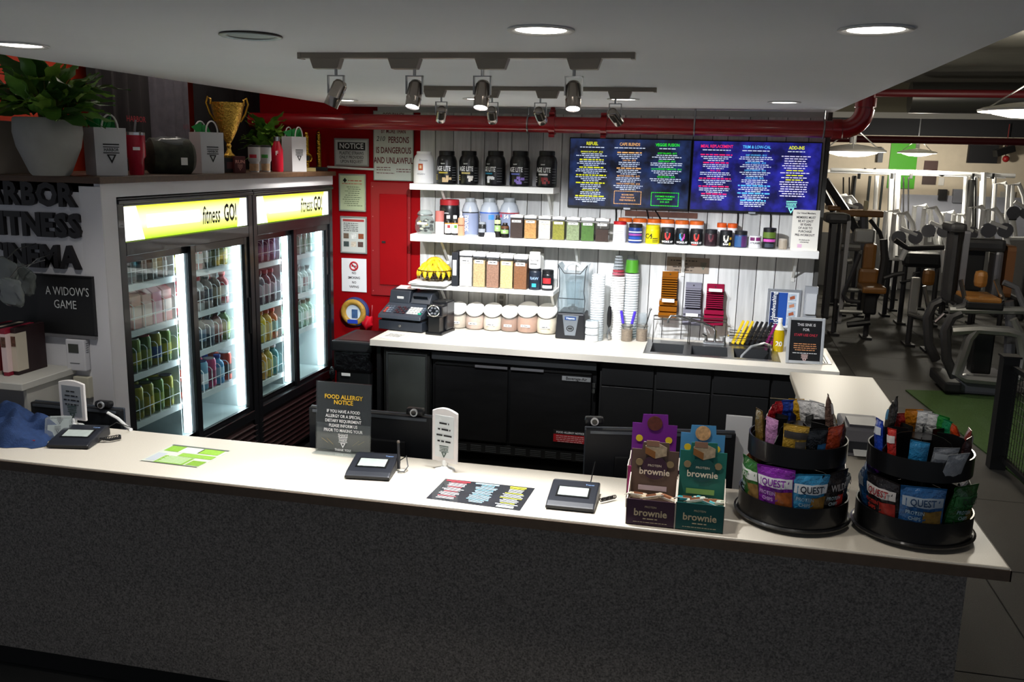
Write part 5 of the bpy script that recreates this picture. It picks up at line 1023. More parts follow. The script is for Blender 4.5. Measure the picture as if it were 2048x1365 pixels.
# crumpled blue cloth
t = thing('blue_cloth', 'crumpled navy blue garment heaped at the left end of the counter', 'garment', (-2.98, 3.25, ZC)); b = B(); n, m = 34, 20; vs = []
for j in range(m+1):
    for i in range(n+1):
        u, v = i/n*2-1, j/m*2-1; e = max(0, 1-(abs(u)**2.4+abs(v)**2.4)); hgt = .105*e**.55*(1-.25*u)
        hgt *= 1+.28*math.sin(u*9+v*4+1.5*math.sin(v*6))+.12*math.sin(v*17-u*8)
        vs.append((u*.26+.02*math.sin(v*7), v*.15+.015*math.sin(u*9), max(.002, hgt)))
b.add(vs, [(j*(n+1)+i, j*(n+1)+i+1, (j+1)*(n+1)+i+1, (j+1)*(n+1)+i) for j in range(m) for i in range(n)], True); b.build('cloth_folds', mat('#1d355e', .85, var=.15, vscale=60, bump=.3, bscale=200), t); B().cbox((.20, -.09, .022), (.04, .02, .006), (.2, .2, .4)).build('red_tag', mat('#8d1d2a', .6), t)
# ---------------------------------------------------------------- snack boxes
def snack_box(px0, px1, Yf, zf, zs, zt, c1, c2, word, label, top_art, dep=.13):
    """open counter display: low front, sloping sides, tall printed back with a tab"""
    X0, X1 = px0, px1; w = X1-X0; t = thing('snack_box', label, 'snack box', ((X0+X1)/2, Yf, ZC), 0, 'protein snack boxes')
    m1, m2, mi = mat(c1, .5), mat(c2, .5), mat('#cfc3b4', .7)
    B().box(-w/2, w/2, 0, .003, 0, zf).build('front_flap', m2, t)
    for s in (-1, 1):
        B().prism([(0, 0), (dep, 0), (dep, zs*.62), (dep*.7, zs*.55), (dep*.35, zf*1.05), (0, zf)], s*w/2-.0015, s*w/2+.0015, Matrix.Rotation(PI/2, 4, 'Z') @ Matrix.Rotation(PI/2, 4, 'X')).build('side_flap', [mi], t)
    B().box(-w/2, w/2, 0, dep, 0, .003).build('bottom', mi, t)
    tb = [(-w/2, .0), (w/2, .0), (w/2, zs), (w*.30, zs), (w*.28, zt), (-w*.27, zt-.004), (-w*.29, zs), (-w/2, zs)]
    B().prism(tb, -dep-.003, -dep, Matrix.Rotation(PI/2, 4, 'X')).build('header_card', m1, t)
    y = dep-.0045
    if top_art == 'bar':
        B().prism([(-.036, -.012), (.0, -.03), (.04, -.016), (.04, .014), (.004, .03), (-.036, .016)], 0, .002, Matrix.Rotation(PI/2, 4, 'X')).build('bar_picture', mat('#a9977c', .6, var=.3, vscale=60), t, (0, y, zs+.0)); B().prism([(-.036, -.012), (.0, -.03), (.0, -.004), (-.036, .012)], 0.002, .003, Matrix.Rotation(PI/2, 4, 'X')).build('bar_filling', mat('#8a5a2c', .6), t, (0, y, zs)); B().cyl((0, 0, 0), (0, -.001, 0), .045, n=20).build('badge', mat(c2, .5), t, (0, y, zs*.73)); B().cbox((-.01, 0, .026), (.045, .002, .02)).build('cream_swirl', mat('#8d6a54' if word else '#9a8d80', .6), t, (0, y-.002, zs))
    else:
        B().cyl((0, 0, 0), (0, -.002, 0), .028, n=20).build('cookie_picture', mat(top_art, .6, var=.35, vscale=70), t, (0, y, zs+.004))
    for s in (-1, 1): B().cyl((s*w*.33, y, zs*.80), (s*w*.33, y-.001, zs*.80), .013, n=16).build('seal', mat('#d8c22c' if top_art != 'bar' else '#8d7a58', .5), t)
    if word == 'brownie':
        text('brownie', .034, mat('#e9dcc4', .5), t, (0, y-.0016, zs*.66), bold=.02, sx=.95); text('PROTEIN', .012, mat('#e9dcc4', .5), t, (0, y-.0016, zs*.76)); text('brownie', .036, mat('#c3b391', .5), t, (0, -.001, zf*.50), bold=.02, sx=.95); text('PROTEIN', .010, mat('#c3b391', .5), t, (0, -.001, zf*.74)); dashes(t, mat('#c3b391', .5), (0, -.001, 0), [(0, zf*.28, w*.3, .008), (0, zf*.14, w*.7, .005)])
        B().quad((-w*.33, 0, zs*.36), (w*.28, 0, zs*.36), (w*.28, 0, zs*.44), (-w*.33, 0, zs*.44)).build('date_patch', mat('#b9a8b0' if c2 == '#3a2234' else '#7fa85a', .6), t, (0, y, 0))
    else: text('PROTEIN', .018, PRINTW, t, (0, y-.0016, zs*.74), bold=.02); text(word, .034, mat('#e9a84c', .5), t, (0, y-.0016, zs*.62), bold=.03)
    return t, w
def bars_in(t, w, c, n, lab, z=.088, dep=.13):
    c0 = t.location
    for q in range(n):
        o = thing('protein_bar', lab % (ORD[q]), 'protein bar', (c0.x-w*.32+w*.64*q/max(1, n-1), c0.y+dep*.45, ZC+z), 0, 'bars in the brownie boxes', (-.5+.1*q, .2*(-1)**q, .5-.4*q))
        B().box(-.034, .034, -.016, .016, -.008, .008).build('wrapper', mat(c[q % len(c)], .3, bump=.5, bscale=60), o, bevel=.005); B().box(-.042, .042, -.017, .017, -.001, .001).build('crimp', mat('#d6d2c6', .35), o); B().box(-.02, .015, -.0165, .0165, .0, .0086).build('print', mat('#8d5a3c', .5), o)
zf = .15
def zz(x, y, Y): return aty(x, y, Y).z-ZC
t, w = snack_box(-.230, -.064, 2.995, zz(1300, 1002, 2.995), zz(1300, 900, 3.125), zz(1305, 884, 3.125), '#5d4a40', '#3a2234', 'brownie', 'brown and plum protein brownie display box on the counter', 'bar'); bars_in(t, w, ('#d8c7ae', '#cdb99a', '#d2c0a8'), 3, '%s cream wrapped brownie bar in the plum box')
t, w = snack_box(-.060, .102, 2.995, zz(1398, 1009, 2.995), zz(1400, 903, 3.125), zz(1405, 885, 3.125), '#1d6a5e', '#0f4a48', 'brownie', 'teal green protein brownie display box on the counter', 'bar'); bars_in(t, w, ('#2f9aa6', '#d8e0cf', '#58b3b8', '#cfd8c4'), 4, '%s teal wrapped brownie bar in the green box', .092)
snack_box(-.245, -.080, 3.15, .16, zz(1300, 848, 3.28), zz(1305, 828, 3.28), '#6d1f86', '#a0246a', 'muffin', 'purple protein muffin display box behind the brown brownie box', '#5a2c22')
snack_box(-.065, .095, 3.15, .16, zz(1400, 868, 3.28), zz(1400, 850, 3.28), '#4a8ec0', '#c2588f', 'muffin', 'blue and pink protein muffin display box behind the green brownie box', '#c9a070')
# ---------------------------------------------------------------- two-tier turning snack displays
M_SU = mat('#0f0f10', .35, coat=.3)
def pouch(w, h, th, c, name, label, cat, group, band=None, word=None, wc=None, art=None):
    """pillow bag standing on its bottom crimp, printed face towards -Y"""
    t = thing(name, label, cat, (0, 0, 0), 0, group); n, m = 8, 10; vs = []; b = B()
    for s in (-1, 1):
        for j in range(m+1):
            for i in range(n+1):
                u, v = i/n*2-1, j/m; bul = (max(0, 1-u*u)**.6)*(max(0, 1-(2*v-1)**4)); k = 1+.16*math.sin(u*7+v*11+s)
                vs.append((u*w/2*(1-.05*math.sin(PI*v)), s*th/2*bul*k+s*.0005, v*h))
    o = (n+1)*(m+1); fs = []
    for s in (0, 1):
        for j in range(m):
            for i in range(n): q = s*o+j*(n+1)+i; fs.append((q, q+1, q+n+2, q+n+1))
    b.add(vs, fs, True); mm = mat(c, .28, bump=1.0, bscale=45, coat=.4); b.build('wrapper', mm, t)
    def face(u0, u1, v0, v1, m, nm, k=6):
        q = B(); vv = []
        for j in range(k+1):
            for i in range(k+1):
                u, v = u0+(u1-u0)*i/k, v0+(v1-v0)*j/k; bul = (max(0, 1-u*u)**.6)*(max(0, 1-(2*v-1)**4)); kk = 1+.16*math.sin(u*7+v*11-1)
                vv.append((u*w/2*(1-.05*math.sin(PI*v)), -th/2*bul*kk-.0022, v*h))
        q.add(vv, [(j*(k+1)+i, j*(k+1)+i+1, (j+1)*(k+1)+i+1, (j+1)*(k+1)+i) for j in range(k) for i in range(k)], True); q.build(nm, m, t)
    B().box(-w/2, w/2, -.001, .001, h*.955, h*1.02).build('top_crimp', mat(c, .25, .3), t)
    if band: face(-.92, .92, .68, .86, mat(band, .35), 'brand_band')
    if art: face(.05, .9, .06, .62, mat(art, .4, var=.4, vscale=50), 'food_picture')
    if word:
        me = text_mesh(word, h*.17, .02, .8); me.materials.append(mat(wc or '#101014', .4))
        for v in me.vertices:
            u, q = v.co.x/(w/2), .775+v.co.y/h; v.co = (v.co.x, -th/2*(max(0, 1-u*u)**.6)*(max(0, 1-(2*q-1)**4))*1.18-.0045, q*h)
        link('brand_print', me, t)
        for tx, vv in (('PROTEIN', .585), ('CHIPS', .475)):
            me = text_mesh(tx, h*.10, .01, .75); me.materials.append(mat('#c9a8d6' if c == '#7a1c96' else ('#c2352a' if c == '#1b1719' else '#9fb8c4'), .4))
            for v in me.vertices:
                x_ = v.co.x-w*.16; u, q = x_/(w/2), vv+v.co.y/h; v.co = (x_, -th/2*(max(0, 1-u*u)**.6)*(max(0, 1-(2*q-1)**4))*1.18-.0045, q*h)
            link('small_brand_print', me, t)
    return t
def susan(cx, cy, k, lower, upper, where):
    t = thing('snack_carousel', 'black two-tier round snack carousel '+where, 'display stand', (cx, cy, ZC)); R1, R2 = .190, .170; z2 = .235
    B().lathe([(.15, 0), (.16, .008), (.16, .014)], 40).build('turntable', BLACK, t)
    B().lathe([(R1+.012, .016), (R1+.014, .022), (R1+.006, .026), (R1, .024), (R1, .10), (R1-.005, .10), (R1-.005, .022), (0, .022)], 48).build('lower_tray', M_SU, t)
    B().lathe([(R2, z2), (R2, z2+.070), (R2-.005, z2+.070), (R2-.005, z2+.005), (0, z2+.005)], 48).build('upper_tray', M_SU, t)
    B().cyl((0, 0, .02), (0, 0, z2+.11), .05, n=16).build('core', M_SU, t)
    for tier, R, z0, hh in ((0, R1, .024, .17), (1, R2, z2+.005, .125)):
        for q in range(8):
            a = q*PI/4+.2+k*.35; b = B().prism([(.045, 0), (R-.008, 0), (R-.008, .07), (R*.75, hh*.93), (R*.55, hh), (.045, hh)], -.0015, .0015, Matrix.Rotation(a, 4, 'Z') @ Matrix.Rotation(PI/2, 4, 'X')); b.build('divider', M_SU, t, (0, 0, z0))
    for tier, items, R, z0 in ((0, lower, R1, .026), (1, upper, R2, z2+.007)):
        for a, w, h, c, band, word, wc, art, lab, r_, lean in items:
            o = pouch(w, h, .05 if tier == 0 else .026, c, 'snack_bag' if tier == 0 else 'snack_bar', lab+' '+where, 'snack', 'snacks on the carousel '+where, band, word, wc, art)
            A = math.radians(a); rr = R*r_; o.location = (cx+rr*math.sin(A), cy-rr*math.cos(A), ZC+z0+.004); o.rotation_euler = Euler((lean, random.uniform(-.06, .06), A))
    return t
LOW1 = [(-66, .13, .19, '#2f6a2a', '#e6e8e2', 'KET', '#2f6a2a', '#8a6a3a', 'green chip bag on the lower tier, far left,', .74, .16), (-24, .135, .20, '#7a1c96', '#efeef2', 'QUEST', '#7a1c96', '#a85a24', 'purple chip bag with white band on the lower tier', .76, .17),
        (12, .125, .19, '#2f86b4', '#e9edf0', 'QUEST', '#1d2a3a', '#8a6524', 'blue chip bag with white band on the lower tier', .76, .17), (46, .135, .19, '#1d1a1b', None, 'WILDE', '#a9a6a4', '#b52a22', 'black chip bag with red picture on the lower tier', .74, .16), (84, .12, .18, '#28364a', '#a9adb2', 'QUEST', '#28364a', None, 'dark blue chip bag on the lower tier, far right,', .74, .14), (130, .13, .19, '#5a2a86', None, None, None, None, "violet chip bag at the lower tier's back", .7, .12), (-110, .13, .19, '#b5562a', None, None, None, None, "orange chip bag at the lower tier's back", .7, .12)]
UP1 = [(-72, .062, .15, '#6b5420', None, None, None, None, 'gold and black bar on the upper tier, far left,', .78, .1), (-46, .055, .14, '#b07aa8', None, None, None, None, 'pink speckled bar on the upper tier', .80, .08), (-10, .085, .135, '#a8842a', '#3a3634', None, None, '#54504c', 'gold and grey pack on the upper tier', .82, .1), (18, .08, .125, '#15181d', None, None, None, '#2f6a9a', 'black and blue pack on the upper tier', .82, .1), (46, .08, .13, '#b8421c', None, None, None, None, 'orange red pack on the upper tier', .82, .1), (76, .05, .13, '#4a2a2c', None, None, None, None, 'dark maroon bar on the upper tier, far right,', .8, .08),
       (-120, .05, .155, '#c21f2a', '#efe9e6', None, None, None, "first red and white bar at the upper tier's back", .80, -.25), (-138, .05, .158, '#c21f2a', '#efe9e6', None, None, None, "second red and white bar at the upper tier's back", .78, -.2), (-155, .05, .16, '#2444a4', None, None, None, None, "first royal blue bar at the upper tier's back", .82, -.25), (-168, .05, .16, '#2a4cb4', None, None, None, None, "second royal blue bar at the upper tier's back", .8, -.2), (178, .055, .165, '#c99a24', '#efe9e6', None, None, None, "yellow bar at the upper tier's back", .80, -.2), (160, .06, .17, '#ecebea', '#2a2a2c', None, None, None, "first white bar at the upper tier's back", .84, -.3), (144, .06, .17, '#f0efee', None, None, None, None, "second white bar at the upper tier's back", .80, -.25), (128, .06, .165, '#e6e6e6', '#1d1d1f', None, None, None, "white bar with black band at the upper tier's back", .84, -.3), (108, .055, .155, '#e2dfd4', '#c99a24', None, None, None, 'white and yellow bar at the right of the upper tier', .84, -.2), (96, .016, .215, '#6a5248', '#d6d4d2', None, None, None, "thin meat stick standing tall at the upper tier's back", .7, -.15)]
LOW2 = [(-50, .135, .19, '#1b1719', '#cfcac6', 'QUEST', '#8a1d24', '#9a2a22', 'black and red chip bag with white band on the lower tier', .76, .17), (-4, .14, .19, '#24598e', '#a9b6c2', 'QUEST', '#1d3a5c', '#8a6a2c', 'steel blue chip bag on the lower tier', .78, .16), (44, .135, .19, '#1f5a26', '#3d7a44', 'QUEST', '#123016', '#6a5a24', 'dark green chip bag on the lower tier', .76, .16), (86, .12, .18, '#1a1c1a', None, None, None, None, 'black chip bag on the lower tier, far right,', .72, .12), (-100, .13, .19, '#2a5f94', '#cfd6dc', None, None, None, 'bright blue chip bag on the lower tier, far left,', .74, .14), (-145, .13, .2, '#7a2aa8', None, None, None, '#c2561f', "purple and orange chip bag at the lower tier's back", .7, .1)]
UP2 = [(-78, .06, .15, '#1f3fa8', '#dfe4ee', None, None, None, 'royal blue bar on the upper tier, far left,', .8, .08), (-48, .035, .14, '#b82a22', '#e6dcd8', None, None, None, 'slim red and white bar on the upper tier', .82, .08), (-16, .06, .12, '#2478a8', None, None, None, None, 'bright blue bar on the upper tier', .84, .1), (14, .085, .115, '#8d9094', '#c9ccce', None, None, None, 'silver foil pack on the upper tier', .80, .3), (26, .08, .10, '#a9acb0', None, None, None, None, 'crumpled silver pack lying in front on the upper tier', .90, .35), (58, .05, .125, '#3a2426', None, None, None, None, 'dark brown bar on the upper tier', .82, .08), (86, .05, .135, '#7a2a24', '#c9c2bc', None, None, None, 'rust red bar on the upper tier, far right,', .82, .06),
       (100, .055, .15, '#d8481e', '#efe6e0', None, None, None, 'orange red and white bar at the right of the upper tier', .84, -.3), (118, .06, .155, '#1f8a5a', None, None, None, None, "emerald green bar at the upper tier's back", .82, -.3), (136, .06, .165, '#2a8a3a', '#dfe8df', None, None, None, "grass green and white bar at the upper tier's back", .84, -.3), (154, .06, .165, '#e6e6e4', '#2a2a2c', None, None, None, "first white bar with black band at the upper tier's back", .82, -.3), (168, .06, .168, '#ebebea', '#3a3a3c', None, None, None, "second white bar with black band at the upper tier's back", .80, -.28), (-174, .06, .172, '#e08a1c', '#efece6', None, None, None, "orange and white bar at the upper tier's back", .84, -.3), (-150, .055, .15, '#a8241f', None, None, None, None, "dark red bar at the upper tier's back", .8, -.2), (-120, .018, .215, '#3a3634', '#8d8a86', None, None, None, "first thin dark meat stick at the upper tier's back", .72, -.1), (-108, .018, .20, '#3f3a36', '#4f86a8', None, None, None, "second thin dark meat stick at the upper tier's back", .68, -.05)]
susan(.345, 3.235, 0, LOW1, UP1, 'by the brownie boxes')
susan(.748, 3.215, 1, LOW2, UP2, 'at the counter corner')
# ---------------------------------------------------------------- screens on the staff desk, seen from behind
def monitor(c4, Y0, Y1, label, drop, cam_px, side=None):
    """c4: the two top corners in the picture at depths Y0, Y1"""
    a, b_ = aty(*c4[0], Y0), aty(*c4[1], Y1); zt = (a.z+b_.z)/2; w = math.hypot(b_.x-a.x, b_.y-a.y); rz = math.atan2(b_.y-a.y, b_.x-a.x); c = (a+b_)/2
    t = thing('monitor', label, 'monitor', (c.x, c.y, .736), rz); H_ = zt-.736; hh = drop
    B().box(-w/2, w/2, 0, .03, H_-hh, H_).build('back_shell', mat('#16181c', .45), t, bevel=.006); B().box(-w/2-.002, w/2+.002, .028, .04, H_-hh-.003, H_+.003).build('bezel', mat('#3f454e', .35), t, bevel=.003, seg=1)
    B().box(-w/2+.012, w/2-.012, .04, .042, H_-hh+.012, H_-.012).build('panel', mat('#0a0b0d', .2), t); B().box(-w*.3, w*.3, -.012, 0, H_-hh*.8, H_-hh*.35).build('rear_bulge', mat('#121316', .5), t, bevel=.006)
    B().box(-.03, .03, -.01, .02, .012, H_-hh*.5).build('stand_neck', BLACK, t); B().box(-.11, .11, -.08, .10, 0, .012).build('stand_foot', BLACK, t, bevel=.004); B().box(-w/2+.02, w/2-.02, -.004, .001, H_-.018, H_-.006).build('top_highlight', mat('#5a6068', .3, .4), t)  # last strip is a painted highlight along the shell's upper edge
    p = aty(*cam_px, c.y); o = thing('webcam', 'round black webcam clipped on '+label, 'webcam', (p.x, c.y+.01, zt+.004), rz, 'webcams on the monitors')
    B().box(-.04, .04, -.022, .02, .002, .034).build('housing', BLKPLASTIC, o, bevel=.012); B().cyl((0, -.021, .018), (0, -.03, .018), .017, n=18).build('lens_ring', mat('#c9ccd0', .3, .6), o); B().cyl((0, -.029, .018), (0, -.033, .018), .011, n=16).build('lens', mat('#050506', .1), o); B().box(-.02, .02, .012, .02, -.03, .004).build('clip', BLKPLASTIC, o)
monitor(((617, 812), (862, 840)), 3.62, 3.62, 'the middle monitor behind the allergy sign', .33, (830, 838))
monitor(((1172, 847), (1472, 880)), 3.60, 3.72, 'the right monitor behind the snack boxes', .32, (1187, 862))
monitor(((58, 800), (240, 826)), 3.62, 3.62, 'the left monitor behind the counter', .30, (207, 824))
t = tag(B().tube([aty(215, 826, 3.6), aty(236, 838, 3.6), aty(252, 853, 3.55), atz(262, 860, ZC+.006)], .008, 8).build('white_cable', WHITE), 'white cable curving down beside the left monitor', 'cable')
a, b_ = aty(1453, 832, 3.78), aty(1505, 838, 3.78); t = tag(B().box(a.x, b_.x, 3.78, 3.80, .736, a.z).build('white_board', mat('#dfe0e2', .5)), 'plain white upright board behind the right monitor', 'board')
a = aty(1712, 852, 4.1); t = thing('label_printer', 'grey label printer on the counter return between the carousels', 'printer', (.70, 4.12, ZC)); B().box(-.085, .085, -.11, .14, 0, .13).build('body', mat('#77767c', .5), t, bevel=.012); B().box(-.06, .06, -.113, -.105, .02, .07).build('paper_slot', mat('#2a2c33', .4), t); B().cbox((0, -.02, .135), (.12, .14, .012)).build('lid', mat('#55555c', .4), t); B().cbox((0, -.13, .03), (.08, .06, .002), (.3, 0, 0)).build('paper_tongue', PAPER, t)
# ================================================================ TOP OF THE PARTITION
ZD = 2.108
def deck(px, X, py=330):
    p = atx(px, py, X); s = (p-O).dot(FWD)/F_PX
    return Vector((X, p.y, ZD)), s      # place on the cap, metres per pixel there
# planter with a broad-leaved plant
p, s = deck(101, -3.20); r = 64*s; h = 112*s
t = thing('potted_plant', 'big leafy green plant in a round pale grey planter on the partition', 'plant', p)
B().lathe([(r*.52, 0), (r*.60, h*.05), (r*.92, h*.50), (r, h*.75), (r*.97, h*.97), (r*.93, h), (r*.88, h*.97), (r*.86, h*.9), (0, h*.88)], 32).build('planter', mat('#8b8b88', .6, var=.08, vscale=12), t)
M_LF = [mat(c, .4, var=.25, vscale=14) for c in ('#4a7428', '#62903a', '#3a6026', '#7aa03c')]
def leaf_mesh(L, Wd, m):
    b = B(); n = 8; vs = []
    for i in range(n+1):
        u = i/n; wd = Wd*math.sin(PI*min(1, u*1.02))**.8*(1-.25*u); z = -.35*L*u*u
        for q in (-1, -.5, 0, .5, 1): vs.append((L*u, wd*q, z+.12*abs(q)*wd+.01*math.sin(u*14)*abs(q)))
    b.add(vs, [(i*5+k, i*5+k+1, (i+1)*5+k+1, (i+1)*5+k) for i in range(n) for k in range(4)], True)
    return b.mesh('leaf', m)
LM = [leaf_mesh(L, W2, M_LF[i]) for i, (L, W2) in enumerate(((.22, .052), (.18, .048), (.25, .058), (.16, .045)))]
for q in range(95):
    a = random.uniform(0, 2*PI); el = random.uniform(.0, 1.3); rr = random.uniform(.02, .15); zz_ = h*.9+random.uniform(.02, .19)
    link('leaf', LM[q % 4], t, (rr*math.cos(a), rr*math.sin(a), zz_), Euler((random.uniform(-.5, .5), -el, a+random.uniform(-.3, .3))))
for q in range(7):
    a = q*.9; B().tube([(.02*math.cos(a), .02*math.sin(a), h*.85), (.05*math.cos(a), .05*math.sin(a), h*.9+.12), (.12*math.cos(a), .12*math.sin(a), h*.9+.22)], [.007, .005, .003], 6).build('stem', mat('#5a5a2a', .6), t)
t = tag(B().box(-.09, .09, -.20, .20, 0, .26).build('grey_carton', mat('#6d675f', .8, var=.06), None, deck(4, -3.55)[0], bevel=.004), 'plain grey carton at the left end of the partition', 'carton')
def gift_bag(px, X, w, d, h, rz, label, tissue):
    p, s = deck(px, X); t = thing('gift_bag', label, 'bag', p, rz, 'white paper gift bags'); w, d, h = w*s, d*s, h*s
    B().add([(-w/2, -d/2, 0), (w/2, -d/2, 0), (w/2, d/2, 0), (-w/2, d/2, 0), (-w/2*1.03, -d/2, h), (w/2*1.03, -d/2, h), (w/2*1.03, d/2, h), (-w/2*1.03, d/2, h), (-w/2*1.0, -d*.1, h*.45), (w/2*1.0, -d*.1, h*.45)], [(0, 1, 5, 4), (2, 3, 7, 6), (0, 3, 2, 1), (0, 4, 8), (4, 7, 8), (7, 3, 8), (3, 0, 8), (1, 9, 5), (5, 9, 6), (6, 9, 2), (2, 9, 1)]).build('paper_bag', mat('#c3c3c6', .7), t)
    for y in (-d*.5, d*.5): B().tube([(w*.26*math.cos(a), y, h*.97+h*.30*math.sin(a)) for a in [PI*k/10 for k in range(11)]], .0045, 6).build('handle', mat('#cfcfcc', .6), t)
    harbor(t, INK, (0, -d/2-.002, h*.5), w*.52)
    for q in range(tissue):
        a = random.uniform(-.4, .4); B().add([(-.02+a*w*.5, -d*.2, h*.9), (.03+a*w*.5, d*.1, h*.9), (.02+a*w, -.01, h*(1.15+.12*random.random())), (-.03+a*w, .02, h*1.12)], [(0, 1, 2), (0, 2, 3)]).add([(-.01+a*w*.5, d*.2, h*.9), (.05+a*w*.5, -d*.1, h*.9), (.04+a*w, .01, h*(1.12+.1*random.random()))], [(0, 1, 2)]).build('tissue', mat('#0f7a34', .7), t)
gift_bag(213, -3.10, 62, 50, 93, 1.05, 'large white paper gift bag with green tissue next to the planter', 7)
gift_bag(415, -3.08, 50, 40, 80, 1.10, 'white paper gift bag left of the gold cup', 3)
gift_bag(589, -3.06, 36, 30, 68, 1.15, 'small white paper gift bag by the red bottle', 8)
def tumbler(px, X, w, h, body, label, kind):
    p, s = deck(px, X); r, h = w*s/2, h*s; t = thing('tumbler' if kind != 2 else 'bottle', label, 'tumbler' if kind != 2 else 'bottle', p)
    if kind == 2: B().lathe([(r*.9, 0), (r, h*.03), (r, h*.62), (r*.55, h*.82), (r*.5, h*.86)], 18).build('body', mat(body, .3), t); B().lathe([(r*.58, h*.86), (r*.58, h*.98), (0, h)], 14).build('cap', CHROME, t); ctext('F', h*.16, PRINTW, t, r*1.02, h*.52, .4, bold=.03)
    else:
        B().lathe([(r*.70, 0), (r*.74, h*.03), (r*.80, h*.35), (r, h*.42), (r, h*.88)], 18).build('body', mat(body, .3 if kind == 0 else .5), t); B().lathe([(r*1.02, h*.88), (r*1.02, h*.94), (r*.6, h*.96), (0, h*.96)], 18).build('lid', CHROME if kind == 0 else mat('#2a2c2a', .4), t)
        if kind == 0: B().cyl((0, 0, h*.95), (r*.2, 0, h*1.22), .006, n=8).build('straw', glass('#d0d0d4', .3), t); patch(t, r*1.02, 20, 60, h*.55, h*.62, PRINTW)
        else: patch(t, r*1.01, -20, 50, h*.5, h*.62, mat(('#b52a38', '#3d8a3a')[kind-3], .5)); patch(t, r*.84, -80, 80, h*.05, h*.30, mat('#a88a6a', .6, var=.2, vscale=40), 'wood_band', 10)
tumbler(273, -3.08, 38, 88, '#a8142e', 'tall red tumbler with steel rim beside the large gift bag', 0)
tumbler(509, -3.08, 24, 56, '#b9b9bb', 'grey tumbler with red mark behind the mug', 3)
tumbler(532, -3.08, 22, 55, '#b3b3b5', 'grey tumbler with green mark next to the red bottle', 4)
tumbler(555, -3.06, 23, 70, '#b0102a', 'red steel bottle between the grey tumblers and the small gift bag', 2)
# camouflage duffel in clear wrap
p, s = deck(340, -3.12); t = thing('duffel_bag', 'camouflage duffel bag in clear plastic wrap on the partition', 'bag', p, .85); L, R_ = 98*s, 36*s
me = B().lathe([(0, -L/2), (R_*.7, -L/2+.01), (R_, -L*.38), (R_*1.02, 0), (R_, L*.38), (R_*.7, L/2-.01), (0, L/2)], 20, (0, 0, R_*.92), Matrix.Rotation(PI/2, 4, 'Y')); me.v = [(v[0], v[1], max(0, v[2])) for v in me.v]; me.build('duffel', mat('#2c2f24', .8, var=.6, vscale=22), t)
me = B().sph((0, 0, R_*1.55), R_*.85, 16, 8, (1.5, .9, .55)); me.v = [(v[0]*(1+.1*math.sin(v[1]*160+v[2]*90)), v[1]*(1+.12*math.sin(v[0]*140)), v[2]*(1+.03*math.sin(v[0]*190+v[1]*120))) for v in me.v]; me.build('plastic_wrap', glass('#aab0b4', .25, .12), t)
B().cbox((L*.18, -R_*1.03, R_*.7), (R_*.35, .002, R_*.4)).build('white_tag', PAPER, t)
# trophies
p, s = deck(459, -3.10); hT = 146*s; t = thing('trophy_cup', 'large hammered gold trophy cup with two handles on the partition', 'trophy', p, .8)
M_GH = mat('#d6ac4a', .22, .75, bump=1.0, bscale=55)
B().box(-.06, .06, -.06, .06, 0, hT*.20).build('plinth', mat('#150f0d', .4), t, bevel=.004); B().cbox((0, -.062, hT*.10), (.07, .002, hT*.09)).build('plate', mat('#54201c', .4), t)
rc = 33*s; B().lathe([(.035, hT*.20), (.04, hT*.23), (.02, hT*.27), (.012, hT*.33), (.018, hT*.36), (.012, hT*.39), (.03, hT*.45), (rc*.55, hT*.58), (rc*.80, hT*.74), (rc*.97, hT*.90), (rc, hT*.93), (rc*.95, hT*.93), (rc*.75, hT*.75), (0, hT*.6)], 28).build('cup', M_GH, t)
for sg in (-1, 1): B().tube([(sg*rc*.75, 0, hT*.68), (sg*rc*1.05, 0, hT*.78), (sg*rc*1.25, 0, hT*.92), (sg*rc*1.15, 0, hT*1.0), (sg*rc*.98, 0, hT*.97), (sg*rc*1.0, 0, hT*.90)], .007, 8).build('handle', GOLD, t)
p, s = deck(478, -3.02); t = thing('brown_mug', 'small dark red printed box in front of the gold cup', 'box', p, .7); B().box(-11*s, 11*s, -11*s, 11*s, 0, 33*s).build('carton', mat('#54201e', .5), t, bevel=.003); text('RUN', 9*s, mat('#c98a7a', .5), t, (0, -11*s-.002, 22*s), bold=.03); harbor(t, mat('#c98a7a', .5), (0, -11*s-.002, 12*s), 10*s)
p, s = deck(520, -3.35); t = tag(B().box(-.045, .045, -.03, .03, 0, .17).build('white_carton', mat('#a9aaa6', .7), None, p), 'pale carton standing behind the grey tumblers', 'carton')
p, s = deck(535, -3.36); t = thing('dark_plant', 'dark green bushy plant behind the small gift bag', 'plant', p); B().lathe([(.05, 0), (.07, .10), (0, .1)], 16).build('pot', mat('#1d1d1c', .6), t)
for q in range(70): a = random.uniform(0, 6.28); link('leaf', LM[(1, 3)[q % 2]], t, (.03*math.cos(a), .03*math.sin(a), .12+random.uniform(0, .2)), Euler((0, -random.uniform(-.2, 1.3), a)))
for i, (px, hh, cup) in enumerate(((614, 70, False), (638, 72, True))):
    p, s = deck(px, -3.06-.04*i); t = thing('column_trophy', ('gold column trophy with wreath medal by the red wall', 'gold column trophy on a black base by the red wall')[i], 'trophy', p, .6, 'column trophies'); B().box(-16*s, 16*s, -.03, .03, 0, 7*s).build('base', mat('#c9b47a', .4) if i == 0 else BLACK, t); B().cyl((0, 0, 7*s), (0, 0, hh*s), 5*s, n=12).build('column', mat('#a8822c', .25, 1, bump=.6, bscale=90), t)
    if i == 0: B().torus((0, -.02, 26*s), 8*s, 2*s, 18, 6, Matrix.Rotation(PI/2, 4, 'X')).build('wreath', GOLD, t); B().cyl((0, -.02, 26*s), (0, -.015, 26*s), 5*s, n=12).build('medal', mat('#2a2418', .4), t)
    B().sph((0, 0, (hh+3)*s), 4*s, 10, 6).build('finial', GOLD, t)
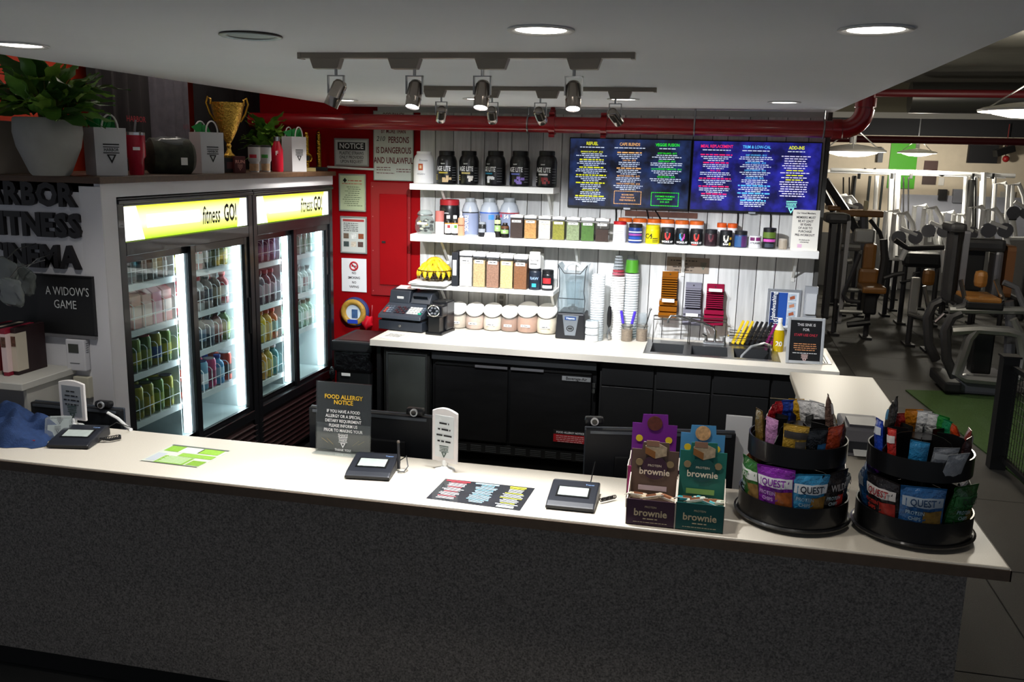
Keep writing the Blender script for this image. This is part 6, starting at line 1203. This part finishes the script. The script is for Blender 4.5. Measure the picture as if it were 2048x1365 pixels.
p, s = deck(614, -3.30); t = thing('tall_trophy', 'slim trophy topped by a small silver-gold cup beneath the ceiling', 'trophy', p, .6); B().box(-.035, .035, -.03, .03, 0, .03).build('base', BLACK, t); B().cyl((0, 0, .03), (0, 0, 100*s), .010, n=10).build('stem', mat('#55504a', .4, .6), t)
B().lathe([(.006, 100*s), (.012, 104*s), (.020, 112*s), (.026, 128*s), (.022, 128*s), (0, 115*s)], 16).build('cup', mat('#a8905a', .25, 1), t)
for sg in (-1, 1): B().tube([(sg*.022, 0, 125*s), (sg*.040, 0, 122*s), (sg*.036, 0, 112*s), (sg*.016, 0, 108*s)], .003, 6).build('handle', mat('#a8905a', .25, 1), t)
# garments hanging on the orange wall
def garment(px0, px1, X, col, label, printc=None):
    a, b_ = atx(px0, 250, X), atx(px1, 250, X); w = b_.y-a.y; zt = 2.95; zb = 2.09; b = B(); n, m = 26, 6; vs = []
    for s in (-1, 1):
        for j in range(m+1):
            for i in range(n+1):
                u = i/n*2-1; v = j/m; th = .035*(1-u*u*.7)+.010*math.sin(u*15+1.3*v)+.006*math.sin(u*31+v*3); vs.append((s*th*.5+(.012*math.sin(u*13) if s > 0 else 0), u*w/2, zb+(zt-zb)*v-(.10*abs(u)**2 if j == m else 0)))
    o = (n+1)*(m+1); b.add(vs, [(s*o+j*(n+1)+i, s*o+j*(n+1)+i+1, s*o+(j+1)*(n+1)+i+1, s*o+(j+1)*(n+1)+i) for s in (0, 1) for j in range(m) for i in range(n)], True)
    t = thing('hanging_shirt', label, 'garment', (X, (a.y+b_.y)/2, 0), 0, 'garments on the orange wall'); b.build('fabric', mat(col, .9, var=.15, vscale=20), t); B().tube([(0, -w*.25, zt-.04), (0, 0, zt+.03), (0, w*.25, zt-.04)], .006, 6).build('hanger', BLACK, t)
    if printc: text(printc[0], .05, mat(printc[1], .6), t, (.05, printc[2]*w, printc[3]), FX, bold=.01)
garment(180, 298, -3.68, '#1b181a', 'black sweatshirt with small red print hanging on the orange wall', ('HARBOR', '#8d1d2a', .15, 2.43))
garment(298, 376, -3.70, '#55525a', 'grey sweatshirt hanging on the orange wall', ('HFC', '#6d3a44', .3, 2.40))
garment(390, 560, -3.68, '#141114', 'wide black jacket hanging on the orange wall behind the gold cup')

# ================================================================ WALL WITH THE BIG LETTERS
LY = 3.938
M_LET = mat('#191516', .45)
def word(s, xr, yt, yb, label):
    """raised letters, right end of the word at the given picture place"""
    pr_, top_, bot_ = aty(xr, (yt+yb)/2, LY), aty(xr-40, yt, LY), aty(xr-40, yb, LY); h = top_.z-bot_.z; hm = text_mesh('H', 1, .02); size = h/(max(v.co.y for v in hm.vertices)-min(v.co.y for v in hm.vertices))
    t = thing('wall_word', label, 'lettering', (pr_.x, LY, (top_.z+bot_.z)/2), 0, 'words on the partition wall'); x = 0
    for ch in reversed(s):
        me = text_mesh(ch, size, .042, .94, 'LEFT', .012); xs_ = [v.co.x for v in me.vertices]; wd = max(xs_)-min(xs_); me.transform(Matrix.Translation((-max(xs_), -size*.02, 0))); me.materials.append(M_LET)
        zs_ = [v.co.y for v in me.vertices]; me.transform(Matrix.Translation((0, -(max(zs_)+min(zs_))/2, 0))); link('letter', me, t, (x, -.002, 0), FY); x -= wd+size*.03
word('HARBOR', 153, 366, 412, 'raised black word HARBOR, cut by the left picture edge')
word('FITNESS', 164, 428, 474, 'raised black word FITNESS, cut by the left picture edge')
word('CINEMA', 161, 492, 536, 'raised black word CINEMA, cut by the left picture edge')
t, w, h, y = wsign('letter_board', 'black letter board reading A WIDOW\'S GAME on the partition wall', 'letter board', -60, 188, 546, 664, Y=3.944, th=.02, board='#141415', frame='#2a2a2c', fw=.008)
def at_board(px, py): p = aty(px, py, 3.93); return (p.x-t.location.x, y-.004, p.z-t.location.z)
text("A WIDOW'S", .062, mat('#c9cccc', .6), t, at_board(135, 584), sx=.74); text('GAME', .062, mat('#c9cccc', .6), t, at_board(131, 610), sx=.80)
B().box(-w/2, w/2, -.026, -.006, -h/2-.012, -h/2+.004).build('ledge', mat('#6d6d70', .5), t)
p0, p1 = aty(139, 676, 3.94), aty(181, 741, 3.94); t = thing('thermostat', 'white wall thermostat with grey display under the letter board', 'thermostat', ((p0.x+p1.x)/2, 3.946, (p0.z+p1.z)/2)); w, h = p1.x-p0.x, p0.z-p1.z
B().box(-w/2, w/2, -.04, 0, -h/2, h/2).build('case', mat('#cfcfd4', .5), t, bevel=.006); B().cbox((-w*.08, -.041, h*.22), (w*.52, .004, h*.28)).build('display', mat('#3d403c', .3), t); B().cbox((-w*.05, -.041, -h*.25), (w*.5, .003, .003)).build('seam', GREY, t)
for q in range(5): B().cbox((w/2+.001, -.02, h*(.1+.07*q)), (.002, .016, .004)).build('vent_slot', GREY, t)
p0, p1 = aty(153, 751, 3.94), aty(187, 795, 3.94); t = thing('junction_box', 'beige junction box below the thermostat', 'junction box', ((p0.x+p1.x)/2, 3.946, (p0.z+p1.z)/2)); w, h = p1.x-p0.x, p0.z-p1.z; B().box(-w/2, w/2, -.035, 0, -h/2, h/2).build('case', mat('#c3bfae', .5), t, bevel=.004); B().cyl((-w*.1, -.036, h*.1), (-w*.1, -.04, h*.1), .005, n=8).build('screw', GREY, t)
# white ledge with a box front, packets hanging and lying on it
a = aty(128, 742, 3.85); t = thing('white_ledge', 'white display ledge below the letter board', 'shelf', (a.x, 3.70, a.z)); B().box(-.62, 0, -.14, .245, -.035, 0).build('board', mat('#c3c2bc', .6), t, bevel=.003, seg=1); B().box(-.60, -.03, -.10, -.085, -.30, -.035).build('apron', mat('#77767a', .6), t); B().box(-.03, -.012, -.10, .24, -.30, -.035).build('bracket', mat('#b9b8b2', .6), t)
ledge = t.location
for q in range(6):
    c = ('#2a1a1c', '#8d1d34', '#1d1d20', '#b3a99a', '#24222a', '#9a2038')[q]; x = ledge.x-.150-.031*q
    o = thing('apparel_pack', 'boxed %s apparel pack, %s from the right on the white ledge' % (('black and red', 'crimson', 'black and white', 'tan striped', 'dark grey', 'bright crimson')[q], ORD[q]), 'package', (x, 3.80-.03*(q % 2), ledge.z), 0, 'apparel packs on the ledge'); B().box(-.0145, .0145, -.10, .10, 0, .235).build('carton', mat(c, .45), o, bevel=.002, seg=1); B().box(-.0150, .0150, -.101, -.03, .02, .21).build('printed_side', mat(('#c9bfae', '#e0c8c8', '#b82a3a', '#6a2a2c', '#c9c3b6', '#2a1a1c')[q], .45), o); B().cbox((0, -.102, .17), (.024, .002, .05)).build('photo', mat('#5a3a2c', .5, var=.5, vscale=80), o)
for q, (px, py) in enumerate(((50, 560), (14, 545), (24, 585))):
    p = aty(px, py, 3.82-.075*q); o = thing('plastic_packet', 'clear plastic garment packet hanging before the letter board, %s' % ('right one', 'upper left one', 'lower left one')[q], 'packet', p, 0, 'hanging plastic packets', (.1, .45-.2*q, -.2)); me = B().sph((0, 0, 0), .085, 16, 12, (1, .22, .9)); me.v = [(math.copysign(abs(v[0]/.085)**.45, v[0])*.075, v[1], math.copysign(abs(v[2]/.0765)**.45, v[2])*.07) for v in me.v]; me.v = [(v[0]*(1+.06*math.sin(v[2]*130)), v[1]*(1+.6*math.sin(v[0]*120+v[2]*80)), v[2]*(1+.05*math.sin(v[0]*140))) for v in me.v]; me.build('clear_film', glass('#aab2b0', .30, .1), o); B().box(-.05, .05, -.008, .008, -.05, .045).build('folded_garment', mat(('#2a3432', '#24222c', '#4a3a6a')[q], .8), o)
    B().tube([(0, 0, .07), (0, .05, .11), (0, .12+.04*q, .12)], .003, 5).build('hook', STEEL, o)
a = aty(25, 790, 3.75); t = thing('dvd_case', 'dark red case standing at the left edge behind the blue cloth', 'case', (a.x, 3.66, .737)); B().box(-.05, .05, -.015, .015, 0, a.z-.737+.06).build('case', mat('#2a1417', .4), t, bevel=.003); B().cbox((0, -.0165, (a.z-.737)*.8), (.085, .002, .10)).build('cover_print', mat('#4a2a2e', .5, var=.5, vscale=40), t)
# ================================================================ THE GYM BEYOND
M_GF = mat('#8a8a88', .35, .7); M_GD = mat('#2b2b2d', .45); M_GW = mat('#f2f2f0', .4); M_PAD = mat('#7d521e', .45, coat=.2); M_BLK = mat('#111112', .5); M_GM = mat('#6a6a6f', .4, .4)
# pendants
def pendant(px, py, Y, d, label, power):
    c = aty(px, py, Y); t = thing('pendant_light', label, 'pendant light', c, 0, 'gym pendant lights'); r = d/2; top = 3.25-c.z
    B().lathe([(r, .0), (r*1.01, .015), (r*.92, .03), (r*.45, .06), (.03, .075)], 28, cap=False).build('shade', mat('#e6e4da', .4), t)
    B().lathe([(r*.80, .012), (r*.72, -.015), (r*.4, -.04), (0, -.048)], 28, cap=False).build('diffuser', mat('#fff4dc', .5, emit=6), t)
    B().cyl((0, 0, .07), (0, 0, min(top, .16)), .03, n=10).build('socket', mat('#d8d8d4', .4), t)
    for q in range(3): a = q*2.1+.4; B().tube([(r*.9*math.cos(a), r*.9*math.sin(a), .03), (.02*math.cos(a), .02*math.sin(a), min(top, .22))], .006, 5).build('support_rod', mat('#d8d8d4', .4), t)
    if top > .2: B().cyl((0, 0, .15), (0, 0, top), .008, n=6).build('stem', GREY, t)
    l = bpy.data.lights.new('pendant_lamp', 'POINT'); l.energy = power; l.shadow_soft_size = .12; l.color = (1, .94, .82); o = bpy.data.objects.new('pendant_lamp', l); COL.objects.link(o); o.parent = t; o.location = (0, 0, -.11)
    l = bpy.data.lights.new('uplight', 'SPOT'); l.energy = power*.35; l.spot_size = 2.6; l.shadow_soft_size = .1; l.color = (1, .94, .82); o = bpy.data.objects.new('uplight', l); COL.objects.link(o); o.parent = t; o.location = (0, 0, .09); o.rotation_euler = (PI, 0, 0)
pendant(1704, 304, 9.4, .62, 'white saucer pendant light left of the others, near the red pipe', GYM_W*.5)
pendant(1834, 307, 16.0, .60, 'small far white saucer pendant light in front of the green panel', GYM_W*1.9)
pendant(2062, 224, 7.6, .72, 'near white saucer pendant light cut by the right picture edge', GYM_W*.6)
# duct, red pipes, beam
b = B().cyl((1.95, 10.6, 2.97), (7.5, 10.6, 2.97), .16, n=24); tag(b.build('air_duct', mat('#5d5c58', .35, .7)), 'round dark metal air duct across the gym ceiling', 'duct')
for i, (Y, z, r, lab, x0) in enumerate(((9.0, 2.90, .035, 'thin red sprinkler pipe before the air duct', 1.0), (14.0, 2.30+.32, .05, 'red sprinkler pipe crossing the far end of the gym', 1.5))): tag(B().cyl((x0, Y, z), (8, Y, z), r, n=12).build('red_pipe', mat('#520a10', .5)), lab, 'pipe')
struct(B().box(-4, 8.2, 12.2, 12.6, 2.86, 3.25).build('ceiling_beam', mat('#77725f', .8)), 'boxed ceiling beam across the gym')
struct(B().box(-4, 8.2, 12.18, 12.2, 2.83, 2.90).build('trim_beam', mat('#c9c7be', .5)), 'pale edge of the ceiling beam')
t = thing('ceiling_sensor', 'small white smoke detector on the gym ceiling', 'detector', aty(2018, 132, 6.6)); t.location.z = 3.25; B().cyl((0, 0, 0), (0, 0, -.05), .06, n=16).build('mount', M_GD, t); B().lathe([(.055, -.05), (.05, -.065), (0, -.07)], 16).build('cover', mat('#e9e4d0', .4), t)
# far wall fittings
WY = 17.93
def wbox(px0, px1, pt, pb, c, name, label, cat, th=.04, Y=None, rough=.6, group=None):
    Y = Y or 17.996; a, b_ = aty(px0, pb, Y), aty(px1, pt, Y)
    return tag(B().box(a.x, b_.x, Y-th, Y, a.z, b_.z).build(name, mat(c, rough)), label, cat, group)
wbox(1773, 1838, 276, 376, '#3f9a0c', 'green_panel', 'bright green wall panel at the far end of the gym', 'panel')
wbox(1846, 1876, 322, 346, '#4a3430', 'far_poster', 'upper dark poster beside the green panel', 'poster', .02); wbox(1843, 1873, 348, 369, '#3d2f2c', 'far_poster', 'lower dark poster beside the green panel', 'poster', .02)
wbox(1876, 1889, 355, 371, '#c9c6c0', 'paper_sheet', 'pale paper sheet right of the posters', 'paper', .01)
wbox(1932, 1996, 284, 326, '#0b0b0f', 'wall_television', 'dark wall television at the far end of the gym', 'television', .1, rough=.7)
wbox(1752, 1765, 296, 325, '#4a4c52', 'wall_speaker', 'small grey speaker left of the green panel', 'speaker', .15)
wbox(1720, 1738, 352, 575, '#16201f', 'far_doorway', 'left of two narrow dark glazed doors on the far wall', 'door', .03); wbox(1745, 1764, 352, 575, '#16201f', 'far_doorway', 'right of two narrow dark glazed doors on the far wall', 'door', .03)
wbox(1874, 1892, 379, 400, '#121214', 'towel_dispenser', 'black towel dispenser on the tiled band', 'dispenser', .12); wbox(1902, 1926, 379, 405, '#7d808a', 'grey_cabinet', 'grey wall cabinet right of the towel dispenser', 'cabinet', .1)
wbox(1996, 2030, 384, 420, '#b9b7b2', 'far_noticeboard', 'pale notice board low on the far wall', 'board', .03)
c = aty(2012, 318, WY-.1); t = thing('fire_bell', 'small red fire bell on the far wall', 'bell', c); B().sph((0, 0, 0), .06, 10, 8).build('bell', mat('#8d1a1c', .4), t); B().cyl((0, .05, 0), (0, .05, .6), .008, n=6).build('conduit', mat('#7a2a28', .5), t)
c = aty(2008, 302, WY-.3); t = thing('security_camera', 'dark security camera beside the wall television', 'camera', c); B().cbox((0, 0, 0), (.34, .14, .12), (0, -.3, .3)).build('housing', M_BLK, t, bevel=.01); B().bar((.1, .1, .0), (.1, .3, .1), .03).build('arm', M_GD, t)
# machines: outlines given in the picture at a distance Y, with depth behind
class G:
    def __init__(s, name, label, Y, base): s.Y = Y; p = aty(*base, Y); s.o = Vector((p.x, Y, 0)); s.t = thing(name, label, 'gym machine', s.o)
    def p(s, x, y, d=0): q = aty(x, y, s.Y); return Vector((q.x-s.o.x, d, max(.02, q.z)))
    def tube(s, pts, r, m, name='frame_tube', d=0): B().tube([s.p(*q[:2], (q[2] if len(q) > 2 else d)) for q in pts], r, 8).build(name, m, s.t); return s
    def legs(s, *xs):
        for x, y, d in xs:
            q = s.p(x, y, d); B().cyl((q.x, d, 0), q, .035, n=8).build('leg', M_GD, s.t); B().cbox((q.x, d, .015), (.12, .3, .03)).build('foot', M_BLK, s.t)
        return s
    def pair(s, pts, r, m, name, d0, d1): s.tube(pts, r, m, name, d0); s.tube(pts, r, m, name, d1); return s
    def box(s, x0, x1, y0, y1, d0, d1, m, name, bev=.02):
        a, b_ = s.p(x0, y1), s.p(x1, y0); B().box(a.x, b_.x, d0, d1, a.z, b_.z).build(name, m, s.t, bevel=bev); return s
# cable crossover with white uprights far back
g = G('cable_machine', 'white cable crossover frame with long overhead bar', 16.2, (1800, 560))
g.tube([(1661, 340), (1840, 345), (2030, 352)], .035, M_GW, 'overhead_bar').tube([(1661, 343), (2030, 355)], .03, M_GW, 'overhead_bar', .5)
for x in (1795, 1967): g.pair([(x, 345), (x-4, 440), (x-8, 580)], .05, M_GW, 'upright', 0, .5)
for x in (1760, 1942, 2000): g.tube([(x, 352), (x-6, 450), (x-9, 560)], .035, M_GW, 'upright', .3)
for x in (1718, 1784, 1822, 1945, 1985): g.box(x-3, x+3, 347, 358, -.05, .05, M_BLK, 'pulley', .005)
for i, x in enumerate((1690, 1702, 1812, 1822, 1953, 1958)): g.tube([(x, 355), (x-1, 520)], .012, M_GD, 'cable', .2)
g.box(1935, 1955, 360, 460, .1, .35, M_BLK, 'weight_stack').box(1700, 1716, 352, 450, .1, .35, M_BLK, 'weight_stack')
g.legs((1795, 560, .25), (1960, 570, .25), (1700, 450, .25))
g.tube([(1728, 338), (1740, 343), (1752, 338)], .02, M_BLK, 'grip').tube([(1868, 345), (1885, 351), (1895, 346)], .02, M_BLK, 'grip')
# white plate-loaded frames in the middle distance
def white_frame(x, y, sx, sy, Y, label):
    g = G('press_machine', label, Y, (x, y)); q = lambda u, v: (x+u*sx, y-v*sy)
    g.pair([q(-.5, 0), q(-.35, 1), q(.05, 1.02), q(.25, .8), q(.5, 0)], .035, M_GW, 'frame_tube', 0, .7).tube([q(-.5, .02, ), q(.5, .02)], .03, M_GW, 'base_tube').tube([q(-.2, .7), q(.35, .55)], .03, M_GW, 'arm', -.1).tube([q(.05, 1.0), q(.0, .2)], .03, M_GW, 'upright', .3)
    g.box(x-.35*sx, x+.1*sx, y-.45*sy, y-.35*sy, .1, .5, M_BLK, 'seat_pad'); 
    for k in (-.25, .3): B().cyl(g.p(*q(k, .5), -.12), g.p(*q(k, .5), -.07), .10, n=14).build('weight_plate', M_GM, g.t)
    g.legs((x-.5*sx, y, .0), (x+.5*sx, y, .0), (x, y, .6))
white_frame(1810, 520, 60, 92, 14.6, 'white plate-loaded press frame beneath the green panel'); white_frame(1868, 505, 55, 88, 14.9, 'white plate-loaded press frame beneath the posters'); white_frame(1925, 500, 50, 70, 15.3, 'white plate-loaded press frame below the grey cabinet'); white_frame(1988, 500, 60, 80, 13.6, 'white plate-loaded press frame near the right side'); white_frame(1700, 440, 40, 45, 15.5, 'white low machine frame at the left behind the screen'); white_frame(2035, 480, 50, 110, 15.2, 'white tall frame cut by the right picture edge')
g = G('lever_machine', 'dark diagonal lever arm machine at the left of the gym', 14.4, (1690, 560))
g.tube([(1650, 360), (1690, 420), (1712, 460)], .06, M_GD, 'lever_arm').tube([(1645, 375), (1672, 425)], .05, M_GD, 'lever_arm', .3).box(1655, 1682, 413, 421, -.05, .4, M_PAD, 'pad').box(1676, 1766, 422, 432, -.1, .3, M_PAD, 'pad').tube([(1678, 436), (1700, 438), (1712, 455), (1708, 500)], .05, M_GF, 'frame_tube').tube([(1690, 434), (1692, 520)], .045, M_GM, 'upright').tube([(1728, 432), (1730, 500)], .06, M_GM, 'upright').tube([(1740, 440), (1760, 465), (1775, 520)], .03, M_GD, 'frame_tube')
g.legs((1692, 520, .0), (1730, 500, 0))
g.box(1727, 1737, 402, 424, .0, .06, mat('#c9c29a', .4), 'spray_bottle', .01)
# seated press with brown back pad
g = G('chest_press', 'grey seated chest press with tall brown back pad', 12.6, (1740, 650))
g.box(1650, 1672, 432, 640, 0, .3, M_GD, 'tower', .04).box(1674, 1699, 440, 646, -.1, .35, mat('#8a8a8c', .5, .1), 'tower', .04).box(1650, 1701, 428, 446, -.1, .35, M_GD, 'tower_cap', .05)
g.box(1718, 1763, 540, 572, .1, .22, M_PAD, 'back_pad', .05).box(1727, 1760, 490, 545, .14, .24, M_PAD, 'back_pad', .05).box(1716, 1765, 569, 580, -.35, .15, M_PAD, 'seat_pad', .03)
g.tube([(1684, 495), (1722, 497)], .05, M_GF, 'cross_tube', .1).tube([(1688, 525), (1706, 523)], .04, M_GF, 'cross_tube', .1).tube([(1715, 505), (1700, 545), (1683, 585), (1690, 597), (1715, 600)], .03, M_GD, 'handle_arm', -.2).tube([(1770, 480), (1772, 520), (1763, 575), (1750, 600)], .05, M_GD, 'frame_tube', .1).tube([(1765, 555), (1785, 548), (1805, 545)], .03, M_GD, 'handle_arm', -.1).tube([(1690, 580), (1725, 581)], .03, M_GF, 'base_tube').tube([(1675, 610), (1700, 610)], .03, M_GF, 'base_tube').tube([(1675, 618), (1720, 620)], .03, M_GF, 'base_tube', -.2).box(1722, 1752, 582, 625, -.2, .1, M_BLK, 'pedestal', .03).tube([(1690, 645), (1735, 640)], .04, M_BLK, 'base_tube', -.2)
g.box(1712, 1757, 462, 490, .2, .3, M_GF, 'head_frame', .03).legs((1675, 600, .1), (1737, 600, -.05))
# low bench with a dark bolster
g = G('ab_bench', 'low dark bench with long black roller pad', 13.8, (1830, 600)); g.box(1808, 1888, 508, 535, 0, .25, M_BLK, 'roller_pad', .06).tube([(1790, 480), (1815, 497), (1888, 495)], .04, M_GD, 'frame_tube').tube([(1812, 500), (1802, 520)], .04, M_GW, 'frame_tube').tube([(1888, 500), (1890, 545)], .05, M_GW, 'frame_tube').tube([(1800, 565), (1825, 560), (1828, 547), (1840, 545)], .02, M_GD, 'handle').legs((1815, 530, .12), (1880, 530, .12))
# leg curl: pale foot plate and brown roll pad on a rod
g = G('leg_curl', 'leg curl station with small brown pad on a rod and pale plate', 12.0, (1850, 640)); g.box(1839, 1866, 537, 568, -.2, -.05, M_PAD, 'knee_pad', .05).tube([(1845, 570), (1858, 640), (1866, 642), (1885, 625)], .025, CHROME, 'rod', -.1).box(1822, 1850, 560, 632, .2, .26, mat('#9a9a97', .4, .4), 'foot_plate', .02).tube([(1822, 632), (1845, 640), (1862, 645)], .03, M_GF, 'base_tube', .2).legs((1830, 632, .23), (1858, 640, -.1))
# big leg machine at the front right
g = G('leg_press', 'large dark leg machine with brown pads near the turf', 10.0, (1930, 775))
g.box(1903, 1918, 452, 610, .1, .4, M_GD, 'tower', .03).box(1918, 1936, 462, 615, .0, .4, M_GM, 'tower', .03).box(1900, 1938, 448, 466, .0, .4, M_GD, 'tower_cap', .04)
g.box(1932, 2028, 484, 506, .2, .4, M_GD, 'top_beam', .04).box(1936, 1992, 506, 590, .35, .5, M_BLK, 'weight_stack', .01).box(1992, 2022, 508, 600, .2, .45, M_GM, 'rear_tower', .03).box(2016, 2034, 495, 600, .1, .5, mat('#5d3a1c', .5), 'side_pad', .05)
g.box(1938, 1966, 538, 570, -.25, -.1, M_PAD, 'knee_pad', .05).box(1910, 1976, 584, 592, -.5, .0, M_PAD, 'seat_pad', .02).box(1906, 1980, 591, 604, -.5, .0, M_BLK, 'seat_base', .02).tube([(1901, 550), (1910, 590)], .022, CHROME, 'rod', -.4).tube([(1968, 550), (1984, 592)], .022, CHROME, 'rod', -.4).tube([(1877, 606), (1930, 607), (2024, 608)], .04, M_GF, 'cross_tube', -.45).tube([(1880, 606), (1905, 600), (1912, 588)], .035, M_GD, 'frame_tube', -.45)
g.pair([(1900, 612), (1882, 620), (1870, 645), (1872, 700), (1888, 735)], .05, M_GD, 'frame_tube', -.45, .35)
g.tube([(1880, 645), (1930, 642), (1985, 646), (2008, 652), (2014, 690), (2006, 735), (1960, 740), (1905, 735), (1890, 728), (1912, 660), (1925, 643)], .05, M_GF, 'loop_frame', -.5).tube([(1996, 622), (2010, 650)], .035, M_GF, 'frame_tube', -.5)
g.tube([(2010, 600), (2016, 640), (2012, 720), (2004, 762)], .055, M_GM, 'frame_tube', -.1).box(1926, 1976, 650, 735, -.3, -.1, mat('#0d0d0e', .35), 'guard_plate', .02).box(1896, 2010, 748, 770, -.4, .3, M_GM, 'base_plate', .03).box(1866, 1900, 745, 762, -.5, .2, M_BLK, 'foot', .02).box(1862, 1882, 652, 664, -.45, -.3, M_BLK, 'foot_peg', .02).tube([(1995, 560), (2020, 570), (2036, 610)], .03, M_GM, 'handle', -.2).box(2026, 2048, 595, 640, -.1, .3, M_BLK, 'side_unit', .03).tube([(2030, 640), (2045, 680), (2040, 760)], .05, M_GD, 'frame_tube', .2)
# mesh fence by the turf
P0, P1 = Vector((2.235, 7.26, 0)), Vector((2.30, 5.3, 0)); t = thing('mesh_fence', 'low black wire mesh fence with square post beside the turf', 'fence', P0); D_ = P1-P0; ln = D_.length; u = D_/ln
B().box(-.055, .055, -.055, .055, 0, .87).build('post', M_BLK, t); B().box(-.065, .065, -.065, .065, .87, .885).build('post_cap', M_BLK, t)
B().bar(u*.05+Vector((.02, 0, .80)), u*ln+Vector((.02, 0, .80)), .035).build('rail', M_BLK, t); B().bar(u*.05+Vector((.02, 0, .10)), u*ln+Vector((.02, 0, .10)), .035).build('rail', M_BLK, t)
for q in range(1, int(ln/.05)): B().cyl(u*(.05*q)+Vector((.02, 0, .10)), u*(.05*q)+Vector((.02, 0, .80)), .0025, n=4).build('mesh_wire', M_BLK, t)
for q in range(1, 14): B().cyl(u*.05+Vector((.02, 0, .10+.05*q)), u*ln+Vector((.02, 0, .10+.05*q)), .0025, n=4).build('mesh_wire', M_BLK, t)
# ceiling strip that lights the space behind the partition
t = thing('strip_light', 'ceiling strip light over the space behind the partition', 'ceiling light', (-3.35, 5.3, 3.2)); B().box(-.08, .08, -.9, .9, 0, .05).build('housing', WHITE, t); B().box(-.06, .06, -.88, .88, -.012, 0).build('tube', mat('#fff3e6', .5, emit=7.5), t)
